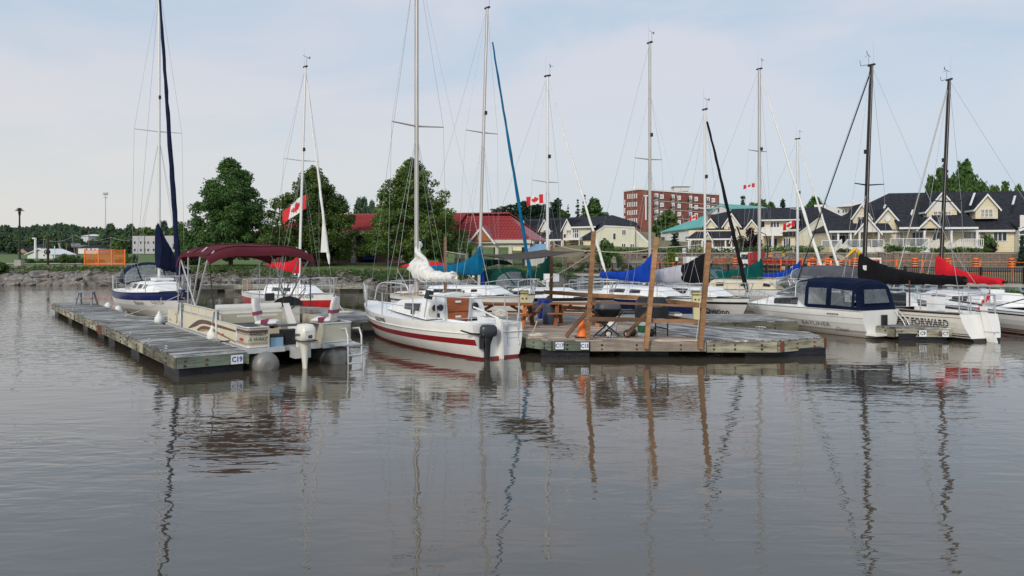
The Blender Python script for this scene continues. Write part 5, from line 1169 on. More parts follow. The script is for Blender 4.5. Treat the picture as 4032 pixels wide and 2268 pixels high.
    l = MB(); l.tube([(7.2, 1.0, z0), (7.2, 1.0, z0+1.25)], .02, 'blackplastic', 6); l.lathe((7.2, 1.0, z0+1.25), [(.05, 0), (.14, .04), (.14, .12), (.10, .14), (.10, .26), (.15, .28), (.12, .36), (.02, .40)], 'blackplastic', 12); l.build('lantern', t)
    nt_ = MB(); c0 = Vector((4.5, -1.35, z0+1.35)); nt_.tube([c0+Vector((.0, .42*math.cos(a), .42*math.sin(a)*.9)) for a in [2*PI*j/20 for j in range(21)]], .018, 'alu', 5, cap=False); nt_.tube([c0-Vector((0, 0, .38)), (4.5, -1.3, z0)], .018, 'alu', 5)
    for k in range(-4, 5): 
        nt_.tube(sag(c0+Vector((0, .095*k, .40*math.sqrt(1-(k/4.6)**2)*.9)), c0+Vector((.05, .095*k, -.36*math.sqrt(1-(k/4.6)**2)*.9)), .0, 4), .006, 'ropeblack', 4)
    for k in range(10):
        a = PI+PI*k/9; q = c0+Vector((.0, .42*math.cos(a), .42*math.sin(a)*.9)); nt_.tube([q, q+Vector((.15, -(q.y-c0.y)*.4, -.25))], .012, 'ropeblack', 4)
    nt_.build('landing_net', t)
    MB().tube([(7.5, -1.2, z0), (7.5, -1.2, 2.95)], .02, 'deckwhite', 6).build('pole_light', t)
pontoon()
for s, w, l in ((3.4, 1.78, 'white teardrop fender between the pontoon boat and the C19 dock end'), (10.2, 1.78, 'white teardrop fender at the pontoon boat bow')):
    q = fin(s, w+.02); o = thing('boat_fender', l, 'fender', (q.x, q.y, .62)); MB().lathe((0, 0, 0), [(.02, -.26), (.12, -.2), (.17, -.05), (.15, .08), (.06, .22), (.04, .30)], 'fender', 14).build('fender_body', o); MB().tube([(0, 0, .28), (.05, .05, .8)], .010, 'rope', 4).build('line', o)
ropeobj([fin(1.9, 1.58).to_3d()+Vector((0, 0, ZD+.07)), fin(1.2, 2.0).to_3d()+Vector((0, 0, .75))], 'black mooring line near the C19 plate', .02, 'ropeblack', drop=.03)

def cruiser(label, st, hd, L, B, fs, fb, bands, canm, text_=False, canz=2.15, topm=None, tall=1.0, rake=1.6):
    t = boat_root('cabin_cruiser', label, 'motorboat', st, hd)
    H = Hull(L, B, fs, fb, tr=.88, rake=rake, dk=.3, mx=.35, full=1.7, dip=-.02, bowp=2.3)
    H.build(t, bands, n=36, rail=('alupaint', .0, .022), transom='gel')
    H.deck(t, cockpit=(.35, L*.48, B*.36, .55), camber=.02)
    zc = fs+.02; hh = canz-zc
    cabin(t, L*.36, L*.95, B*.44, B*.2, fs-.02, fb-.02, .54*tall, .40*tall, tum=.86, front=L*.24, nose=.4, wins=((L*.47, L*.70, .24, .78, .0),), wm='glassdark', name='foredeck')
    def ring(x, hk, zb):
        w_ = B*(.465 if zb < .1 else .44-.05*zb)
        pr = [(-1, 0), (-.99, .12), (-.93, .66), (-.82, .86), (-.45, .98), (0, 1.0), (.45, .98), (.82, .86), (.93, .66), (.99, .12), (1, 0)]
        return [Vector((x-.30*abs(a)**2*(x > L*.45), a*w_, zc+zb+b*(hh*hk-zb))) for a, b in pr]
    rg = [ring(*q) for q in ((.30, .80, 0), (.42, .92, 0), (L*.20, .985, 0), (L*.235, .99, 0), (L*.36, .985, 0), (L*.385, .975, .05), (L*.51, .86, .36), (L*.66, .44, .38))]
    cm = MB(); wins_ = {}
    for i in range(len(rg)-1):
        for j in range(10):
            win = (j in (1, 8) and i in (1, 3, 5)) or (i == 5 and j in (0, 2, 7, 9)) or i == 6
            q = [rg[i][j], rg[i+1][j], rg[i+1][j+1], rg[i][j+1]]
            (wins_.setdefault((i, j < 5 or i == 6), MB()) if win else cm).add(q, [(0, 1, 2, 3)], ('windtint' if i == 6 else 'vinyl') if win else canm, not win)
    w = MB()
    for r_ in (rg[6], rg[7]): w.tube(r_, .024, 'alupaint', 5)
    for j in (2, 4, 6, 8): w.tube([rg[6][j], rg[7][j]], .018, 'alupaint', 5)
    w.build('windscreen', t)
    a = rg[0]; base = [Vector((.12, p.y, p.z)) for p in (a[0], a[10])]
    cm.add([base[0], a[1]+Vector((-.1, 0, 0)), a[2], a[3], a[4], a[5], a[6], a[7], a[8], a[9]+Vector((-.1, 0, 0)), base[1]], [tuple(range(11))], canm)
    for s_ in (1, -1): cm.add([Vector((.12, s_*B*.465, zc)), a[9 if s_ > 0 else 1]+Vector((-.1, 0, 0)), a[9 if s_ > 0 else 1], a[10 if s_ > 0 else 0]], [(0, 1, 2, 3)], canm)
    cn = cm.build('canopy', t); 
    for w_ in wins_.values(): w_.build('canopy_window', t)
    q = [(-.30, .24), (.30, .24), (.26, .74), (-.26, .74)]
    aw = MB(); aw.slab([Vector((.12+.16*zz*1.2-.02, y*B*1.0, zc+zz*hh*.86)) for y, zz in q], (-.015, 0, 0), 'vinyl'); aw.build('rear_window', t)
    fr = MB()
    for sd in (-1, 1):
        fr.tube([(L*.22, sd*B*.44, zc+.05), (L*.42, sd*B*.40, zc+hh*.7)], .018, 'alupaint', 5); fr.tube([(L*.22, sd*B*.44, zc+.05), (L*.08, sd*B*.41, zc+hh*.6)], .018, 'alupaint', 5)
    fr.build('canopy_frame', t)
    b = MB(); tp = []
    for i in range(9):
        T = .58+.42*i/8; tp.append(Vector((H.x(T, 1)+(.12 if i == 8 else 0), (H.b(T)-.05 if i < 8 else 0), H.sh(T)+.30+.22*min(1, i/4))))
    full = tp+[Vector((p.x, -p.y, p.z)) for p in tp[-2::-1]]; b.tube(full, .02, 'steel', 6)
    for i in (2, 4, 6): 
        for sd in (1, -1): p = tp[i]; b.tube([Vector((p.x, sd*p.y, p.z)), Vector((p.x+.14, sd*(p.y-.01), p.z-.5))], .016, 'steel', 5)
    b.build('bow_rail', t)
    MB().bb((-.45, -B*.36, .12), (0, B*.36, .2), 'gel').build('swim_platform', t)
    return t, H
hdc = math.atan2(.877, -.48)
tc_, Hc = cruiser('white cabin cruiser with a navy canopy and clear windows, bow toward the docks', (13.3, 27.25), hdc, 6.4, 2.3, .98, .92, [(.02, 'tan'), (.10, 'gelcream'), (.20, 'gelcream'), (.215, 'redband'), (.24, 'gelcream'), (.255, 'brownpaint'), (.50, 'gel'), (.51, 'inkgrey'), (.72, 'gel'), (.74, 'inkgrey'), (1.0, 'gel')], 'c_royalnavy')
def ct(body, x, z, size, m, **k): hulltext(Hc, tc_, body, x, z, size, m, 1, **k)
ct('BAYLINER', 2.05, .40, .22, 'inkgrey', sx=1.35, shear=.15); ct('Classic', .95, .26, .20, 'inkbrown', shear=.5); ct('50E 125379', 5.35, .80, .12, 'inkgrey')
text('lettering', '2252', .13, 'inkgrey', tc_, fn=lambda u, v: Vector((3.0-u, 1.005, 1.16+v)), sx=1.3)
MB().bb((-.10, -.25, .42), (-.02, .0, .82), 'blackplastic').build('engine_vent', tc_)
for i in range(7): p = Hc.at(.95+i*.07, .82, 1, .02); MB().box(p, (.03, .02, .05), 'blackplastic').build('vent_slot', tc_)
ld = MB()
for y in (-.75, -1.0): ld.tube([(-.02, y, .95), (-.35, y, .62), (-.6, y, .1), (-.6, y, -.2)], .018, 'steel', 6)
ld.build('swim_ladder', tc_)
cruiser('grey-canopied motorboat half hidden behind the navy-canopied cruiser', (15.9, 34.6), math.atan2(.95, -.35), 7.0, 2.6, 1.0, 1.2, [(.06, 'blackpaint'), (1.0, 'gel')], 'c_dgrey', canz=2.5)
def redtop():
    t = boat_root('motorboat', 'small motorboat with a red bimini near the park shore', 'motorboat', (X(1610, 44), 45.5), HF)
    H = Hull(6.5, 2.3, .8, 1.0, tr=.9, rake=1.3); H.build(t, [(0, 'antifoul'), (1.0, 'gel')]); H.deck(t, cockpit=(.3, 3.2, .8, .5))
    b = MB(); b.loft([[Vector((x, 1.2*s, z+.25*(1-s*s))) for s in np.linspace(-1, 1, 7)] for x, z in ((.2, 2.1), (.6, 2.28), (2.6, 2.32), (3.2, 2.1))], 'c_red', closed=False, caps=False); b.build('bimini', t)
    f = MB()
    for sd in (-1, 1):
        for x in (.3, 3.1): f.tube([(x, sd*1.18, 2.12), (1.7, sd*1.1, .85)], .02, 'steel', 5)
        f.tube([(1.7, sd*1.15, 2.3), (1.7, sd*1.1, .85)], .02, 'steel', 5)
    f.build('bimini_frame', t)
    w = MB(); w.loft([[Vector((3.6-.3*s*s, 1.0*s, 1.1)) for s in np.linspace(-1, 1, 7)], [Vector((3.1-.3*s*s, .95*s, 1.6)) for s in np.linspace(-1, 1, 7)]], 'vinyl', closed=False, caps=False); w.build('windscreen', t)
    MB().box((.2, 0, .9), (.3, .5, .6), 'deckwhite').build('outboard_motor', t)
redtop()
def post(base, top, w, m, label, foot=None):
    b = Vector(base); t = Vector(top); o = thing('timber_post', label, 'post', b)
    q = t-b; MB().bar((0, 0, 0), q, w, w*1.15, m, up=Vector((0, 1, 0))).build('post', o)
    return o
p1 = post(P(2313, 1338, 21.95), P(2338, 911, 21.95), .125, 'lumber', 'tall leaning timber post at the dock edge beside the C15 plate')
p2 = post(P(2543, 1372, 21.68), P(2584, 934, 21.68), .125, 'lumber', 'tall timber post in the middle of the front railing between the two grills')
p3 = post(P(2757, 1372, 21.68), P(2791, 953, 21.7), .13, 'lumber', 'tall timber post at the right corner of the picnic dock')
p4 = post(P(2167, 1186, 28.0)-Vector((0, 0, .72)), P(2174, 953, 28.0), .12, 'lumber', 'tall timber post behind the gap between the picnic tables')
p5 = post(P(1753, 1160, 31.6)-Vector((0, 0, .8)), P(1753, 932, 31.6), .115, 'lumber', 'tall timber post beside the white furled mainsail')
fr = thing('guard_rail', 'timber guard rail with counter board along the front of the picnic dock', 'railing', (2.35, 21.8, ZD))
def bd(par, a, b, w, h, m, nm='rail_board'): o = par.location; MB().bar(Vector(a)-o, Vector(b)-o, w, h, m).build(nm, par)
a1, a2, a3 = P(2325, 1189, 21.9), P(2562, 1198, 21.75), P(2775, 1208, 21.75)
bd(fr, a1, a2, .28, .05, 'lumberold', 'counter_board'); bd(fr, a2, a3, .28, .05, 'lumber', 'counter_board')
bd(fr, P(2322, 1256, 21.85), P(2548, 1260, 21.82), .05, .12, 'lumberold'); bd(fr, P(2558, 1263, 21.8), P(2755, 1267, 21.8), .05, .12, 'lumberold')
bd(fr, P(2318, 1221, 22.0), P(2228, 1325, 22.5), .05, .11, 'lumberold', 'brace'); bd(fr, P(2549, 1230, 22.0), P(2462, 1322, 22.5), .05, .11, 'lumberold', 'brace')
bk = thing('guard_rail', 'orange-toned timber guard rail along the back of the picnic dock', 'railing', (4.6, 25.2, ZD))
c1, c2, c3, c4 = P(2142, 1150, 28.0), P(2338, 1163, 27.0), P(2519, 1172, 25.3), P(2765, 1203, 21.9)
for m, (u, v) in enumerate(((c1, c2), (c2, c3), (c3, c4))):
    bd(bk, u, v, .05, .14, 'lumber'); bd(bk, u-Vector((0, 0, .5)), v-Vector((0, 0, .5)), .05, .13, 'lumber')
for c in (c2, c3): bd(bk, (c.x, c.y, ZD), c+Vector((0, .07, .05)), .11, .11, 'lumber', 'post')
bd(bk, P(2162, 1168, 27.9), P(2090, 1256, 27.2), .05, .11, 'lumber', 'brace')
def picnic(label, c, rz, L=1.9, s=1.0):
    t = thing('picnic_table', label, 'picnic table', c, rz); t.scale = (s, s, s)
    for i in range(5): MB().box((0, -.3+.15*i, .75), (L, .14, .04), 'tablewood').build('top_board', t)
    for y in (-.72, -.58, .58, .72): MB().box((0, y, .44), (L, .135, .04), 'tablewood').build('seat_board', t)
    for x in (-L/2+.28, L/2-.28):
        for sd in (-1, 1): MB().bar((x, sd*.68, 0), (x, sd*.22, .73), .045, .14, 'tablewood', up=Vector((1, 0, 0))).build('leg', t)
        MB().bar((x+.05, -.80, .40), (x+.05, .80, .40), .04, .10, 'tablewood').build('seat_support', t); MB().bar((x+.05, -.36, .69), (x+.05, .36, .69), .04, .10, 'tablewood').build('top_support', t)
        MB().bar((x, 0, .40), (x*.35, 0, .70), .04, .09, 'tablewood').build('brace', t)
picnic('red-brown picnic table behind the stern of the red-striped sailboat', (-.35, 26.0, ZD), R(-16), 2.3, 1.05)
picnic('red-brown picnic table beside the grey bin and blue barrel', (2.35, 26.6, ZD), R(-12), 2.0, 1.0)
def barrel(name, label, c, r, h, m, n=20, ribs=True, cat='barrel', txt=None):
    t = thing(name, label, cat, c); pr = [(r*.9, 0), (r, .03)]
    for i in range(1, 8):
        z = h*i/8; pr.append((r*(1.0+(.03 if ribs and i in (2, 5) else 0)), z))
    pr += [(r, h-.03), (r*.92, h), (r*.85, h-.02), (.01, h-.02)]
    MB().lathe((0, 0, 0), pr, m, n).build('drum', t)
    if txt: text('lettering', txt, .17, 'inkred', t, fn=lambda u, v: Vector(((r+.008)*math.sin(u/r), -(r+.008)*math.cos(u/r), h*.38+v)), bold=.004)
    return t
mat('barrelblue', (.01, .045, .32), .4, var=.1); mat('bingrey', (.055, .075, .12), .5, var=.12)
barrel('barrel', 'bright blue plastic barrel lettered BOTTLES in red', P(2144, 1253, 27.9)*1.0, .26, .72, 'barrelblue', txt='BOTTLES')
bn = barrel('waste_bin', 'dark blue-grey waste bin in front of the blue barrel', (X(2164, 26.9), 26.9, ZD), .24, .74, 'bingrey', ribs=False, cat='bin')
def cone(label, c, h, r, grp=None, name='traffic_cone'):
    t = thing(name, label, 'traffic cone', c, 0, grp)
    MB().box((0, 0, .02), (r*2.6, r*2.6, .04), 'blackplastic' if h > .55 else 'orange').build('base', t); MB().lathe((0, 0, .03), [(r, 0), (r*.25, h), (.01, h)], 'orange', 14).build('cone', t)
    return t
t = cone('orange traffic cone with a white collar standing behind the left front post', (X(2292, 22.6), 22.6, ZD), .62, .17)
MB().lathe((0, 0, .03), [(.082, .39), (.062, .49)], 'reflect', 14).build('collar', t)
mat('pedestal', (.70, .62, .33), .45, var=.05); mat('pedcap', (.22, .19, .06), .5, var=.1)
def pedestal(label, c, h):
    t = thing('power_pedestal', label, 'power pedestal', c)
    MB().box((0, 0, h*.30), (.22, .2, h*.6), 'pedestal').build('column', t); MB().box((0, 0, h*.77), (.30, .26, h*.34), 'pedestal').build('socket_box', t)
    MB().box((0, 0, h*.96), (.32, .28, .05), 'pedcap').build('lamp_band', t); MB().box((0, 0, h*1.01), (.33, .3, .04), 'pedestal').build('lamp_band', t); MB().box((0, 0, h*1.05), (.32, .28, .04), 'pedcap').build('cap', t)
    for x in (-.07, .07): MB().box((x, -.135, h*.78), (.06, .012, .06), 'blackplastic').build('socket', t)
pedestal('yellow power pedestal behind the left picnic table', (X(2065, 28.6), 28.6, ZD), 1.05)
pedestal('yellow power pedestal behind the right corner post', (X(2742, 28.6), 28.6, ZD), 1.0)
mat('grill', (.022, .024, .028), .45, .3, var=.15, scale=6); mat('grillgrey', (.10, .10, .11), .5, .3, var=.1)
def tank(par, c, m='deckwhite', r=.15, h=.36):
    MB().lathe(c, [(r*.7, 0), (r*.75, .03), (r, .07), (r, h-.06), (r*.6, h), (r*.5, h), (r*.5, h+.07), (.01, h+.07)], m, 16).build('gas_bottle', par)
def grill1():
    t = thing('barbecue', 'round-lidded grey barbecue with tubular legs and white gas bottle, left grill', 'barbecue', (X(2392, 22.7), 22.7, ZD), R(8))
    def rr(w, d, z, k): return [Vector((w*math.copysign(abs(math.cos(a))**k, math.cos(a)), d*math.copysign(abs(math.sin(a))**k, math.sin(a)), z)) for a in [2*PI*j/20 for j in range(20)]]
    MB().loft([rr(.20, .15, .58, .7), rr(.34, .24, .66, .7), rr(.39, .27, .84, .7)], 'grill').build('fire_box', t)
    MB().loft([rr(.40, .28, .85, .7), rr(.38, .26, .97, .7), rr(.30, .20, 1.06, .7), rr(.15, .1, 1.10, .7)], 'grillgrey').build('lid', t)
    for sd in (-1, 1):
        MB().box((sd*.60, 0, .80), (.38, .34, .035), 'grill').build('side_shelf', t)
        l = MB()
        for y in (-.24, .24): l.tube([(sd*.42, y, .82), (sd*.14, y, .42), (-sd*.30, y, .06)], .022, 'grill', 6)
        l.build('leg', t)
    l = MB(); l.tube([(-.5, -.26, .03), (-.46, -.26, .10), (-.1, -.26, .10), (-.05, -.26, .0)], .022, 'grillgrey', 6); l.build('foot', t)
    tank(t, (.12, 0, .10), 'deckwhite', .17, .40)
    for x in (-.10, .48):
        w = MB(); w.lathe((x+.05, -.28, .12), [(.02, -.02), (.11, -.025), (.12, 0), (.11, .025), (.02, .02)], 'blackplastic', 16, axis=Matrix.Rotation(R(90), 3, 'X')); w.lathe((x+.05, -.31, .12), [(.075, -.005), (.07, .006), (.01, .008)], 'gelgrey', 14, axis=Matrix.Rotation(R(90), 3, 'X')); w.build('wheel', t)
    MB().box((-.15, .05, .52), (.34, .3, .2), 'grill').build('grease_tray', t)
grill1()
def grill2():
    t = thing('barbecue', 'large black barbecue with angular hood behind the middle post, right grill', 'barbecue', (X(2565, 23.1), 23.1, ZD), R(-4))
    MB().loft([[Vector((x, y, z)) for x, y in ((-w, -d), (w, -d), (w, d), (-w, d))] for w, d, z in ((.47, .27, .84), (.46, .26, 1.0), (.38, .14, 1.18))], 'grill', smooth=False).build('hood', t)
    MB().bb((-.30, -.30, .88), (.30, -.27, 1.0), 'grillgrey').build('hood_panel', t)
    MB().bb((-.48, -.27, .55), (.48, .27, .83), 'grill').build('fire_box', t)
    MB().box((.68, 0, .70), (.34, .36, .03), 'grillgrey').build('side_shelf', t); MB().box((-.68, 0, .70), (.34, .36, .03), 'grill').build('side_shelf', t)
    MB().box((.78, -.17, .66), (.22, .02, .08), 'gelgrey').build('thermometer', t)
    for x in (.10, .46): MB().tube([(x, -.22, .55), (x, -.22, 0)], .022, 'grill', 6).build('leg', t)
    l = MB(); l.tube([(-.40, -.22, .55), (-.42, -.22, .10)], .022, 'grill', 6); l.tube([(-.42, -.22, .10), (-.05, -.22, .12), (.12, -.22, .30), (.46, -.22, .22)], .022, 'grill', 6); l.build('leg', t)
    for x in (-.60, -.05): MB().lathe((x, -.26, .12), [(.02, -.03), (.12, -.03), (.13, 0), (.12, .03), (.02, .03)], 'blackplastic', 16, axis=Matrix.Rotation(R(90), 3, 'X')).build('wheel', t)
grill2()
bu = thing('bucket', 'white bucket with a green label under the right grill', 'bucket', (X(2530, 22.9), 22.9, ZD))
mat('labelgreen', (.02, .14, .06), .5, var=.1)
MB().lathe((0, 0, 0), [(.13, 0), (.155, .42), (.15, .44), (.14, .42), (.01, .4)], 'deckwhite', 18).build('pail', bu)
MB().lathe((0, 0, 0), [(.144, .12), (.157, .34)], 'labelgreen', 18).build('label_band', bu)
def shade():
    A_, B_, C_ = Vector((-2.75, 31.5, 2.85)), P(2175, 960, 27.9), P(2345, 985, 22.0)
    D_ = Vector((1.2, 26.5, 3.12))
    o = thing('shade_sail', 'dark brown shade sail stretched between the tall posts', 'shade sail', A_)
    n = 14; V = []
    P0, P1, P2, P3 = P(1830, 1002, 30.6), P(2150, 982, 27.6), P(2300, 990, 22.6), P(2010, 1024, 24.5)
    mb = MB()
    for i in range(n+1):
        for j in range(n+1):
            u, v = i/n, j/n; p = (P0*(1-u)+P1*u)*(1-v)+(P3*(1-u)+P2*u)*v
            c = P0*.25+P1*.25+P2*.25+P3*.25; e = 4*((u-.5)**2*.0)
            k = .22*((4*u*(1-u))*(abs(2*v-1)**3)+(4*v*(1-v))*(abs(2*u-1)**3)); p = p.lerp(c, k)
            p.z -= .06*math.sin(PI*u)
            p.z = p.z-.10*(16*u*(1-u)*v*(1-v))
            V.append(p-A_)
    mb.add(V, [(i*(n+1)+j, (i+1)*(n+1)+j, (i+1)*(n+1)+j+1, i*(n+1)+j+1) for i in range(n) for j in range(n)], 'c_sail', True); mb.build('cloth', o)
    MB().tube([P(1755, 990, 31.5)-A_, P0-A_], .012, 'rope', 5).build('corner_line', o); MB().tube([P2-A_, P(2335, 985, 22.0)-A_], .012, 'rope', 5).build('corner_line', o)
    MB().tube([P1-A_, P(2172, 965, 27.9)-A_], .012, 'rope', 5).build('corner_line', o)
shade()
ropeobj([P(2178, 960, 27.9), P(2335, 990, 22.0)], 'pale line from the back post to the leaning front post', .010, drop=.05)
ropeobj([P(2335, 986, 22.0), P(2578, 978, 21.7)], 'pale line strung between the two left front posts', .010, drop=.08)
ropeobj([P(2580, 975, 21.7), P(2788, 960, 21.7)], 'pale line strung between the two right front posts', .010, drop=.02)
ropeobj([P(2325, 1000, 22), P(1975, 1160, 30.5)], 'long pale line slanting down from the leaning post', .010, drop=.2)
ropeobj([P(2758, 1138, 21.6), P(2752, 1260, 21.6), P(2740, 1345, 21.6)], 'thin white cord hanging down the right corner post', .010)
mat('flagred', (.62, .02, .025), .7, var=.05); mat('flagwhite', (.80, .79, .78), .7, var=.03)
LEAF = [(0, .5), (.07, .34), (.16, .38), (.13, .14), (.26, .26), (.29, .18), (.42, .20), (.38, .07), (.44, .02), (.22, -.16), (.25, -.24), (.03, -.21), (.03, -.42)]
LEAF = LEAF+[(-x, y) for x, y in LEAF[:0:-1]]
def flag(label, hoist, w, h, dirx, diry, slope, pole=None, amp=.08, seed=0, ph=0):
    """hoist: upper corner at the pole; cloth flies along (dirx,diry) dropping by slope"""
    hoist = Vector(hoist); o = thing('flag', label, 'flag', hoist)
    d = Vector((dirx, diry, 0)).normalized(); n = Vector((-d.y, d.x, 0))
    def f(u, v, off=0): return d*(u*w)+Vector((0, 0, -v*h-slope*u*w+.10*h*math.sin(u*4+ph)))+n*(amp*math.sin(u*7+v*2+ph)*(.3+u)+off)
    b = MB(); N_ = 24; M_ = 8
    for i in range(N_):
        for j in range(M_):
            u0, u1 = i/N_, (i+1)/N_; v0, v1 = j/M_, (j+1)/M_
            b.add([f(u0, v0), f(u1, v0), f(u1, v1), f(u0, v1)], [(0, 1, 2, 3)], 'flagred' if (i < 6 or i >= 18) else 'flagwhite', True)
    b.build('cloth', o)
    for off in (.02, -.02):
        ctr = f(.5, .5, off); pts = [f(.5+x*h*.88/w, .5-y*.88, off) for x, y in LEAF]
        MB().add([ctr]+pts, [(0, i+1, (i+1) % len(pts)+1) for i in range(len(pts))], 'flagred').build('maple_leaf', o)
    if pole: MB().tube([Vector((0, 0, .15)), Vector((0, 0, -pole))], .02, 'alu', 6).build('staff', o)
    return o
flag('large red and white maple leaf flag behind the red-hulled sailboat mast', P(1206, 766, 40), 1.3, .75, -1, .25, .6, amp=.14, seed=1)
flag('maple leaf flag flying beside the mast above the red pavilion roof', P(2139, 768, 38), .85, .45, -1, .2, .05, seed=2, ph=1)
flag('small maple leaf flag high on the rigging before the teal roof', P(2972, 722, 41), .60, .22, -1, .2, .12, ph=.5)
flag('maple leaf flag above the porch roofs beside the slanting white stays', P(3128, 868, 44), .62, .40, -1, .2, .25, ph=1.5)
flag('small maple leaf flag in front of the red brick building', P(2746, 846, 60), .60, .38, -1, .2, .20, ph=.2)
flag('tiny maple leaf flag on the stern of the dark-masted boat', P(3897, 1148, 27.5), .45, .3, -.6, .1, 1.3, pole=.4, ph=.8)
leaf_mat('leafdark', (.035, .080, .022), (.10, .19, .05), .6)
leaf_mat('leafmaple', (.045, .095, .018), (.17, .25, .06), .55)
leaf_mat('leafmid', (.045, .095, .02), (.14, .22, .055), .35)
leaf_mat('leafbright', (.07, .13, .02), (.20, .27, .05), .8)
leaf_mat('leafblue', (.018, .045, .028), (.05, .095, .055), .3)
leaf_mat('leafpurple', (.014, .008, .012), (.04, .02, .025), .8)
leaf_mat('leafhazy', (.05, .09, .06), (.13, .20, .10), .12)  # distance haze is put into this colour: lighter, bluer green for far trees
leaf_mat('leaffarbright', (.08, .14, .04), (.17, .25, .075), .12)
mat('bark', (.09, .065, .045), .9, var=.3, scale=4, bump=.5); mat('flowerwhite', (.72, .76, .62), .7, island=.2); mat('floweryellow', (.70, .50, .03), .7, island=.2)
rng = np.random.default_rng(3)
def leaves(centers, radii, n, size, flat=.55, hollow=.45, seed=0, aspect=1.6, up=.35, lump=.0):
    """n leaf quads spread through the outer part of ellipsoids -> verts, faces"""
    g = np.random.default_rng(seed); centers = np.asarray(centers, float); radii = np.asarray(radii, float)
    if radii.ndim == 1: radii = np.repeat(radii[:, None], 3, 1)
    wgt = radii.prod(1)**(2/3); idx = g.choice(len(centers), n, p=wgt/wgt.sum())
    d = g.normal(size=(n, 3)); d /= np.linalg.norm(d, axis=1)[:, None]
    r = (hollow+(1-hollow)*g.random(n))**.8*(1+.12*g.normal(size=n)*.5)
    p = centers[idx]+d*radii[idx]*r[:, None]
    nrm = d*.6+g.normal(size=(n, 3))*.7+np.array([0, 0, up]); nrm /= np.linalg.norm(nrm, axis=1)[:, None]
    t = np.cross(nrm, g.normal(size=(n, 3))); t /= np.linalg.norm(t, axis=1)[:, None]; b = np.cross(nrm, t)
    s = size*(.6+.8*g.random(n))[:, None]; a, c = t*s*aspect*.5, b*s*.5
    V = np.stack([p-a, p-c*.9+a*.1, p+a, p+c*.9+a*.1], 1).reshape(-1, 3)
    Fc = np.arange(4*n).reshape(n, 4); return V, Fc
def clumps(profile, H, n, cr, seed, base=0, wob=.12, lean=(0, 0)):
    """clump centres near the surface of a body of revolution: profile(h 0..1)->radius"""
    g = np.random.default_rng(seed); C_, R_ = [], []
    ph = g.random(3)*6.28
    while len(C_) < n:
        h = g.random(); r0 = profile(h)
        if g.random() > (r0/max(profile(x) for x in (.1, .2, .3, .4, .5)))*.85+.15: continue
        a = g.random()*2*PI; k = 1+wob*math.sin(3*a+ph[0]+4*h)+wob*.8*math.sin(5*a+ph[1]-7*h)
        rr = max(0, (r0-cr*.55))*k*(g.random()**.35)
        C_.append((rr*math.cos(a)+lean[0]*h, rr*math.sin(a)+lean[1]*h, base+h*H)); q = cr*(.5+.95*g.random()); R_.append((q, q, q*.7))
    return C_, R_
def trunk(parent, h, r, limbs=7, spread=2.2, seed=0, m='bark', lo=.25):
    rnd = random.Random(seed); b = MB(); b.tube([(0, 0, -.3), (.03, 0, h*.25), (0, .05, h*.6), (.05, 0, h)], [r*1.25, r, r*.65, r*.15], m, 9)
    for i in range(limbs):
        z = h*(lo+(.9-lo)*i/limbs); a = rnd.uniform(0, 6.28); l = spread*rnd.uniform(.6, 1)*(1-.6*i/limbs); b.tube([(0, 0, z), (math.cos(a)*l*.5, math.sin(a)*l*.5, z+l*.25), (math.cos(a)*l, math.sin(a)*l, z+l*.7)], [r*.4, r*.25, r*.06], m, 5)
    return b.build('trunk', parent)
def maple(label, c, H, Rm, seed, m='leafmaple', n=46000, leaf=.18):
    t = thing('maple_tree', label, 'tree', c); trunk(t, H*.8, .22, 12, Rm*.7, seed)
    pr = lambda h: Rm*min(1, h/.16+.45)*max(0, 1-h**1.75)**.85+.1
    C_, R_ = clumps(pr, H-.9, 380, .72, seed, base=.9, wob=.17)
    C_ += [(0, 0, H*.35), (0, 0, H*.55)]; R_ += [(Rm*.55, Rm*.55, H*.25), (Rm*.45, Rm*.45, H*.25)]
    V, Fc = leaves(C_, R_, n, leaf, seed=seed, hollow=.3); npmesh('crown', V, Fc, [m], parent=t)
    return t
for lab, px, d, top, wpx, sd, m in (('broad round-topped dark green maple, left of the three by the pavilion', 908, 87, 622, 318, 1, 'leafdark'), ('yellow-green pointed maple behind the flag, middle of the three', 1240, 86, 662, 350, 2, 'leafmaple'), ('tall pointed maple behind the white furled mainsail, right of the three', 1622, 85, 630, 350, 3, 'leafmaple')):
    z0 = 1.6; H = Z(top, d)-z0; maple(lab, (X(px, d), d, z0), H, 1.17*wpx/2/F*d, sd, m)
def proto(kind, seed, n=2600, leaf=.5, H=8, Rm=3.2, m='leafhazy', cr=1.1, ncl=60):
    if kind == 'round': pr = lambda h: Rm*math.sin(PI*min(1, h*.85+.15))**.6
    else: pr = lambda h: Rm*(1-h)**.85+.12
    C_, R_ = clumps(pr, H*.92, ncl, cr, seed, base=H*.08, wob=.16)
    if kind == 'round': C_ += [(0, 0, H*.5)]; R_ += [(Rm*.6, Rm*.6, H*.3)]
    else:
        R_ = [(r[0]*1.1, r[1]*1.1, r[2]*.45) for r in R_]
        C_ += [(0, 0, H*k) for k in (.15, .35, .55, .75, .9)]; R_ += [(Rm*.5*(1-k), Rm*.5*(1-k), H*.14) for k in (.1, .3, .5, .7, .85)]
    V, Fc = leaves(C_, R_, n, leaf, seed=seed, hollow=.2)
    b = MB(); b.tube([(0, 0, -1), (0, 0, H*.85)], [.22, .05], 'bark', 6)
    v2 = np.array(b.v); f2 = [f for f in b.f if len(f) == 4]
    Vv = np.concatenate([V, v2]); ff = np.concatenate([Fc, np.array(f2)+len(V)]); mi = [0]*len(Fc)+[1]*len(f2)
    me = npmesh('tree', Vv, ff, [m, 'bark'], mi); d = me.data; bpy.data.objects.remove(me); d.name = 'tree'; return d
PR = {}
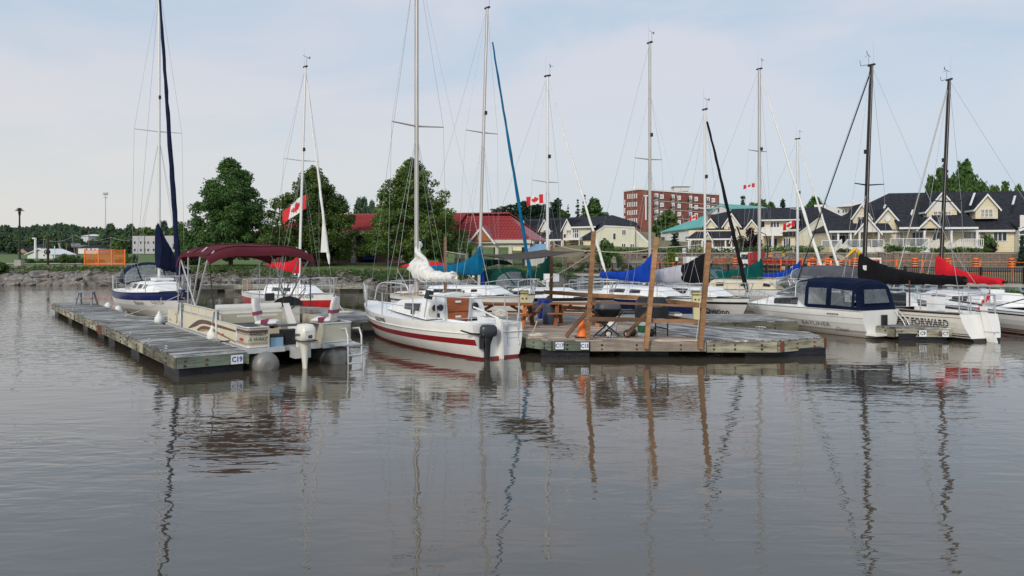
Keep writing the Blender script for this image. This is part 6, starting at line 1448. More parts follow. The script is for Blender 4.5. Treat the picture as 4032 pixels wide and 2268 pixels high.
for k, m in (('far', 'leafhazy'), ('farb', 'leaffarbright'), ('mid', 'leafmid'), ('dark', 'leafdark')):
    PR[k] = [proto('round', 20+i, m=m, n=2600, leaf=.62) for i in range(3)]
PR['spruce'] = [proto('cone', 40+i, n=3600, leaf=.42, H=12, Rm=2.3, m='leafblue', cr=.8, ncl=110) for i in range(3)]
PR['thin'] = [proto('cone', 50+i, n=1500, leaf=.35, H=12, Rm=1.6, m='leafblue', cr=.5, ncl=60) for i in range(2)]
PR['bushf'] = [proto('round', 60+i, m='leafdark', n=1800, leaf=.16, H=1.6, Rm=1.0, cr=.35, ncl=50) for i in range(2)]
PR['bushm'] = [proto('round', 64+i, m='leafmid', n=1800, leaf=.15, H=1.6, Rm=1.0, cr=.35, ncl=50) for i in range(2)]
PR['bushb'] = [proto('round', 68, m='leafbright', n=1800, leaf=.14, H=1.6, Rm=1.0, cr=.35, ncl=50)]
PR['bushp'] = [proto('round', 70, m='leafpurple', n=1800, leaf=.14, H=1.6, Rm=1.0, cr=.35, ncl=50)]
HH = dict(far=8, farb=8, mid=8, dark=8, spruce=12, thin=12, bushf=1.6, bushm=1.6, bushb=1.6, bushp=1.6)
RW = dict(far=3.2, farb=3.2, mid=3.2, dark=3.2, spruce=2.3, thin=1.6, bushf=1, bushm=1, bushb=1, bushp=1)
trd = random.Random(11)
def tree(kind, px, d, top, wpx, label, group=None, name=None, base=None, cat='tree'):
    """copy of a tree set at distance d, its top at photograph row `top`, its width wpx"""
    x = X(px, d); z0 = height(x, d) if base is None else base
    H = max(Z(top, d)-z0, .5); sxy = (wpx/2/F*d)/RW[kind]; o = bpy.data.objects.new(name or ('spruce_tree' if kind in ('spruce', 'thin') else 'tree'), trd.choice(PR[kind])); sc.collection.objects.link(o)
    o.location = (x, d, z0-.1); o.scale = (sxy, sxy, H/HH[kind]); o.rotation_euler = (0, 0, trd.uniform(0, 6.28)); tag(o, label, cat, group); return o
SP = [(1962, 818), (1985, 812), (2010, 806), (2037, 799), (2066, 793), (2085, 812), (2100, 806), (2118, 800), (2142, 803), (2160, 818), (2180, 795), (2195, 780)]
for i, (px, top) in enumerate(SP): tree('spruce', px, 205+trd.uniform(-8, 8), top, 74 if i != 4 else 88, 'dark spruce in the dense row behind the red pavilion roof', 'spruces in the row behind the pavilion')
for i in range(9): tree('spruce', 1950+i*28, 222, 822+i%3*5, 80, 'hindmost dark spruce behind the left row houses', 'spruces in the row behind the pavilion')
for px, top, w, l in ((2237, 801, 26, 'slender pale spruce rising above the dark row-house roofs, left of the pair'), (2275, 784, 36, 'taller slender spruce left of the round dark tree'), (2301, 766, 40, 'tallest spruce touching the round dark tree'), (2198, 778, 26, 'thin sparse spruce close beside the white mast')): tree('thin', px, 190, top, w, l)
tree('dark', 2335, 185, 785, 95, 'round dark tree above the roofs left of the brick building'); tree('mid', 2215, 200, 828, 60, 'small light tree behind the row-house ridge')
tree('far', 1425, 260, 775, 75, 'distant rounded tree in the gap between the two right maples'); tree('far', 1465, 270, 800, 50, 'lower distant tree in the gap between the two right maples')
tree('mid', 2628, 175, 832, 98, 'round green tree in front of the red brick building'); tree('dark', 2600, 176, 860, 60, 'darker tree at the left foot of the brick building')
tree('spruce', 2925, 210, 772, 36, 'single pointed spruce above the teal roof'); tree('spruce', 3082, 215, 782, 42, 'layered spruce above the dark porch roofs')
for px, top, w in ((2962, 796, 60), (3000, 790, 70), (3035, 800, 60)): tree('mid', px, 215, top, w, 'rounded tree in the green line above the teal roof ridge', 'trees above the teal roof')
tree('dark', 3208, 200, 780, 90, 'rounded dark tree right of the layered spruce')
for px, d, top, w, l in ((3712, 150, 668, 95, 'lobed tall dark tree behind the black mast, left crown of the big group'), (3795, 152, 648, 110, 'tallest dark crown of the big group above the right house'), (3668, 148, 690, 80, 'left lower crown of the big group above the right house'), (3862, 150, 712, 90, 'right low crown of the big group above the right house'), (3760, 149, 700, 120, 'lower middle crown of the big group above the right house')): tree('dark', px, d, top, w, l)
for px, top in ((3915, 728), (3960, 724), (4010, 736)): tree('mid', px, 190, top, 62, 'distant pale tree just above the right house ridge', 'trees above the right house ridge')
hill = []
for i in range(150):
    px = -60+790*i/150+trd.uniform(-6, 6); u = px
    top = float(np.interp(u, [-60, 0, 90, 180, 240, 290, 320, 420, 700], [893, 890, 893, 884, 880, 882, 895, 897, 900]))
    hill.append((px, trd.uniform(560, 660), top+trd.uniform(-3, 7), trd.uniform(16, 28)))
for i in range(110):
    px = -60+790*trd.random(); hill.append((px, trd.uniform(430, 540), trd.uniform(905, 925), trd.uniform(18, 32)))
for px, d, top, w in hill: tree('far', px, d, top, w, 'dark tree of the wooded hill on the far left skyline', 'trees of the far wooded hill')
for i in range(95):
    px = -40+800*trd.random(); d = trd.uniform(345, 425); k = 'farb' if trd.random() < .35 else 'far'
    if 515 < px < 690 and d < 380: continue
    top = trd.uniform(915, 950) if d > 370 else trd.uniform(935, 962)
    tree(k, px, d, top, trd.uniform(26, 52), 'green tree between the far town houses' if k == 'far' else 'lighter yellow-green tree between the far town houses', 'trees of the far town')
for px, d, top, w, k, l in ((515, 400, 880, 48, 'far', 'rounded dark tree standing out of the far skyline, left of the navy-covered mast'), (440, 380, 885, 70, 'far', 'broad dark tree right of the cell tower'), (575, 370, 893, 90, 'farb', 'bright broad tree above the white office building'), (690, 360, 895, 60, 'farb', 'bright tree beside the navy furled jib'), (470, 330, 925, 62, 'farb', 'light green tree behind the orange fence'), (640, 380, 868, 60, 'far', 'dark tall tree behind the office building'), (725, 300, 900, 50, 'mid', 'yellow-green tree left of the broad maple'), (205, 330, 893, 45, 'far', 'dark conifer-like tree behind the wheel sculpture'), (258, 330, 897, 40, 'far', 'dark tree right of the wheel sculpture')): tree(k, px, d, top, w, l)
tree('dark', -10, 75, 1028, 90, 'dark shrub at the left edge of the photograph beside the lamp post', cat='shrub', name='shrub')
SB = [(255, 1000, 46), (285, 1005, 40), (230, 1012, 44), (310, 1008, 36), (330, 1012, 30), (352, 1014, 34), (375, 1014, 34), (400, 1018, 30), (120, 1018, 40), (165, 1020, 46), (90, 1018, 50), (205, 1022, 30), (500, 1002, 30), (528, 1000, 34), (470, 1012, 40)]
for i, (px, top, w) in enumerate(SB): tree('bushf' if i % 3 else 'bushm', px, 100+i % 4*2, top, w, 'low wild shrub on the left bank behind the orange fence', 'shrubs on the left bank', name='shrub', cat='shrub')
tree('bushb', 850, 76, 1070, 60, 'yellow-flowering bush by the rocks under the maroon bimini', name='shrub', cat='shrub'); tree('bushm', 885, 76.5, 1085, 50, 'green bush right of the yellow-flowering bush', name='shrub', cat='shrub')
tree('bushf', 710, 90, 985, 120, 'dark green thicket between the furled navy jib and the broad maple', name='shrub', cat='shrub'); tree('bushf', 760, 90, 1000, 90, 'dark thicket under the broad maple', name='shrub', cat='shrub')
tree('bushb', 327, 78.5, 1045, 16, 'single bright tuft of grass on the rocky bank', name='shrub', cat='shrub')
def hedge(label, px0, px1, d, y0, y1, m='leafdark', n=None, depth=1.2, name='hedge', cat='hedge', leaf=.14, rough=.15):
    x0, x1 = X(px0, d), X(px1, d); z0, z1 = Z(y1, d), Z(y0, d); c = []; r = []; g = np.random.default_rng(int(px0)); k = max(3, int((x1-x0)/.5))
    for i in range(k):
        for q in range(2): c.append(((x1-x0)*(i+g.random())/k, g.random()*depth, (z1-z0)*(.45+.25*q)+g.normal()*rough*.3)); r.append((.55, .5, (z1-z0)*(.32+rough*g.random())))
    V, Fc = leaves(c, r, n or int((x1-x0)*260), leaf, seed=int(px0), hollow=.5)
    o = npmesh(name, V, Fc, [m], label=label, cat=cat); o.location = (x0, d, z0); return o
hedge('clipped dark hedge in front of the cream gable wall', 2300, 2645, 97, 976, 1004)
hedge('long clipped hedge below the white picket porch', 2800, 2985, 96.5, 974, 1012)
hedge('hedge left of the speed limit sign pole below the teal-roofed building', 2650, 2800, 97, 972, 1010, 'leafmid')
hedge('mixed shrub bed right of the tall hedge below the balcony', 2990, 3235, 97, 968, 1004, 'leafdark')
hedge('low shrub row under the glass railing of the cream house', 3495, 3650, 96.2, 969, 996, 'leafmid', rough=.3)
hedge('low flower border under the picket railing of the right house', 3680, 3900, 96.2, 978, 996, 'leafmid', rough=.3)
tree('bushf', 2387, 92, 950, 92, 'large round dark shrub in front of the cream gable wall', name='shrub', cat='shrub'); tree('bushf', 2420, 91, 985, 60, 'lower right lobe of the dark shrub by the cream gable', name='shrub', cat='shrub')
tree('spruce', 2658, 100, 916, 56, 'small ragged conifer in front of the white wall under the teal roof'); tree('bushb', 2640, 92, 988, 60, 'bright green young bush left of the speed limit sign', name='shrub', cat='shrub')
tree('bushp', 2955, 99, 905, 78, 'dark purple-leaved tree in front of the porch gables', cat='tree', name='tree')
tree('bushm', 3888, 99, 928, 74, 'tall feathery grass bush at the right porch steps', name='shrub', cat='shrub'); tree('bushp', 3902, 97, 960, 36, 'dark barberry bush below the feathery grass bush', name='shrub', cat='shrub')
tree('bushb', 3778, 96.8, 970, 38, 'round lime-green bush beside the picket stairs', name='shrub', cat='shrub'); tree('bushp', 3715, 96.8, 972, 34, 'dark red bush between the two white stairs', name='shrub', cat='shrub')
tree('bushf', 3518, 96.8, 967, 60, 'dark rounded bush left of the glass railing shrubs', name='shrub', cat='shrub'); tree('spruce', 4025, 94, 925, 40, 'dark conifer at the right edge of the photograph')
for px in (3150, 3178, 3205, 3312, 3335): 
    o = tree('bushm', px, 96.6, 976, 34, 'hydrangea bush with pale flower heads on the terrace edge', 'hydrangea bushes', name='hydrangea', cat='shrub')
    g = np.random.default_rng(px); C_ = [(g.normal()*.45, -.5+g.random()*.3, .5+g.random()*.7) for _ in range(12)]; V, Fc = leaves(C_, [(.11, .11, .09)]*12, 420, .05, seed=px, hollow=.7)
    fo = npmesh('flower_heads', V, Fc, ['flowerwhite'], parent=None); fo.parent = o; fo['kind'] = 'stuff'
for px, y, w in ((2310, 1030, 60), (2290, 1060, 70), (2250, 1070, 80), (2470, 1040, 60), (2520, 1046, 46), (2150, 1068, 70), (2200, 1050, 46), (2350, 1070, 70)): tree('bushf' if px % 20 else 'bushm', px, 86, y, w, 'leafy garden shrub behind the black railing, left part', 'garden shrubs behind the railing', name='shrub', cat='shrub')
hedge('green growth at the waterline where the seawall begins', 2110, 2260, 78, 1062, 1110, 'leafmid', name='reeds', cat='plants', leaf=.12)
o = hedge('grassy green bank above the right end of the seawall', 3920, 4110, 46, 1152, 1215, 'leafmid', name='bank_grass', cat='grass', leaf=.10, n=7000, depth=3)
def shingle(name, col):
    brick_mat(name, col, tuple(c*.7 for c in col), tuple(c*.6 for c in col), .9, .28, .9, mort=.01, bump=.2)
mat('shingle', (.034, .036, .043), .95, var=.45, scale=2.5, bump=.4, detail=9, spec=.08)
stripes_mat('siding', (.84, .75, .53), .20, (.42, .34, .20), .7, width=.14); stripes_mat('sidinggreen', (.72, .71, .57), .20, (.36, .35, .25), .7, width=.14)
stripes_mat('sidingwhite', (.82, .80, .76), .20, (.48, .46, .43), .7, width=.14)
mat('trim', (.78, .78, .77), .5, var=.03); mat('housewhite', (.66, .67, .66), .7, var=.06); mat('tealroof', (.09, .37, .33), .55, var=.10, scale=.5)
mat('winpane', (.045, .055, .065), .08, var=.7, scale=.8, detail=2); mat('winlight', (.30, .28, .23), .2, var=.5, scale=.7)
mat('curtain', (.50, .47, .40), .7, var=.3, scale=2); mat('officewhite', (.50, .49, .50), .7, var=.05)
brick_mat('redbrick', (.27, .075, .05), (.21, .058, .042), (.24, .14, .11), .6, .2, bump=.2)
brick_mat('brownbrick', (.17, .085, .06), (.13, .065, .05), (.16, .11, .09), .5, .16, bump=.2)
brick_mat('wallblock', (.22, .17, .13), (.15, .115, .09), (.09, .07, .055), .55, .21, mort=.02, bump=.8)
stripes_mat('redroof', (.36, .035, .038), .42, (.17, .018, .02), .45, 'X', .1, .22)
mat('orangewood', (.40, .15, .05), .7, var=.15); mat('columncream', (.62, .59, .50), .7, var=.05)
mat('blueroof', (.22, .38, .52), .5, var=.1)
class Fr:
    def __init__(s, pxl, dl, pxr, dr, z0):
        s.O = Vector((X(pxl, dl), dl)); e = Vector((X(pxr, dr), dr)); s.u = (e-s.O).normalized(); s.n = Vector((-s.u.y, s.u.x)); s.z0 = z0; s.a = math.atan2(s.u.y, s.u.x); s.W = (e-s.O).length
    def lx(s, px, ly=0):
        k = (px-CX)/F; return (k*(s.O.y+s.n.y*ly)-s.O.x-s.n.x*ly)/(s.u.x-k*s.u.y)
    def lz(s, py, lx, ly=0): return Z(py, s.O.y+s.u.y*lx+s.n.y*ly)-s.z0
    def root(s, name, label, cat, group=None): return thing(name, label, cat, (s.O.x, s.O.y, s.z0), s.a, group)
    def q(s, px, py, ly=0): x = s.lx(px, ly); return x, s.lz(py, x, ly)
def window(root, x0, x1, z0, z1, y, panes=2, pm='winpane', fm='trim', name='window', fw=.10, rows=1):
    w, h = x1-x0, z1-z0; b = MB(); f = fw
    b.bb((x0-f, y-.09, z0-f), (x1+f, y-.01, z0), fm); b.bb((x0-f, y-.09, z1), (x1+f, y-.01, z1+f), fm); b.bb((x0-f, y-.09, z0), (x0, y-.01, z1), fm); b.bb((x1, y-.09, z0), (x1+f, y-.01, z1), fm)
    for i in range(1, panes): x = x0+w*i/panes; b.bb((x-.05, y-.08, z0), (x+.05, y-.015, z1), fm)
    for i in range(1, rows): z = z0+h*i/rows; b.bb((x0, y-.075, z-.03), (x1, y-.016, z+.03), fm)
    o = b.build(name, root); MB().bb((x0, y-.045, z0), (x1, y-.02, z1), pm).build('pane', o); return o
def gable(root, x0, x1, zb, ze, za, yf, yb, wm='siding', gm=None, over=.35, rm='shingle', name='dormer', side=True, th=.14, xo=.3):
    xm = (x0+x1)/2; b = MB(); gm = gm or wm
    if zb < ze-.02: b.bb((x0, yf, zb), (x1, yf+.1, ze), wm)
    b.slab([(x0, yf, ze), (x1, yf, ze), (xm, yf, za-.06)], (0, .1, 0), gm)
    if side:
        b.bb((x0, yf+.1, zb), (x0+.08, yb, ze), wm); b.bb((x1-.08, yf+.1, zb), (x1, yb, ze), wm)
    o = b.build(name+'_wall', root)
    r = MB(); fa = MB(); sl = (za-ze)/(xm-x0)
    for sd, xe in ((-1, x0), (1, x1)):
        ex = xe+sd*xo; ez = ze-sl*xo
        r.slab([(xm, yf-over, za), (xm, yb, za), (ex, yb, ez), (ex, yf-over, ez)], (0, 0, th), rm)
        fa.slab([(xm, yf-over-.04, za+th+.01), (ex, yf-over-.04, ez+th+.01), (ex, yf-over-.04, ez-.16), (xm, yf-over-.04, za-.18)], (0, .04, 0), 'trim')
        fa.bb((min(ex, ex+sd*.05), yf-over, ez-.1), (max(ex, ex+sd*.05), yb, ez+th), 'trim')
    r.build(name+'_roof', root); fa.build('fascia_board', root); return o
def pgable(fr, root, pxl, pxr, pya, pye, pyb, yf, yb, **k):
    x0, x1 = fr.lx(pxl, yf), fr.lx(pxr, yf); xm = (x0+x1)/2
    return gable(root, x0, x1, fr.lz(pyb, xm, yf), fr.lz(pye, xm, yf), fr.lz(pya, xm, yf), yf, yb, **k)
def pwin(fr, root, x0, x1, y0, y1, ly, **k):
    a, b = fr.lx(x0, ly), fr.lx(x1, ly); window(root, a, b, fr.lz(y1, a, ly), fr.lz(y0, a, ly), ly, **k)
def roofslab(root, p, m='shingle', th=.16, name='roof', **k): return MB().slab(p, (0, 0, th), m).build(name, root, **k)

rw = thing('retaining_wall', 'brown block retaining wall below the row houses', 'wall', (9.5, YR-.12, 1.3))
bw_, bh_ = .9, .30
brm = []
for k in range(5):
    me = MB().box((0, 0, 0), (bw_-.03, .34, bh_-.025), 'wallblock', taper=.97); 
    o = me.build('block', rw); brm.append(o.data); bpy.data.objects.remove(o)
mat('blocka', (.21, .165, .13), .9, var=.25, scale=3, bump=.9, bscale=9, objrand=.35)
for m_ in brm: m_.materials[0] = MT['blocka']
cnt = 0
for r_ in range(6):
    x = 0 if r_ % 2 else -.45
    while x < 30.5 and cnt < 300:
        if x > 7:
            o = bpy.data.objects.new('block', brm[cnt % 5]); sc.collection.objects.link(o); o.parent = rw; o.location = (x, random.uniform(-.02, .02), .15+r_*bh_); cnt += 1
        x += bw_*1.02*(1 if r_ < 9 else 1)
    
b = MB(); b.bb((0, .2, -.3), (80, .30, 1.88), 'wallblock'); rb_ = MB()
for r_ in range(6):
    x = -.45*(r_ % 2)
    while x < 75:
        if x <= 7 or x >= 30.5: rb_.box((x, random.uniform(-.02, .02), .15+r_*bh_), (bw_-.03, .34, bh_-.03), 'blocka')
        x += bw_*1.02
rb_.build('block_courses', rw, kind='stuff'); b.build('wall_core', rw)
for i in range(48): MB().box((1.65*i+.8, -.02, 1.84), (1.62, .5, .10), 'concrete').build('cap_slab', rw)
for px in (3062, 3112, 3470, 3528):
    x = X(px, 94.5)-9.5; MB().box((x, -.25, .95), (.62, .6, 1.95), 'blocka').build('pier', rw); MB().box((x, -.25, 2.0), (.82, .8, .12), 'concrete').build('pier_cap', rw)

fd = Fr(3260, 104, 4100, 98.5, 3.3)
def house_right():
    f = fd
    t = f.root('row_house', 'long cream row house with dark hipped roof, dormers and glass-railed decks at the right', 'house')
    xl, xr = f.lx(3262), f.lx(4200); ze = f.lz(909, f.lx(3500)); D = 9.0
    xa = f.lx(3500, D); xb = f.lx(4032, D); za = f.lz(785, xa, D); zb = f.lz(742, xb, D); za = zb = (za+zb)/2+.1
    eL = f.lx(3257, -.4)
    MB().bb((xl, 0, 0), (f.lx(3994), .15, ze), 'siding').build('front_wall', t); MB().bb((xl, 0, 0), (xl+.12, 14, ze), 'siding').build('end_wall', t)
    roofslab(t, [(eL, -.5, ze-.15), (f.lx(3998, -.5), -.5, ze-.15), (xb+14, D, za), (xa, D, za)], name='main_roof')
    roofslab(t, [(eL, -.5, ze-.15), (xa, D, za), (eL, 2*D, ze)], name='hip_roof'); roofslab(t, [(xa, D, za), (xb+14, D, za), (xb+14, 2*D, ze), (eL, 2*D, ze)], name='back_roof')
    MB().bb((eL, -.62, ze-.24), (f.lx(3998, -.6), -.5, ze+.02), 'trim').build('gutter', t)
    x0 = f.lx(3996); MB().bb((x0, -1.2, 0), (x0+.15, 0, ze), 'sidingwhite').build('wing_wall', t); MB().bb((x0+.15, -1.2, 0), (x0+9, -1.05, ze+1.9), 'sidingwhite').build('wing_wall', t)
    roofslab(t, [(x0-.1, -1.5, ze-.1), (x0+9, -1.5, ze+3.4), (x0+9, D, za), (x0-.1, D*.5, ze+2.3)], name='wing_roof'); MB().bar((x0-.15, -1.55, ze-.1), (x0+9, -1.55, ze+3.4), .08, .3, 'trim').build('fascia_board', t)
    pwin(f, t, 4013, 4060, 899, 922, -1.2, panes=2)
    pgable(f, t, 3358, 3424, 805, 852, 885, 1.3, 6.5); pwin(f, t, 3376, 3402, 855, 878, 1.3)
    pgable(f, t, 3372, 3462, 858, 912, 914, -2.2, 3.5, gm='sidingwhite', name='porch')
    pgable(f, t, 3432, 3556, 821, 893, 990, -.25, 6.0, xo=.1)
    MB().lathe((f.lx(3495, -.3), -.32, f.lz(860, f.lx(3495), -.3)), [(.45, 0), (.42, .04)], 'trim', 18, axis=Matrix.Rotation(R(90), 3, 'X')).build('round_vent', t)
    pgable(f, t, 3650, 3768, 757, 826, 861, 1.2, 8.0, gm='sidingwhite'); 
    for a, b_ in ((3676, 3708), (3722, 3742)): pwin(f, t, a, b_, 834, 858, 1.2, panes=2, pm='winlight', rows=2)
    pgable(f, t, 3617, 3700, 857, 897, 899, -2.0, 3.0, name='porch')
    pgable(f, t, 3841, 3929, 767, 818, 861, 1.0, 7.5); pwin(f, t, 3862, 3907, 826, 854, 1.0, panes=3, pm='winlight', rows=2)
    for a, b_ in ((3262, 3372), (3462, 3512), (3536, 3617), (3700, 3846)):
        x0, x1 = f.lx(a, -2), f.lx(b_, -2); z = f.lz(913 if a < 3500 else 899, x0, -2.2)
        roofslab(t, [(x0, -2.5, z), (x1, -2.5, z), (x1, 1.5, z+1.9), (x0, 1.5, z+1.9)], name='porch_roof'); MB().bb((x0, -2.6, z-.12), (x1, -2.5, z+.14), 'trim').build('gutter', t)
    for px in (3300, 3349, 3384, 3460, 3640, 3746, 3847):
        x = f.lx(px, -2.2); MB().bb((x-.12, -2.32, 0), (x+.12, -2.08, f.lz(908, x, -2.2)), 'trim').build('porch_post', t)
    for a, b_, y0, y1, n, pm in ((3276, 3300, 924, 958, 2, 'winpane'), (3316, 3346, 922, 962, 2, 'winpane'), (3430, 3456, 920, 965, 2, 'winlight'), (3478, 3508, 915, 965, 1, 'winlight'), (3528, 3554, 915, 948, 2, 'winlight'), (3592, 3632, 912, 950, 3, 'winpane'), (3672, 3700, 910, 946, 2, 'winpane'), (3795, 3822, 906, 944, 1, 'winlight'), (3832, 3846, 908, 944, 1, 'winlight'), (3858, 3880, 908, 944, 1, 'winlight'), (3912, 3962, 905, 948, 3, 'winpane')): pwin(f, t, a, b_, y0, y1, 0 if not 3500 < a < 3556 else -.25, panes=n, pm=pm)
    MB().lathe((f.lx(3314, -.1), -.1, f.lz(938, f.lx(3314))), [(.36, 0), (.36, .05), (.30, .06)], 'blackplastic', 18, axis=Matrix.Rotation(R(90), 3, 'X')).build('wall_clock', t)
    aw = MB(); x0, x1 = f.lx(3258, -.5), f.lx(3343, -.5); z = f.lz(918, x0, -.5); k = 16
    for i in range(k): aw.slab([(x0+(x1-x0)*i/k, -.5, z+.15), (x0+(x1-x0)*(i+1)/k, -.5, z+.15), (x0+(x1-x0)*(i+1)/k, -2.0, z-.35), (x0+(x1-x0)*i/k, -2.0, z-.35)], (0, 0, .04), 'trim' if i % 2 else 'tan')
    aw.build('striped_awning', t)
    def deck(px0, px1, pyt, ly, m='trim'):
        a, b_ = f.lx(px0, ly), f.lx(px1, ly); z = f.lz(pyt, a, ly); MB().bb((a, ly, -.1), (b_, 0, z), m).build('deck_base', t); return a, b_, z
    def glassrail(a, b_, z, ly, h=.95):
        MB().tube([(a, ly, z+h), (b_, ly, z+h)], .05, 'trim', 5).build('rail', t); n = max(2, round((b_-a)/1.5))
        for i in range(n+1): x = a+(b_-a)*i/n; MB().bb((x-.045, ly-.045, z), (x+.045, ly+.045, z+h), 'trim').build('rail_post', t)
        for i in range(n): x = a+(b_-a)*i/n; MB().bb((x+.07, ly-.01, z+.1), (x+(b_-a)/n-.07, ly+.01, z+h-.08), 'railglass').build('glass_panel', t)
    def picket(p0, p1, h=.95):
        p0, p1 = Vector(p0), Vector(p1); 
        MB().bar(p0+Vector((0, 0, h)), p1+Vector((0, 0, h)), .09, .08, 'trim').build('rail', t); MB().bar(p0+Vector((0, 0, .12)), p1+Vector((0, 0, .12)), .06, .06, 'trim').build('rail', t)
        n = int((p1-p0).length/.22)
        for i in range(n+1): q = p0.lerp(p1, i/max(n, 1)); MB().box(q+Vector((0, 0, h/2+.03)), (.07, .06, h-.04), 'trim').build('baluster', t)
    mat('railglass', (.30, .33, .33), .1, var=.2, alpha=.45)
    a, b_, z = deck(3338, 3480, 973, -3.2, 'sidingwhite'); glassrail(a, b_, z, -3.2)
    a, b_, z = deck(3507, 3656, 968, -2.8, 'housewhite'); glassrail(a, b_, z, -2.8)
    a, b_, z = deck(3790, 3872, 970, -2.8, 'housewhite'); picket((a, -2.8, z), (b_, -2.8, z))
    for sx in (0, 1): glassrail(f.lx(3236, -2.8), f.lx(3312, -2.8), f.lz(975, f.lx(3280), -2.8), -2.8) if sx == 0 else None
    def stairs(pxt, pxb, ly):
        xt, xb_ = f.lx(pxt, ly), f.lx(pxb, ly); zt = f.lz(970, xt, ly); picket((xb_, ly, zt-.95), (xt, ly, zt-.0)); 
        for i in range(4): MB().bb((xb_+(xt-xb_)*i/4, ly-.0, 0), (xb_+(xt-xb_)*(i+1)/4, ly+1.3, zt-.95+.95*(i+.6)/4), 'trim').build('step', t)
    stairs(3660, 3628, -3.2); stairs(3697, 3655, -3.9); stairs(3750, 3712, -3.2); stairs(3782, 3745, -3.9); stairs(3314, 3290, -3.4); stairs(3338, 3314, -3.9)
    for px in (3362, 3392, 3440, 3552, 3598, 3620): 
        x = f.lx(px, -1.5); MB().loft([ring_ell(Vector((x, -1.5, f.lz(972, x, -1.5)+zz)), .25, w, up=Vector((0, 1, 0)), ax=Vector((1, 0, 0)), n=8) for zz, w in ((0, .42), (.5, .46), (.85, .34))], 'c_dgrey').build('covered_chair', t)
    text('house_number', '434', .34, 'ink', t, mtx=Matrix.Translation((f.lx(3825), -.06, f.lz(915, f.lx(3825)))) @ Matrix.Rotation(R(90), 4, 'X'))
    for (ax, ay, bx, by) in ((3480, 812, 3472, 848), (3588, 832, 3573, 886), (3829, 766, 3817, 816), (3987, 777, 3984, 812)):
        p = Vector((f.lx(ax, 5), 4.2, f.lz(ay, f.lx(ax, 4.2), 4.2)+.2)); q = Vector((f.lx(bx, 1.5), 1.2, f.lz(by, f.lx(bx, 1.2), 1.2)+.25)); MB().bar(p, q, .25, .08, 'gelgrey').build('flashing_strip', t)
house_right()
fm = Fr(2700, 126, 3345, 116, 3.4)
def house_mid():
    f = fm; t = f.root('row_house', 'middle row house with white porch gables and a picket balcony', 'house'); D = 8
    ze = f.lz(943, 5); xl = f.lx(2712); xr = f.lx(3225)
    MB().bb((xl, 0, -.5), (xr, .15, f.lz(905, 8)), 'siding').build('front_wall', t)
    xa = f.lx(2882, D); xb = f.lx(3225, D); za = f.lz(826, xa, D)
    roofslab(t, [(f.lx(2850, -.3), .8, f.lz(888, f.lx(2900), 1)), (xr, .8, f.lz(882, f.lx(3200), 1)), (xb, D, za), (xa, D, za)], name='main_roof')
    roofslab(t, [(xl, -2.2, ze), (f.lx(2900, -2), -2.2, ze), (f.lx(2900, 3), 3, ze+2.8), (f.lx(2790, 3), 3, ze+2.8)], name='porch_roof'); MB().bb((xl, -2.3, ze-.12), (f.lx(2905, -2), -2.2, ze+.12), 'trim').build('gutter', t)
    roofslab(t, [(f.lx(2790, 3), 3, ze+2.6), (f.lx(2860, 3), 3, ze+2.6), (f.lx(2880, D), D, za-.3), (f.lx(2800, D), D, za-1)], name='side_roof')
    pgable(f, t, 2780, 2818, 862, 886, 915, 1.0, 6); pwin(f, t, 2793, 2810, 899, 914, 1.0, panes=3)
    pgable(f, t, 2851, 2912, 842, 885, 915, .6, 7, gm='sidingwhite'); pwin(f, t, 2866, 2890, 893, 910, .6, panes=2, pm='winlight')
    pgable(f, t, 2775, 2800, 916, 938, 943, -2.3, 1.5, name='porch'); pgable(f, t, 2880, 2915, 894, 938, 941, -2.3, 3, gm='sidingwhite', name='porch'); pgable(f, t, 2936, 2985, 867, 898, 960, .3, 6)
    for px in (2712, 2765, 2806, 2857, 2880): x = f.lx(px, -2.0); MB().bb((x-.12, -2.1, -.4), (x+.12, -1.9, ze), 'trim').build('porch_post', t)
    for a, b_, n, pm in ((2722, 2742, 3, 'winpane'), (2816, 2848, 3, 'winlight'), (2780, 2800, 2, 'winlight'), (2866, 2878, 1, 'winlight')): pwin(f, t, a, b_, 948, 975, 0, panes=n, pm=pm)
    MB().bb((f.lx(2806, -2), -2.15, 0), (f.lx(2900, -2), -2.05, f.lz(972, 5, -2)), 'trim').build('porch_rail', t)
    x0, x1 = f.lx(3008, -1), f.lx(3100, -1); zb = f.lz(921, x0, -1); zt = f.lz(870, x0, -1)
    MB().bb((x0, -.2, zb), (x1, .2, zt), 'siding').build('bay_wall', t); MB().bb((x0-.4, -1.2, zt), (f.lx(3150), .8, zt+.2), 'trim').build('bay_eave', t); roofslab(t, [(x0-.4, -1.2, zt+.2), (f.lx(3148), -1.2, zt+.2), (f.lx(3160, 4), 4, zt+2.0), (x0, 4, zt+2.0)], name='bay_roof')
    pwin(f, t, 3034, 3068, 875, 899, -.22, panes=3); MB().bb((x0-.2, -2.4, zb-.35), (f.lx(3082, -2), 0, zb), 'trim').build('balcony_floor', t)
    p = MB()
    xb0, xb1 = x0-.2, f.lx(3080, -2.4)
    for z in (.12, .98): MB().bb((xb0, -2.42, zb+z-.04), (xb1, -2.36, zb+z+.04), 'trim').build('rail', t)
    for i in range(26): x = xb0+(xb1-xb0)*i/25; MB().bb((x-.05, -2.41, zb+.1), (x+.05, -2.37, zb+.95), 'trim').build('baluster', t)
    x = f.lx(3042, -2.2); MB().tube([(x, -2.2, 0), (x, -2.2, zb-.3)], .22, 'trim', 12).build('porch_column', t); x = f.lx(2990, -2.2); MB().tube([(x, -2.2, 0), (x, -2.2, zb-.3)], .2, 'trim', 12).build('porch_column', t)
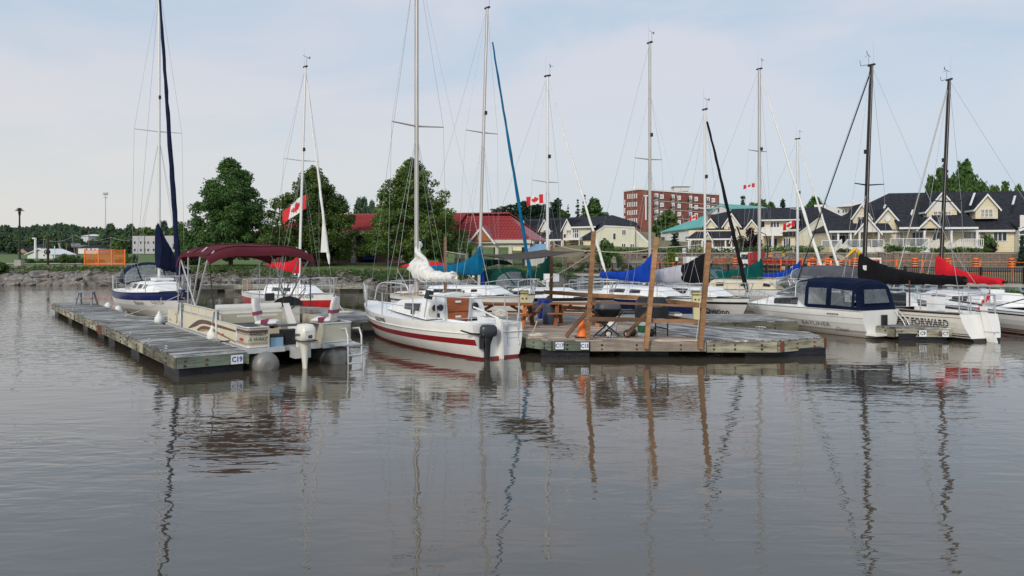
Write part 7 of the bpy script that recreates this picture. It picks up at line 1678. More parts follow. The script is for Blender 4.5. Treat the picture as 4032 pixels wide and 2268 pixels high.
    pwin(f, t, 3028, 3060, 940, 970, 0, panes=2); pwin(f, t, 3086, 3112, 938, 975, -1.0, panes=3); x0, x1 = f.lx(3078, -1), f.lx(3130, -1); MB().bb((x0, -1.0, -.3), (x1, .0, f.lz(930, x0, -1)), 'siding').build('bay_wall', t)
    roofslab(t, [(x0-.2, -1.5, f.lz(930, x0, -1)), (x1+.3, -1.5, f.lz(930, x0, -1)), (f.lx(3150, 3), 3, f.lz(885, x0, 1)), (f.lx(3085, 3), 3, f.lz(885, x0, 1))], name='bay_roof')
    P_ = [f.q(px, py, -.3) for px, py in ((3130, 990), (3130, 931), (3222, 861), (3323, 865), (3345, 905), (3345, 990))]
    MB().slab([(x, -.3, z) for x, z in P_], (0, .15, 0), 'sidinggreen').build('gable_wall', t)
    for (a, b_) in ((P_[1], P_[2]), (P_[2], P_[3])): MB().bar((a[0], -.4, a[1]+.08), (b_[0], -.4, b_[1]+.08), .1, .28, 'trim').build('fascia_board', t)
    a, b_, c = P_[1], P_[2], P_[3]; roofslab(t, [(a[0], -.6, a[1]+.2), (b_[0], -.6, b_[1]+.2), (f.lx(3228, 5), 5, f.lz(818, f.lx(3228, 5), 5)), (f.lx(3150, 4), 4, f.lz(850, f.lx(3150), 4))], name='gable_roof'); roofslab(t, [(b_[0], -.6, b_[1]+.2), (c[0], -.6, c[1]+.2), (f.lx(3232, 6), 6, f.lz(816, f.lx(3232, 6), 6))], name='gable_roof')
    pwin(f, t, 3196, 3226, 939, 952, -.3, panes=3)
house_mid()
fl = Fr(2000, 158, 2560, 138, 3.5)
def house_left():
    f = fl; t = f.root('row_house', 'left row house with three small gables and a large pale green gable wall', 'house'); D = 8
    z2 = f.lz(930, f.lx(2200)); MB().bb((f.lx(2004), 0, -1), (f.lx(2345), .15, z2), 'siding').build('front_wall', t)
    roofslab(t, [(f.lx(2004, .5), .5, f.lz(905, f.lx(2100), .5)), (f.lx(2300, .5), .5, f.lz(912, f.lx(2300), .5)), (f.lx(2330, D), D, f.lz(856, f.lx(2300, D), D)), (f.lx(2020, D), D, f.lz(868, f.lx(2050, D), D))], name='main_roof')
    for (xl_, xr_, ap, ev, yb, wl, wr) in ((1996, 2032, 876, 900, 930, 0, 0), (2048, 2082, 871, 905, 925, 2060, 2078), (2128, 2166, 866, 902, 927, 2141, 2160), (2217, 2254, 864, 900, 950, 2232, 2248)):
        pgable(f, t, xl_, xr_, ap, ev, yb, 0 if xl_ < 2200 else -.8, 6, gm='sidingwhite')
        if wl: pwin(f, t, wl, wr, 907, 923, -.0 if xl_ < 2200 else -.8, panes=3)
    for a, b_ in ((2072, 2130), (2150, 2215)):
        x0, x1 = f.lx(a, -2), f.lx(b_, -2); z = f.lz(945, x0, -2); roofslab(t, [(x0, -2.4, z), (x1, -2.4, z), (x1, .3, z+1.6), (x0, .3, z+1.6)], name='porch_roof'); MB().bb((x0, -2.5, z-.15), (x1, -2.4, z+.12), 'trim').build('gutter', t)
        for k in (0, .5, 1): x = x0+(x1-x0)*k; MB().bb((x-.15, -2.3, -.5), (x+.15, -2.0, z), 'trim').build('porch_post', t)
    for a, b_ in ((2086, 2100), (2108, 2122), (2130, 2142), (2166, 2178), (2188, 2205)): pwin(f, t, a, b_, 952, 972, 0, panes=2)
    x0, x1 = f.lx(2250, -1), f.lx(2282, -1); zt = f.lz(897, x0, -1); zb = f.lz(938, x0, -1); MB().bb((x0, -1, zb), (x1, 0, zt), 'siding').build('bay_wall', t); pwin(f, t, 2256, 2278, 904, 936, -1.0, panes=3)
    roofslab(t, [(f.lx(2245, -1.5), -1.5, zt), (f.lx(2350, -1.5), -1.5, zt+.1), (f.lx(2400, 6), 6, f.lz(860, x0, 6)), (f.lx(2280, 6), 6, f.lz(862, x0, 6))], name='bay_roof'); MB().bb((f.lx(2245, -1.5), -1.62, zt-.1), (f.lx(2346, -1.5), -1.5, zt+.18), 'trim').build('gutter', t)
    MB().bb((f.lx(2218, -3), -3, zb-.4), (f.lx(2282, -3), -1, zb), 'trim').build('balcony_floor', t); MB().bb((f.lx(2218, -3), -3.05, zb+.9), (f.lx(2282, -3), -2.95, zb+1.0), 'trim').build('rail', t)
    for k in range(4): x = f.lx(2218+21*k, -3); MB().bb((x-.06, -3.06, -.2 if k in (0, 3) else zb), (x+.06, -2.94, zb+1), 'trim').build('balcony_post', t)
    MB().bb((x1, -.9, zb), (f.lx(2335), 0, zt), 'sidinggreen').build('side_wall', t)
    P_ = [f.q(px, py, -1.6) for px, py in ((2345, 998), (2345, 916), (2384, 890), (2500, 896), (2502, 936), (2520, 956), (2555, 958), (2556, 998))]
    MB().slab([(x, -1.6, z) for x, z in P_[:4]+[f.q(2500, 998, -1.6)]], (0, .15, 0), 'sidinggreen').build('gable_wall', t)
    Q_ = [f.q(px, py, -1.0) for px, py in ((2500, 998), (2500, 905), (2556, 958), (2556, 998))]; MB().slab([(x, -1.0, z) for x, z in Q_], (0, .15, 0), 'sidinggreen').build('lean_to_wall', t)
    for a, b_, y in ((P_[1], P_[2], -1.7), (P_[2], P_[3], -1.7), (Q_[1], Q_[2], -1.1)): MB().bar((a[0], y, a[1]+.05), (b_[0], y, b_[1]+.05), .1, .3, 'trim').build('fascia_board', t)
    a, b_, c = P_[1], P_[2], P_[3]; R1 = (f.lx(2412, 7), 7, f.lz(850, f.lx(2412, 7), 7)); R0 = (f.lx(2320, 8), 8, f.lz(858, f.lx(2320, 8), 8))
    roofslab(t, [(a[0], -1.9, a[1]+.2), (b_[0], -1.9, b_[1]+.2), R1, R0], name='gable_roof'); roofslab(t, [(b_[0], -1.9, b_[1]+.2), (c[0], -1.9, c[1]+.2), (f.lx(2528, 4), 4, f.lz(905, f.lx(2528, 4), 4)), (f.lx(2505, 6), 6, f.lz(878, f.lx(2505, 6), 6)), R1], name='gable_roof')
    roofslab(t, [(f.lx(2275, -2), -2, f.lz(946, x0, -2)), (f.lx(2332, -2), -2, f.lz(946, x0, -2)), (f.lx(2335, -1), -1, f.lz(915, x0, -1)), (f.lx(2330, -1), -1, f.lz(915, x0, -1))], name='porch_roof')
    x0, x1 = f.lx(2278, -1.6), f.lx(2340, -1.6); MB().bb((x0, -1.6, -.5), (x1, 0, f.lz(946, x0, -1.6)), 'siding').build('bay_wall', t); pwin(f, t, 2282, 2298, 952, 978, -1.6, panes=2)
    for a, b_, y0, y1, pm in ((2415, 2425, 919, 943, 'winpane'), (2451, 2464, 906, 924, 'winpane'), (2449, 2463, 960, 978, 'winpane'), (2483, 2497, 961, 979, 'winpane')): pwin(f, t, a, b_, y0, y1, -1.6, panes=1 if a == 2415 else 2, pm=pm)
house_left()
def teal():
    f = Fr(2600, 165, 2800, 150, 3.6); t = f.root('teal_roof_building', 'white building with a large teal metal roof behind the row houses', 'building')
    W = lambda pts, y, m, nm, th=.2: MB().slab([(f.lx(px, y), y, f.lz(py, f.lx(px, y), y)) for px, py in pts], (0, th, 0), m).build(nm, t)
    W([(2602, 990), (2602, 915), (2775, 893), (2775, 990)], 0, 'housewhite', 'front_wall'); W([(2762, 900), (2762, 850), (2832, 808), (2890, 828), (2890, 900)], 9, 'housewhite', 'upper_gable_wall')
    A = lambda px, py, y: (f.lx(px, y), y, f.lz(py, f.lx(px, y), y))
    roofslab(t, [A(2597, 916, -.6), A(2770, 895, -.6), A(2790, 852, 7), A(2760, 856, 7)], 'tealroof'); roofslab(t, [A(2790, 852, 7), A(2900, 850, 7), A(2890, 838, 9), A(2760, 856, 7)], 'tealroof')
    roofslab(t, [A(2748, 862, 8.4), A(2758, 862, 8.4), A(2836, 804, 8.4), A(2828, 805, 8.4)], 'tealroof', name='rake'); roofslab(t, [A(2832, 804, 8.5), A(2890, 830, 8.5), A(3040, 828, 20), A(3000, 815, 30)], 'tealroof', name='upper_roof')
    for a, b_, y0, y1 in ((2606, 2616, 935, 956), (2664, 2674, 914, 931), (2730, 2742, 912, 926), (2700, 2730, 932, 950), (2826, 2834, 820, 836)): pwin(f, t, a, b_, y0, y1, 0 if a < 2800 else 9, panes=1, fm='trim' if a > 2650 else 'blackplastic')
    MB().bb((f.lx(2788, 2), 2, f.lz(935, f.lx(2788), 2)), (f.lx(2800, 2), 3, f.lz(842, f.lx(2788), 2)), 'redbrick').build('chimney', t)
teal()
def brick():
    fa = Fr(2455, 262, 2520, 250, 8); t = fa.root('brick_building', 'six-storey red brick building with a white cross on its corner', 'building')
    z0 = 8; ztop = 0
    Mi = Matrix.Rotation(-fa.a, 4, 'Z') @ Matrix.Translation((-fa.O.x, -fa.O.y, -8))
    def face(pxl, dl, pxr, dr, ytl, ytr, m='redbrick', nm='brick_wall'):
        a, b_ = Vector((X(pxl, dl), dl, 0)), Vector((X(pxr, dr), dr, 0)); zt = Z(ytl, dl); mb = MB(Mi); mb.quad([a+Vector((0, 0, 2)), b_+Vector((0, 0, 2)), b_+Vector((0, 0, Z(ytr, dr))), a+Vector((0, 0, Z(ytl, dl)))], m)
        mb.build(nm, t); mb = MB(Mi); mb.bar(a+Vector((0, 0, Z(ytl, dl))), b_+Vector((0, 0, Z(ytr, dr))), .5, .5, 'trim'); mb.build('parapet_cap', t); return a, b_
    face(2456, 262, 2518, 250, 753, 744); face(2518, 250, 2570, 251, 744, 749, nm='corner_wall'); face(2570, 251, 2832, 262, 749, 766)
    mb = MB(Mi); mb.add([(X(2456, 262), 262, Z(753, 262)-.2), (X(2518, 250), 250, Z(744, 250)-.2), (X(2832, 262), 262, Z(766, 262)-.2), (X(2800, 290), 290, Z(753, 262)-.2)], [(0, 1, 2, 3)], 'concrete'); mb.build('flat_roof', t)
    def win(px, py, w, h, dl, n=1, m='winpane', nm='window', mm='trim'):
        d = float(np.interp(px, [2456, 2518, 2570, 2832], [262, 250, 251, 262]))-.15; c = P(px, py, d); k = d/F
        f_ = MB(Mi); f_.box(c, (w*k+.5, .2, h*k+.5), mm); o = f_.build(nm, t)
        for i in range(n): p = MB(Mi); p.box(c+Vector(((i-(n-1)/2)*w*k/n, -.08, 0)), (w*k/n-.28, .16, h*k-.1), m); p.build('pane', o)
    for r_ in range(4):
        for i in range(5): win(2474+i*8.6, 774+r_*32+(0)-i*.6, 2.6, 12, 0)
        win(2462-.3*r_, 797+r_*32, 2.2, 14, 0)
    for r_ in range(6):
        y = 774+r_*32
        for px, w, n in ((2603, 14, 3), (2671, 13, 3), (2738, 14, 3), (2806, 13, 3)):
            if y+(px-2600)*.06 < 885: win(px, y+(px-2600)*.07, w, 11, 0, n)
        for px in (2583, 2647, 2716, 2786):
            if y < 880: 
                yy = y+(px-2600)*.07+2; win(px, yy, 12, 20, 0, 2)
                d = float(np.interp(px, [2570, 2832], [251, 262]))-.8; c = P(px, yy+6, d); b_ = MB(Mi); k = d/F
                for i in range(7): b_.box(c+Vector(((i-3)*2.6*k, 0, 0)), (.1, .08, 8*k), 'railblack')
                b_.box(c+Vector((0, 0, 4*k)), (17*k, .1, .14), 'railblack'); b_.build('balconet', t)
        if y > 780: mb = MB(Mi); a = P(2572, y-16, 250.8); c = P(2830, y+2, 261.8); mb.bar(a, c, .15, .3, 'concrete'); mb.build('string_course', t)
    c = P(2543, 806, 250.2); mb = MB(Mi); mb.box(c+Vector((0, 0, -1.2)), (.42, .35, 92/F*250), 'trim'); mb.box(P(2543, 771, 250.2), (16/F*250, .3, .42), 'trim'); mb.build('white_cross', t)
    mb = MB(Mi); q = P(2498, 745, 256); mb.tube([q, q+Vector((0, 0, .6)), P(2498, 722, 256), P(2498, 712, 256)], [.55, .45, .1, .04], 'trim', 8); mb.tube([P(2498, 712, 256), P(2498, 700, 256)], .05, 'trim', 5); mb.build('roof_spire', t)
    mb = MB(Mi); c = P(2679, 747, 262); mb.box(c, (60/F*262, 5, 14/F*262), 'housewhite'); mb.build('penthouse', t); mb = MB(Mi); c = P(2679, 737, 262); mb.add([tuple(c+Vector(v)) for v in ((-3.2, -3, 0), (3.2, -3, 0), (3.2, 3, 0), (-3.2, 3, 0), (0, 0, 1.0))], [(0, 1, 4), (1, 2, 4), (2, 3, 4), (3, 0, 4), (0, 3, 2, 1)], 'gelgrey'); mb.build('penthouse_roof', t)
brick()
def greyb():
    f = Fr(3250, 165, 3470, 160, 4); t = f.root('flat_roof_building', 'pale grey flat-roofed building behind the row houses', 'building')
    MB().bb((f.lx(3245), 0, 0), (f.lx(3480), 8, f.lz(812, f.lx(3360))), 'housewhite').build('wall', t); MB().bb((f.lx(3205), .5, 0), (f.lx(3250), 8, f.lz(805, f.lx(3230))), 'trim').build('wall', t)
    for px in (3262, 3302, 3321, 3331): pwin(f, t, px-3, px+3, 827, 838, 0, panes=1, fw=.03)
    MB().lathe((f.lx(3430, 6), 6, f.lz(812, f.lx(3430))), [(9, 0), (6, 1.2), (2, 1.7), (.1, 1.8)], 'gelgrey', 24).build('curved_roof', t); MB().lathe((f.lx(3360, 4), 4, f.lz(812, f.lx(3360))), [(.35, 0), (.35, 1), (.6, 1.2), (.3, 1.6)], 'gelgrey', 10).build('roof_vent', t)
greyb()
def shed():
    f = Fr(2060, 87, 2150, 86, 1.4); t = f.root('kiosk', 'small kiosk with a pale blue metal roof behind the shade sail', 'kiosk'); z = f.lz(1000, 1)
    MB().bb((f.lx(2068), 0, 0), (f.lx(2140), 3, z), 'housewhite').build('wall', t); x0, x1 = f.lx(2062, -.5), f.lx(2158, -.5); roofslab(t, [(x0, -.6, z-.1), (x1, -.6, z-.1), (x1-.5, 2.5, z+1.0), (x0, 2.5, z+1.0)], 'blueroof', name='roof')
    for i in range(10): x = x0+(x1-x0)*(i+.5)/10; MB().bar((x, -.6, z+.08), (x, 2.5, z+1.18), .06, .06, 'blueroof').build('roof_rib', t)
shed()
def pavilion():
    f = Fr(1020, 97, 2092, 90, 1.55); t = f.root('park_pavilion', 'long brick park pavilion with a red tiled metal roof', 'building'); D = 6
    lx = f.lx; ze = 4.15; zr = 6.7
    x0, x1 = lx(1018), lx(1788); xs0, xs1 = lx(1790), lx(2094)
    roofslab(t, [(x0-.3, -1.0, ze), (xs0, -1.0, ze), (xs0, D, zr), (x0+6, D, zr)], 'redroof'); roofslab(t, [(x0-.3, -1.0, ze), (x0+6, D, zr), (x0-.3, 2*D+1, ze)], 'redroof', name='hip_roof'); roofslab(t, [(x0+6, D, zr), (xs1-4, D, zr), (xs1-1, 2*D, ze), (x0, 2*D, ze)], 'redroof', name='back_roof')
    zs = f.lz(950, xs0); roofslab(t, [(lx(1775), -2.2, zs), (xs1+.3, -2.2, zs), (lx(2010, D), D, f.lz(855, lx(1980), D)), (lx(1790, D), D, f.lz(853, lx(1790), D))], 'redroof', name='shelter_roof'); roofslab(t, [(xs1+.3, -2.2, zs), (xs1+.3, 11, zs), (lx(2010, D), D, f.lz(855, lx(1980), D))], 'redroof', name='shelter_roof')
    a0, a1, b0, b1 = Vector((lx(1775), -2.2, zs+.2)), Vector((xs1+.3, -2.2, zs+.2)), Vector((lx(1790, D), D, f.lz(853, lx(1790), D)+.2)), Vector((lx(2010, D), D, f.lz(855, lx(1980), D)+.2))
    for k in range(1, 15): u = k/15; MB().bar(a0.lerp(b0, u), a1.lerp(b1, u), .12, .06, 'redroof').build('tile_course', t)
    a0, a1, b0, b1 = Vector((x0, -1, ze+.2)), Vector((xs0, -1, ze+.2)), Vector((x0+6, D, zr+.2)), Vector((xs0, D, zr+.2))
    for k in range(1, 14): u = k/14; MB().bar(a0.lerp(b0, u), a1.lerp(b1, u), .12, .06, 'redroof').build('tile_course', t)
    MB().bb((x0, -1.1, ze-.25), (xs0, -1.0, ze+.1), 'columncream').build('eave_board', t); MB().bb((lx(1775), -2.35, zs-.3), (xs1+.3, -2.2, zs+.1), 'columncream').build('eave_board', t); MB().bb((lx(1790), -1.9, zs-.75), (xs1, -1.6, zs-.3), 'columncream').build('beam', t)
    MB().bb((lx(1200), 0, -.2), (lx(1408), 4, ze), 'brownbrick').build('brick_wall', t); MB().bb((lx(1482), 0, -.2), (lx(1585), 4, ze), 'brownbrick').build('brick_wall', t); MB().bb((lx(1405), 2.4, -.2), (lx(1485), 2.6, ze), 'blackpaint').build('alcove', t); MB().bb((lx(1408), 0, ze-1.0), (lx(1482), .3, ze), 'brownbrick').build('lintel', t)  # black sheet at the back stands in for the shade inside the open doorway
    for px in (1035, 1150, 1200, 1396, 1590, 1640, 1740): x = lx(px); MB().bb((x-.22, -.4, 0), (x+.22, .0, ze), 'columncream').build('column', t); MB().bb((x-.3, -.48, 0), (x+.3, .05, 1.1), 'concrete').build('column_base', t)
    MB().bb((lx(1060), 1.5, -.2), (lx(1195), 1.7, ze), 'orangewood').build('timber_wall', t)
    for px in (1800, 1822, 1880, 1957, 2010, 2080):
        x = lx(px, -1.8); MB().bb((x-.2, -1.95, 0), (x+.2, -1.55, zs-.3), 'columncream').build('column', t); MB().bb((x-.28, -2.0, 0), (x+.28, -1.5, 1.0), 'concrete').build('column_base', t)
    for px in (1850, 1950, 2060): x = lx(px, 7); MB().bb((x-.2, 7, 0), (x+.2, 7.4, zs), 'columncream').build('column', t)
    MB().bb((lx(1790), -2, zs-.35), (xs1, 10, zs-.28), 'orangewood').build('ceiling', t)
    pgable(f, t, 1857, 1940, 893, 946, 948, -2.6, 3.5, wm='orangewood', rm='redroof', name='entry', xo=.3)
    mat('deckgrey', (.24, .23, .21), .8, var=.15); MB().bb((lx(1030, -3), -3.2, .25), (lx(1585, -3), 0, .42), 'deckgrey').build('porch_deck', t)
    la = MB()
    for i in range(150):
        x = lx(1330, -3)+i*.17; 
        if x > lx(1760, -3): break
        la.bar((x, -3.15, -.3), (x+.5, -3.15, .25), .03, .03, 'trim'); la.bar((x+.5, -3.14, -.3), (x, -3.14, .25), .03, .03, 'trim')
    la.build('lattice_skirt', t, kind='stuff')
    b = thing('bench', 'blue slatted bench lettered Ethier in the dark pavilion alcove', 'bench', (f.O.x+f.u.x*lx(1452), f.O.y+f.u.y*lx(1452)+.3, 1.97), f.a); mat('benchblue', (.03, .10, .28), .5, var=.1)
    for i in range(5): MB().box((0, .1*i-.2, .45), (1.85, .08, .04), 'benchblue').build('seat_slat', b)
    for i in range(4): MB().box((0, .3+.02*i, .56+.13*i), (1.85, .04, .11), 'benchblue').build('back_slat', b)
    for x in (-.8, .8): MB().box((x, 0, .22), (.06, .5, .44), 'blackplastic').build('leg', b)
    text('lettering', 'Ethier', .40, 'ink', b, mtx=Matrix.Translation((0, .24, .85)) @ Matrix.Rotation(R(90), 4, 'X'), shear=.3, bold=.01)
pavilion()
def box_house(label, px0, px1, d, yt, yb, m, roof=None, yr=None, wins=(), cat='house', name='house', rm='shingle', hip=False, deep=9):
    f = Fr(px0, d, px1, d-4, Z(yb, d)); t = f.root(name, label, cat); W = f.lx(px1); H = f.lz(yt, 0)
    MB().bb((0, 0, -3), (W, deep, H), m).build('wall', t)
    if yr is not None:
        zr = f.lz(yr, 0); o = .5
        if hip: b = MB(); b.add([(-o, -o, H), (W+o, -o, H), (W+o, deep+o, H), (-o, deep+o, H), (W*.25, deep/2, zr), (W*.75, deep/2, zr)], [(0, 1, 5, 4), (1, 2, 5), (2, 3, 4, 5), (3, 0, 4)], rm); b.build('roof', t)
        else:
            MB().slab([(0, 0, H), (W, 0, H), (W/2, 0, zr-.1)], (0, deep, 0), m).build('gable', t)
            for sd in (0, 1): xe = -o if sd == 0 else W+o; roofslab(t, [(W/2, -o, zr), (W/2, deep+o, zr), (xe, deep+o, H-.25), (xe, -o, H-.25)], rm)
    for a, b_, y0, y1 in wins: pwin(f, t, a, b_, y0, y1, 0, panes=1, fw=.06)
    return t, f
box_house('long low white gabled workshop beside the tall white pole', 108, 208, 180, 1000, 1013, 'housewhite', yr=982, wins=((172, 178, 1002, 1008),), rm='gelgrey', name='workshop', cat='building', deep=5)
box_house('white bungalow with a grey hipped roof behind the orange fence', 308, 388, 330, 976, 993, 'trim', yr=964, hip=True, wins=((338, 344, 979, 985), (356, 362, 979, 985), (372, 376, 980, 986)))
box_house('brown brick bungalow left of the white bungalow', 256, 312, 335, 974, 992, 'brownbrick', yr=964, hip=True, wins=((268, 276, 978, 985),), rm='brownpaint')
box_house('small house with a light gable among the dark trees', 70, 108, 340, 990, 1002, 'tan', yr=976, wins=((80, 88, 992, 998),))
box_house('two-storey white house half hidden by trees left of the sculpture', 118, 160, 345, 974, 990, 'housewhite', yr=958, hip=True, wins=((126, 132, 976, 982), (142, 148, 976, 982)))
box_house('narrow pale house with stacked roofs right of the sculpture', 216, 230, 345, 955, 990, 'housewhite', yr=946, hip=True, wins=((219, 224, 962, 968),))
box_house('pale blue house high among the hillside trees', 163, 186, 420, 936, 948, 'blueroof', yr=930, hip=True)
box_house('grey-green roofed house among trees above the bungalow', 320, 350, 400, 930, 942, 'housewhite', yr=922, hip=True, rm='gelgrey')
box_house('cream house behind the right side of the white bungalow', 380, 412, 345, 970, 984, 'siding', yr=962, hip=True, rm='brownpaint')
box_house('white two-storey office block with two rows of square windows', 522, 690, 350, 929, 992, 'officewhite', wins=tuple((x-3.5, x+3.5, y, y+10) for y in (950, 979) for x in (531, 555, 570, 584, 605, 640)), name='office_building', cat='building')
box_house('brown storefront far left behind the lamp post', 60, 74, 335, 1000, 1010, 'brownbrick', yr=996, hip=True)
def pole(label, px, d, top, r, m, name='utility_pole', cat='pole', arm=0, lean=0, base=None):
    x = X(px, d); z0 = height(x, d) if base is None else base; t = thing(name, label, cat, (x, d, z0)); H = Z(top, d)-z0
    MB().tube([(0, 0, -.2), (lean, 0, H)], [r, r*.7], m, 8).build('pole', t)
    if arm: MB().box((lean, 0, H-.6), (arm, .15, .15), m).build('crossarm', t)
    return t
mat('polewood', (.17, .15, .13), .9, var=.2)
for px, d, top, l in ((296, 300, 922, 'leaning wooden utility pole with a transformer, left of the cell tower'), (172, 300, 938, 'wooden utility pole beside the blue hillside house'), (193, 300, 940, 'utility pole just left of the rusty sculpture'), (350, 330, 908, 'thin pale pole on the hillside below the skyline'), (437, 300, 930, 'utility pole behind the orange fence'), (569, 300, 922, 'thin pole before the white office block'), (262, 300, 955, 'short utility pole before the brown bungalow')): pole(l, px, d, top, .22, 'polewood', arm=0 if 'thin' in l else 2.2, lean=-1.2 if 'leaning' in l else 0)
pole('tall white inverted-L pole beside the white workshop', 139, 178, 938, .32, 'trim', base=1.9); t_ = bpy.data.objects[-1] if False else None
MB().bb((X(130, 178), 177.7, Z(941, 178)), (X(141, 178), 178.3, Z(936, 178)), 'trim').build('crossarm', [o for o in sc.objects if o.get('label', '').startswith('tall white inverted')][0]).matrix_parent_inverse = Matrix.Translation(-Vector((X(139, 178), 178, 1.9)))
pole('thin pale flagpole-like post right of the rusty sculpture', 215, 110, 968, .09, 'trim')
def celltower():
    d = 520; x = X(415, d); t = thing('cell_tower', 'slender cell phone tower rising above the far wooded skyline', 'tower', (x, d, 20)); H = Z(762, d)-20
    MB().tube([(0, 0, 0), (0, 0, H)], [.42, .28], 'gelgrey', 8).build('mast', t)
    for z, n, r, h in ((H, 8, 1.5, 1.9), (H-2.6, 6, 1.1, .9)):
        for i in range(n): a = 2*PI*i/n; MB().box((r*math.cos(a), r*math.sin(a), z), (.35, .35, h), 'gelgrey').build('antenna_panel', t)
        MB().lathe((0, 0, z-.1), [(r, -.08), (r, .08)], 'gelgrey', 12).build('antenna_ring', t)
celltower()
for a, b_, l in (((172, 300, 942), (296, 300, 926), 'overhead wire between the far utility poles left of the tower'), ((296, 300, 926), (437, 300, 934), 'overhead wire sagging in front of the far hillside trees'), ((437, 300, 934), (569, 300, 926), 'overhead wire running toward the white office block')): ropeobj([P(a[0], a[2], a[1]), P(b_[0], b_[2], b_[1])], l, .05, 'wire', name='overhead_wire', cat='wire', drop=1.6)
def lamp(label, px, d, top, base_h=.75):
    x = X(px, d); z0 = height(x, d); t = thing('lamp_post', label, 'lamp post', (x, d, z0)); H = Z(top, d)-z0; mat('lampgreen', (.018, .024, .02), .5, var=.1)
    MB().box((0, 0, base_h/2), (.78, .78, base_h), 'concrete', taper=.94).build('concrete_base', t)
    MB().lathe((0, 0, base_h), [(.26, 0), (.2, .1), (.13, .35), (.11, 1.2), (.08, H-base_h-1.0), (.09, H-base_h-.95), (.15, H-base_h-.55), (.17, H-base_h-.5)], 'lampgreen', 12).build('pole', t)
    MB().lathe((0, 0, H-.5), [(.13, 0), (.15, .18), (.1, .3)], 'winlight', 12).build('lens', t)
    for z, r in ((H-.34, .50), (H-.22, .38), (H-.10, .27)): MB().lathe((0, 0, z), [(.08, -.02), (r, -.05), (r, -.02), (.08, .06), (.01, .07)], 'lampgreen', 16).build('louvre_ring', t)
lamp('dark green park lamp post with stacked louvre rings on a concrete block, far left', 77, 86, 817); lamp('park lamp post between the broad maple and the flag', 1053, 88, 885, .3); 
lamp('short park lamp post in front of the purple-leaved tree', 2915, 90, 925, .3)
def gooseneck(label, px, d, top, rise):
    x = X(px, d); z0 = height(x, d); t = thing('street_lamp', label, 'street lamp', (x, d, z0)); H = Z(top, d)-z0
    MB().tube([(0, 0, 0), (0, 0, H*.75), (-.2, 0, H*.93), (-.8, 0, H), (-1.6, 0, H-.1), (-1.9, 0, H-.3)], [.09, .07, .05, .045, .04, .04], 'lampgreen', 8).build('pole', t); MB().lathe((-1.9, 0, H-.5), [(.28, 0), (.12, .2), (.04, .3)], 'lampgreen', 12).build('lamp_head', t)
gooseneck('curved black street lamp rising beside the green sail cover', 3022, 82, 913, 1)
def sculpture():
    d = 90; x = X(189, d); z0 = height(x, d); t = thing('post_sculpture', 'rusty square post carrying a dark spoked wheel on the bank', 'sculpture', (x, d, z0)); H = Z(927, d)-z0; mat('rustdark', (.045, .018, .012), .8, var=.3)
    MB().box((0, 0, H/2), (.20, .20, H), 'rustdark').build('post', t); zc = Z(992, d)-z0; ax = Matrix.Rotation(R(90), 3, 'X')
    MB().tube([Vector((.33*math.cos(a), -.16, zc+.26*math.sin(a))) for a in [2*PI*j/24 for j in range(25)]], .06, 'blackpaint', 6, cap=False).build('wheel_rim', t)
    for i in range(6): a = PI*i/6*2; MB().bar((0, -.16, zc), (.33*math.cos(a), -.16, zc+.26*math.sin(a)), .05, .07, 'blackpaint', up=Vector((0, 1, 0))).build('spoke', t)
    MB().lathe((0, -.12, zc), [(.13, 0), (.13, .1), (.01, .11)], 'blackpaint', 12, axis=ax).build('hub', t)
sculpture()
def snowfence(label, pts, h, post_px, rails_=(.12, .5, .97), net=.35, pw=.09, name='orange_fence'):
    """pts: world (x,y); orange frame with net panels"""
    pts = [Vector(p) for p in pts]; z = [height(p.x, p.y) for p in pts]; o = Vector((pts[0].x, pts[0].y, z[0])); t = thing(name, label, 'fence', o)
    for i, p in enumerate(pts):
        q = Vector((p.x, p.y, z[i]))-o; MB().box(q+Vector((0, 0, h/2)), (pw, pw, h), 'orange').build('post', t)
        if i: 
            r_ = Vector((pts[i-1].x, pts[i-1].y, z[i-1]))-o
            for k in rails_: MB().tube(sag(r_+Vector((0, 0, h*k)), q+Vector((0, 0, h*k)), .03, 4), .02, 'orange', 5).build('rail', t)
            if net: MB().slab([r_+Vector((0, 0, h*.05)), q+Vector((0, 0, h*.05)), q+Vector((0, 0, h*net)), r_+Vector((0, 0, h*net))], (0, .01, 0), 'orangenet2').build('net_panel', t)
    return t
mat('orangenet2', (.75, .20, .03), .7, var=.1, alpha=.32)
d = 86.5
snowfence('orange-framed safety fence with netting on the left bank', [(X(px, d+(px-333)*.004), d+(px-333)*.004) for px in (333, 388, 440, 492)], Z(982, 86.5)-height(X(400, 86.5), 86.5), None, (.1, .42, .97), .97, .10)
RF = [(px, float(np.interp(px, [2700, 3100, 3700, 4032, 4300], [79, 68, 59, 55, 51]))) for px in (2990, 3075, 3160, 3250, 3345, 3437, 3530, 3632, 3741, 3858, 3986, 4110)]
snowfence('long orange snow fence between the lane and the seawall', [(X(px, d_), d_) for px, d_ in RF], 1.5, None, (.40, .95), 0, .08)
snowfence('low red-brown plank barrier left of the speed limit sign', [(X(px, 88), 88) for px in (2590, 2650, 2700, 2760)], .9, None, (.55, .9), 0, .12)
def barrel_t(px, d=93):
    x = X(px, d); t = thing('traffic_barrel', None, 'traffic barrel', (x, d, height(x, d)), 0, 'striped traffic barrels')
    b = MB(); n = 7
    for i in range(n): r = .40-.012*i; z = .04+i*.145; b.lathe((0, 0, z), [(r, 0), (r-.01, .145)], 'orange' if i % 2 == 0 else 'blackplastic', 14)
    b.lathe((0, 0, 0), [(.46, 0), (.46, .05)], 'blackplastic', 14); b.lathe((0, 0, 1.055), [(.33, 0), (.01, .02)], 'orange', 14); b.build('striped_drum', t); return t
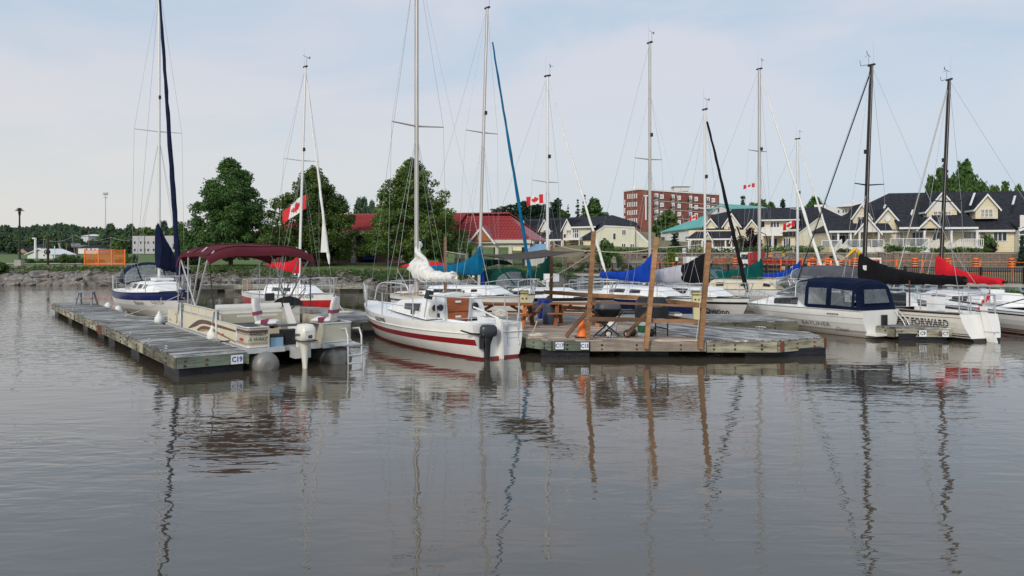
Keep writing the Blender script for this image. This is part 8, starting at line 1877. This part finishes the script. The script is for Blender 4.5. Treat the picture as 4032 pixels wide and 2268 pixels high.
BL = [(2895, 93, 'beside the white truck cab'), (3146, 92, 'left of the cone cluster'), (3200, 93, 'between the slanting white stays'), (3260, 93.5, 'paired with a cone right of the stays'), (3307, 92, 'lowest one left of the digger arm'), (3368, 93, 'just left of the digger bucket arm'), (3603, 92.5, 'between the two black masts'), (3731, 92, 'behind the red sail cover'), (3843, 90, 'second from the right end'), (3983, 88, 'rightmost beside the orange fence post')]
for px, d, w in BL: tag(barrel_t(px, d), 'orange and black striped barrel '+w)
CN = [(3140, 91, 'left of the striped barrels'), (3185, 92, 'partly behind the white furled jib'), (3222, 91.5, 'between the two slanting stays'), (3245, 76, 'largest one low behind the railing'), (3272, 92.5, 'touching a striped barrel'), (3300, 90, 'tilted look right of the stays'), (3078, 88, 'near the hazard marker')]
for px, d, w in CN: x = X(px, d); t = cone('orange traffic cone '+w, (x, d, height(x, d)), .85, .22, 'road cones'); MB().lathe((0, 0, .03), [(.13, .5), (.09, .65)], 'reflect', 14).build('collar', t)
def marker():
    x = X(3082, 91); t = thing('hazard_marker', 'yellow and black chevron hazard marker board', 'sign', (x, 91, height(x, 91))); mat('signyellow', (.75, .48, .02), .5, var=.03)
    MB().box((0, 0, .7), (.06, .06, 1.4), 'alu').build('post', t); MB().box((0, -.05, 1.05), (.42, .03, .95), 'signyellow').build('board', t)
    for i in range(4): MB().bar((-.2, -.075, .72+i*.22), (.2, -.075, .60+i*.22+.02), .02, .09, 'ink').build('stripe', t)
marker()
def truck():
    d = 78; x0 = X(2930, d); x1 = X(3190, d-6); L = math.hypot(x1-x0, 6); t = thing('flatbed_truck', 'red flatbed truck with a white cab loaded with rubble', 'truck', (x0, d, height(x0, d)+.02), math.atan2(-6, x1-x0)); mat('truckred', (.34, .03, .03), .4, var=.1)
    MB().loft([[Vector((x, y, z)) for x, z in ((0, .55), (.05, 1.2), (.25, 1.95), (1.55, 2.0), (1.6, .5))] for y in (-.95, .95)], 'trim', smooth=False).build('cab', t)
    MB().bb((.35, -.97, 1.25), (1.15, -.955, 1.75), 'glassdark').build('window', t); MB().bb((1.15, -.975, .6), (1.62, -.955, 1.95), 'truckred').build('door_panel', t); MB().slab([(.06, -.85, 1.25), (.06, .85, 1.25), (.22, .85, 1.85), (.22, -.85, 1.85)], (-.02, 0, 0), 'glassdark').build('windscreen', t)
    MB().bb((1.7, -1.05, 1.0), (L, 1.05, 1.15), 'truckred').build('bed', t); MB().bb((1.7, -1.05, .8), (L, -1.0, 1.25), 'truckred').build('side_board', t); MB().bb((1.7, -1.0, 1.15), (1.8, 1.0, 2.05), 'truckred').build('headboard', t)
    for i in range(9): MB().bb((1.9+i*.6, -1.08, .8), (1.96+i*.6, -1.05, 1.25), 'truckred').build('stake', t)
    rnd = random.Random(2)
    for i in range(30):
        o = bpy.data.objects.new('rubble_lump', random.choice(RK)); sc.collection.objects.link(o); o.parent = t; s = rnd.uniform(.25, .5); o.location = (3.0+rnd.uniform(-.4, 2.4), rnd.uniform(-.8, .6), 1.3+rnd.uniform(0, .15)); o.scale = (s, s, s*.7)
    for x in (.85, L-2.2, L-1.2):
        for y in (-.95, .95): w = MB(); w.lathe((x, y, .42), [(.05, -.12), (.40, -.12), (.43, 0), (.40, .12), (.05, .12)], 'blackplastic', 18, axis=Matrix.Rotation(R(90), 3, 'X')); o = w.build('wheel', t); MB().lathe((x, y-.13, .42), [(.22, 0), (.05, .03)], 'gelgrey', 12, axis=Matrix.Rotation(R(90), 3, 'X')).build('hub', o)
    MB().bb((.2, -.9, .35), (L-.3, .9, .6), 'blackpaint').build('chassis', t)
truck()
def person():
    d = 86; x = X(3033, d); z = height(x, d); t = thing('person', 'crouching worker in an orange and yellow safety vest and helmet behind the truck', 'person', (x, d, z)); mat('vest', (.80, .22, .02), .7, var=.1); mat('vestyellow', (.75, .70, .05), .7, var=.05); mat('skin', (.45, .26, .18), .6, var=.05); mat('trousers', (.03, .035, .06), .8, var=.1)
    me = bpy.data.meshes.new('body'); vs = [(0, 0, .95), (.0, 0, 1.15), (.05, -.03, 1.38), (.06, -.04, 1.50), (.08, -.06, 1.60), (-.12, 0, .92), (-.14, -.2, .55), (-.16, -.05, .1), (-.16, -.2, .04), (.12, 0, .92), (.16, -.2, .55), (.16, -.05, .1), (.16, -.2, .04), (-.16, 0, 1.38), (-.26, -.05, 1.12), (-.2, -.28, .98), (.24, -.03, 1.38), (.34, -.08, 1.12), (.3, -.3, .98)]
    ed = [(0, 1), (1, 2), (2, 3), (3, 4), (0, 5), (5, 6), (6, 7), (7, 8), (0, 9), (9, 10), (10, 11), (11, 12), (2, 13), (13, 14), (14, 15), (2, 16), (16, 17), (17, 18)]
    me.from_pydata(vs, ed, []); me.materials.append(MT['vest']); o = bpy.data.objects.new('body', me); sc.collection.objects.link(o); o.parent = t
    m = o.modifiers.new('skin', 'SKIN'); rad = [.15, .16, .15, .06, .09, .10, .085, .055, .05, .10, .085, .055, .05, .08, .055, .045, .08, .055, .045]
    for i, r in enumerate(rad): me.skin_vertices[0].data[i].radius = (r, r*.85)
    me.skin_vertices[0].data[0].use_root = True; o.modifiers.new('s', 'SUBSURF').levels = 1; o.modifiers['s'].render_levels = 1
    MB().lathe((.08, -.06, 1.60), [(.085, -.09), (.10, 0), (.07, .09), (.02, .11)], 'skin', 12).build('head', t); MB().lathe((.08, -.06, 1.66), [(.16, -.02), (.12, .0), (.11, .07), (.05, .12), (.01, .125)], 'vest', 14).build('helmet', t)
    MB().lathe((.03, -.02, 1.12), [(.175, -.03), (.175, .03)], 'vestyellow', 14).build('reflective_band', t); MB().lathe((.0, -.03, .75), [(.19, -.2), (.18, .15)], 'trousers', 12).build('trousers', t)
person()
def digger():
    d = 84; x = X(3400, d); z = height(x, d); t = thing('excavator', 'small yellow excavator with a raised boom behind the black sail cover', 'excavator', (x, d, z)); mat('diggeryellow', (.72, .42, .01), .4, var=.08)
    pts = [P(3395, 1060, d), P(3404, 1035, d), P(3398, 1012, d), P(3365, 985, d)]; o = Vector((x, d, z))
    b = MB(); 
    def beam(a, c, w0, w1): b.tube([a-o, c-o], [w0, w1], 'diggeryellow', 4)
    beam(P(3401, 1068, d), P(3402, 1018, d), .32, .28); beam(P(3404, 1022, d), P(3366, 980, d), .30, .24); b.build('boom', t)
    b = MB(); beam(P(3368, 980, d), P(3330, 1015, d), .24, .14); b.build('arm', t)
    MB().tube([P(3372, 984, d)-o, P(3395, 1005, d)-o], .07, 'alu', 6).build('hydraulic_ram', t)
    MB().loft([[Vector((p[0], y, p[1]))+P(3312, 1018, d)-o for p in ((-.6, .25), (-.3, .45), (.25, .2), (.3, -.1), (-.2, -.2), (-.55, .05))] for y in (-.35, .35)], 'concrete', smooth=False).build('bucket', t)
    c = P(3430, 1045, d)-o; MB().box(c, (1.5, 1.6, 1.7), 'trim').build('cab', t); MB().box(c+Vector((0, -.81, .2)), (1.1, .02, .9), 'glassdark').build('window', t); MB().box(c+Vector((0, 0, -1.25)), (2.2, 1.8, .6), 'blackplastic').build('track', t)
digger()
def bench(label, px, d, col='orangewood'):
    x = X(px, d); t = thing('park_bench', label, 'bench', (x, d, height(x, d)), R(-5))
    for i in range(4): MB().box((0, .09*i-.15, .46), (1.7, .075, .04), 'teak').build('seat_slat', t)
    for i in range(4): MB().box((0, .28, .58+.13*i), (1.7, .04, .10), 'teak').build('back_slat', t)
    for s in (-.7, .7): MB().box((s, 0, .23), (.06, .5, .46), 'truckred').build('leg', t); MB().box((s, .3, .7), (.06, .05, .55), 'truckred').build('back_post', t)
bench('orange slatted park bench on the lawn below the long hedge', 2838, 91)
def signs():
    d = 86; x = X(2694, d); z = height(x, d); t = thing('speed_sign', 'white speed limit sign reading 30 on a pole', 'sign', (x, d, z)); H = Z(976, d)-z
    MB().box((0, 0, H/2), (.09, .09, H), 'polewood').build('pole', t); MB().box((0, -.07, H-.32), (.40, .03, .58), 'signwhite').build('plate', t); text('lettering', '30', .36, 'ink', t, mtx=Matrix.Translation((0, -.09, H-.36)) @ Matrix.Rotation(R(90), 4, 'X'), bold=.01); text('lettering', 'MAXIMUM', .07, 'ink', t, mtx=Matrix.Translation((0, -.09, H-.11)) @ Matrix.Rotation(R(90), 4, 'X'))
    d = 84; x = X(2664, d); z = height(x, d); t = thing('notice_board', 'small white notice on a dark post behind the railing', 'sign', (x, d, z)); H = Z(1013, d)-z; MB().box((0, 0, H/2), (.16, .12, H), 'blackpaint').build('post', t); MB().box((0, -.08, H-.2), (.28, .03, .42), 'signwhite').build('plate', t)
    d = 80; x = X(2738, d); z = height(x, d); t = thing('box_trailer', 'plain white box trailer behind the grey and black sail cover', 'trailer', (x, d, z)); w = (2765-2696)/F*d; MB().box((0, .8, 1.15), (w, 1.8, Z(1018, d)-z-.45), 'trim').build('body', t); MB().box((0, .8, .38), (w*.9, 1.6, .12), 'blackpaint').build('frame', t)
    for s in (-.3, .3): MB().lathe((s, -.1, .28), [(.02, -.08), (.27, -.08), (.28, 0), (.27, .08), (.02, .08)], 'blackplastic', 14, axis=Matrix.Rotation(R(90), 3, 'X')).build('wheel', t)
    MB().tube([(w/2, .8, .38), (w/2+1, .8, .38)], .04, 'blackpaint', 6).build('hitch', t)
    d = 81; x = X(2145, d); z = height(x, d); t = thing('banner', 'small white and blue park banner hanging below the shade sail', 'banner', (x, d, z)); MB().box((0, 0, 1.1), (.06, .06, 2.2), 'alu').build('post', t); MB().box((0, -.05, Z(1024, d)-z), (.36, .02, .55), 'signwhite').build('cloth', t); MB().box((0, -.065, Z(1022, d)-z), (.2, .01, .3), 'blueroof').build('emblem', t)
    x = X(2360, 90); t = thing('wood_fence', 'weathered grey board fence panel in the garden bed', 'fence', (X(2483, 90), 90, height(X(2483, 90), 90)))
    for i in range(11): MB().box((.16*i, 0, .55), (.145, .04, 1.0), 'deckgrey').build('board', t)
    t = thing('garden_wall', 'low layered stone garden wall behind the black railing', 'wall', (X(2240, 92.5), 92.5, 1.4)); rnd = random.Random(6)
    for r_ in range(4):
        x = 0
        while x < 10: w = rnd.uniform(.5, 1.1); MB().box((x+w/2, rnd.uniform(-.05, .05), .14+r_*.26), (w-.04, .4, .24), 'blocka').build('stone', t); x += w
    b = MB(); rnd = random.Random(3)
    t = thing('garden_rock', 'upright grey boulder under the large dark shrub', 'boulder', (X(2418, 88), 88, 1.3)); o = bpy.data.objects.new('stone', RK[2]); sc.collection.objects.link(o); o.parent = t; o.scale = (1.0, .8, 2.0); o.location = (0, 0, .5)
signs()
gs = thing('rockery', 'bed of pale rockery stones between the garden and the railing', 'rockery', (X(2330, 84), 84, 1.2)); rnd = random.Random(8)
for i in range(46): o = bpy.data.objects.new('stone', rnd.choice(RK)); sc.collection.objects.link(o); o.parent = gs; o.location = (rnd.uniform(-3.0, 8.5), rnd.uniform(-1.2, 3), .1); s = rnd.uniform(.3, .8); o.scale = (s*1.4, s, s*.8); o.rotation_euler = (0, 0, rnd.uniform(0, 6))

def weeds(name, x0, x1, s0, s1, n, h, m, label, seed):
    g = np.random.default_rng(seed); k = n//14; C_, R_ = [], []
    for i in range(k):
        x = g.uniform(x0, x1); s = g.uniform(s0, s1); y = ys(x)+s; q = h*g.uniform(.4, 1.3); C_.append((x, y, height(x, y)+q*.45)); R_.append((q*.7, q*.7, q*.6))
    V, Fc = leaves(C_, R_, n, .07, seed=seed, hollow=.1, aspect=3.2, up=0); npmesh(name, V, Fc, [m], label=label, cat='weeds', kind='stuff')
weeds('bank_weeds', -56, -27, 2.6, 9, 9000, .28, 'leafmid', 'tufts of grass and weeds above the quarry stones on the left bank', 1)
weeds('bank_weeds', -56, -27, 3, 7, 3500, .22, 'leafbright', 'yellowing weeds scattered on the left bank', 2)
weeds('shore_weeds', -27, 4, 1.6, 5, 9000, .34, 'leafmid', 'rough grass along the top of the park shoreline', 3)
weeds('shore_weeds', -14, 4, .3, 2.5, 6000, .5, 'leafdark', 'dark plants hanging over the bank right of the park shoreline', 4)
ORD = 'first second third fourth fifth sixth seventh eighth ninth tenth eleventh twelfth thirteenth fourteenth fifteenth'.split()
same = {}
for o in sc.objects:
    if o.parent is None and o.get('label'): same.setdefault(o['label'], []).append(o)
for l, os_ in same.items():
    if 1 < len(os_) <= 15:
        os_.sort(key=lambda o: o.location.x/max(o.location.y, .1))
        for i, o in enumerate(os_): o['label'] = l+', '+ORD[i]+' from left'
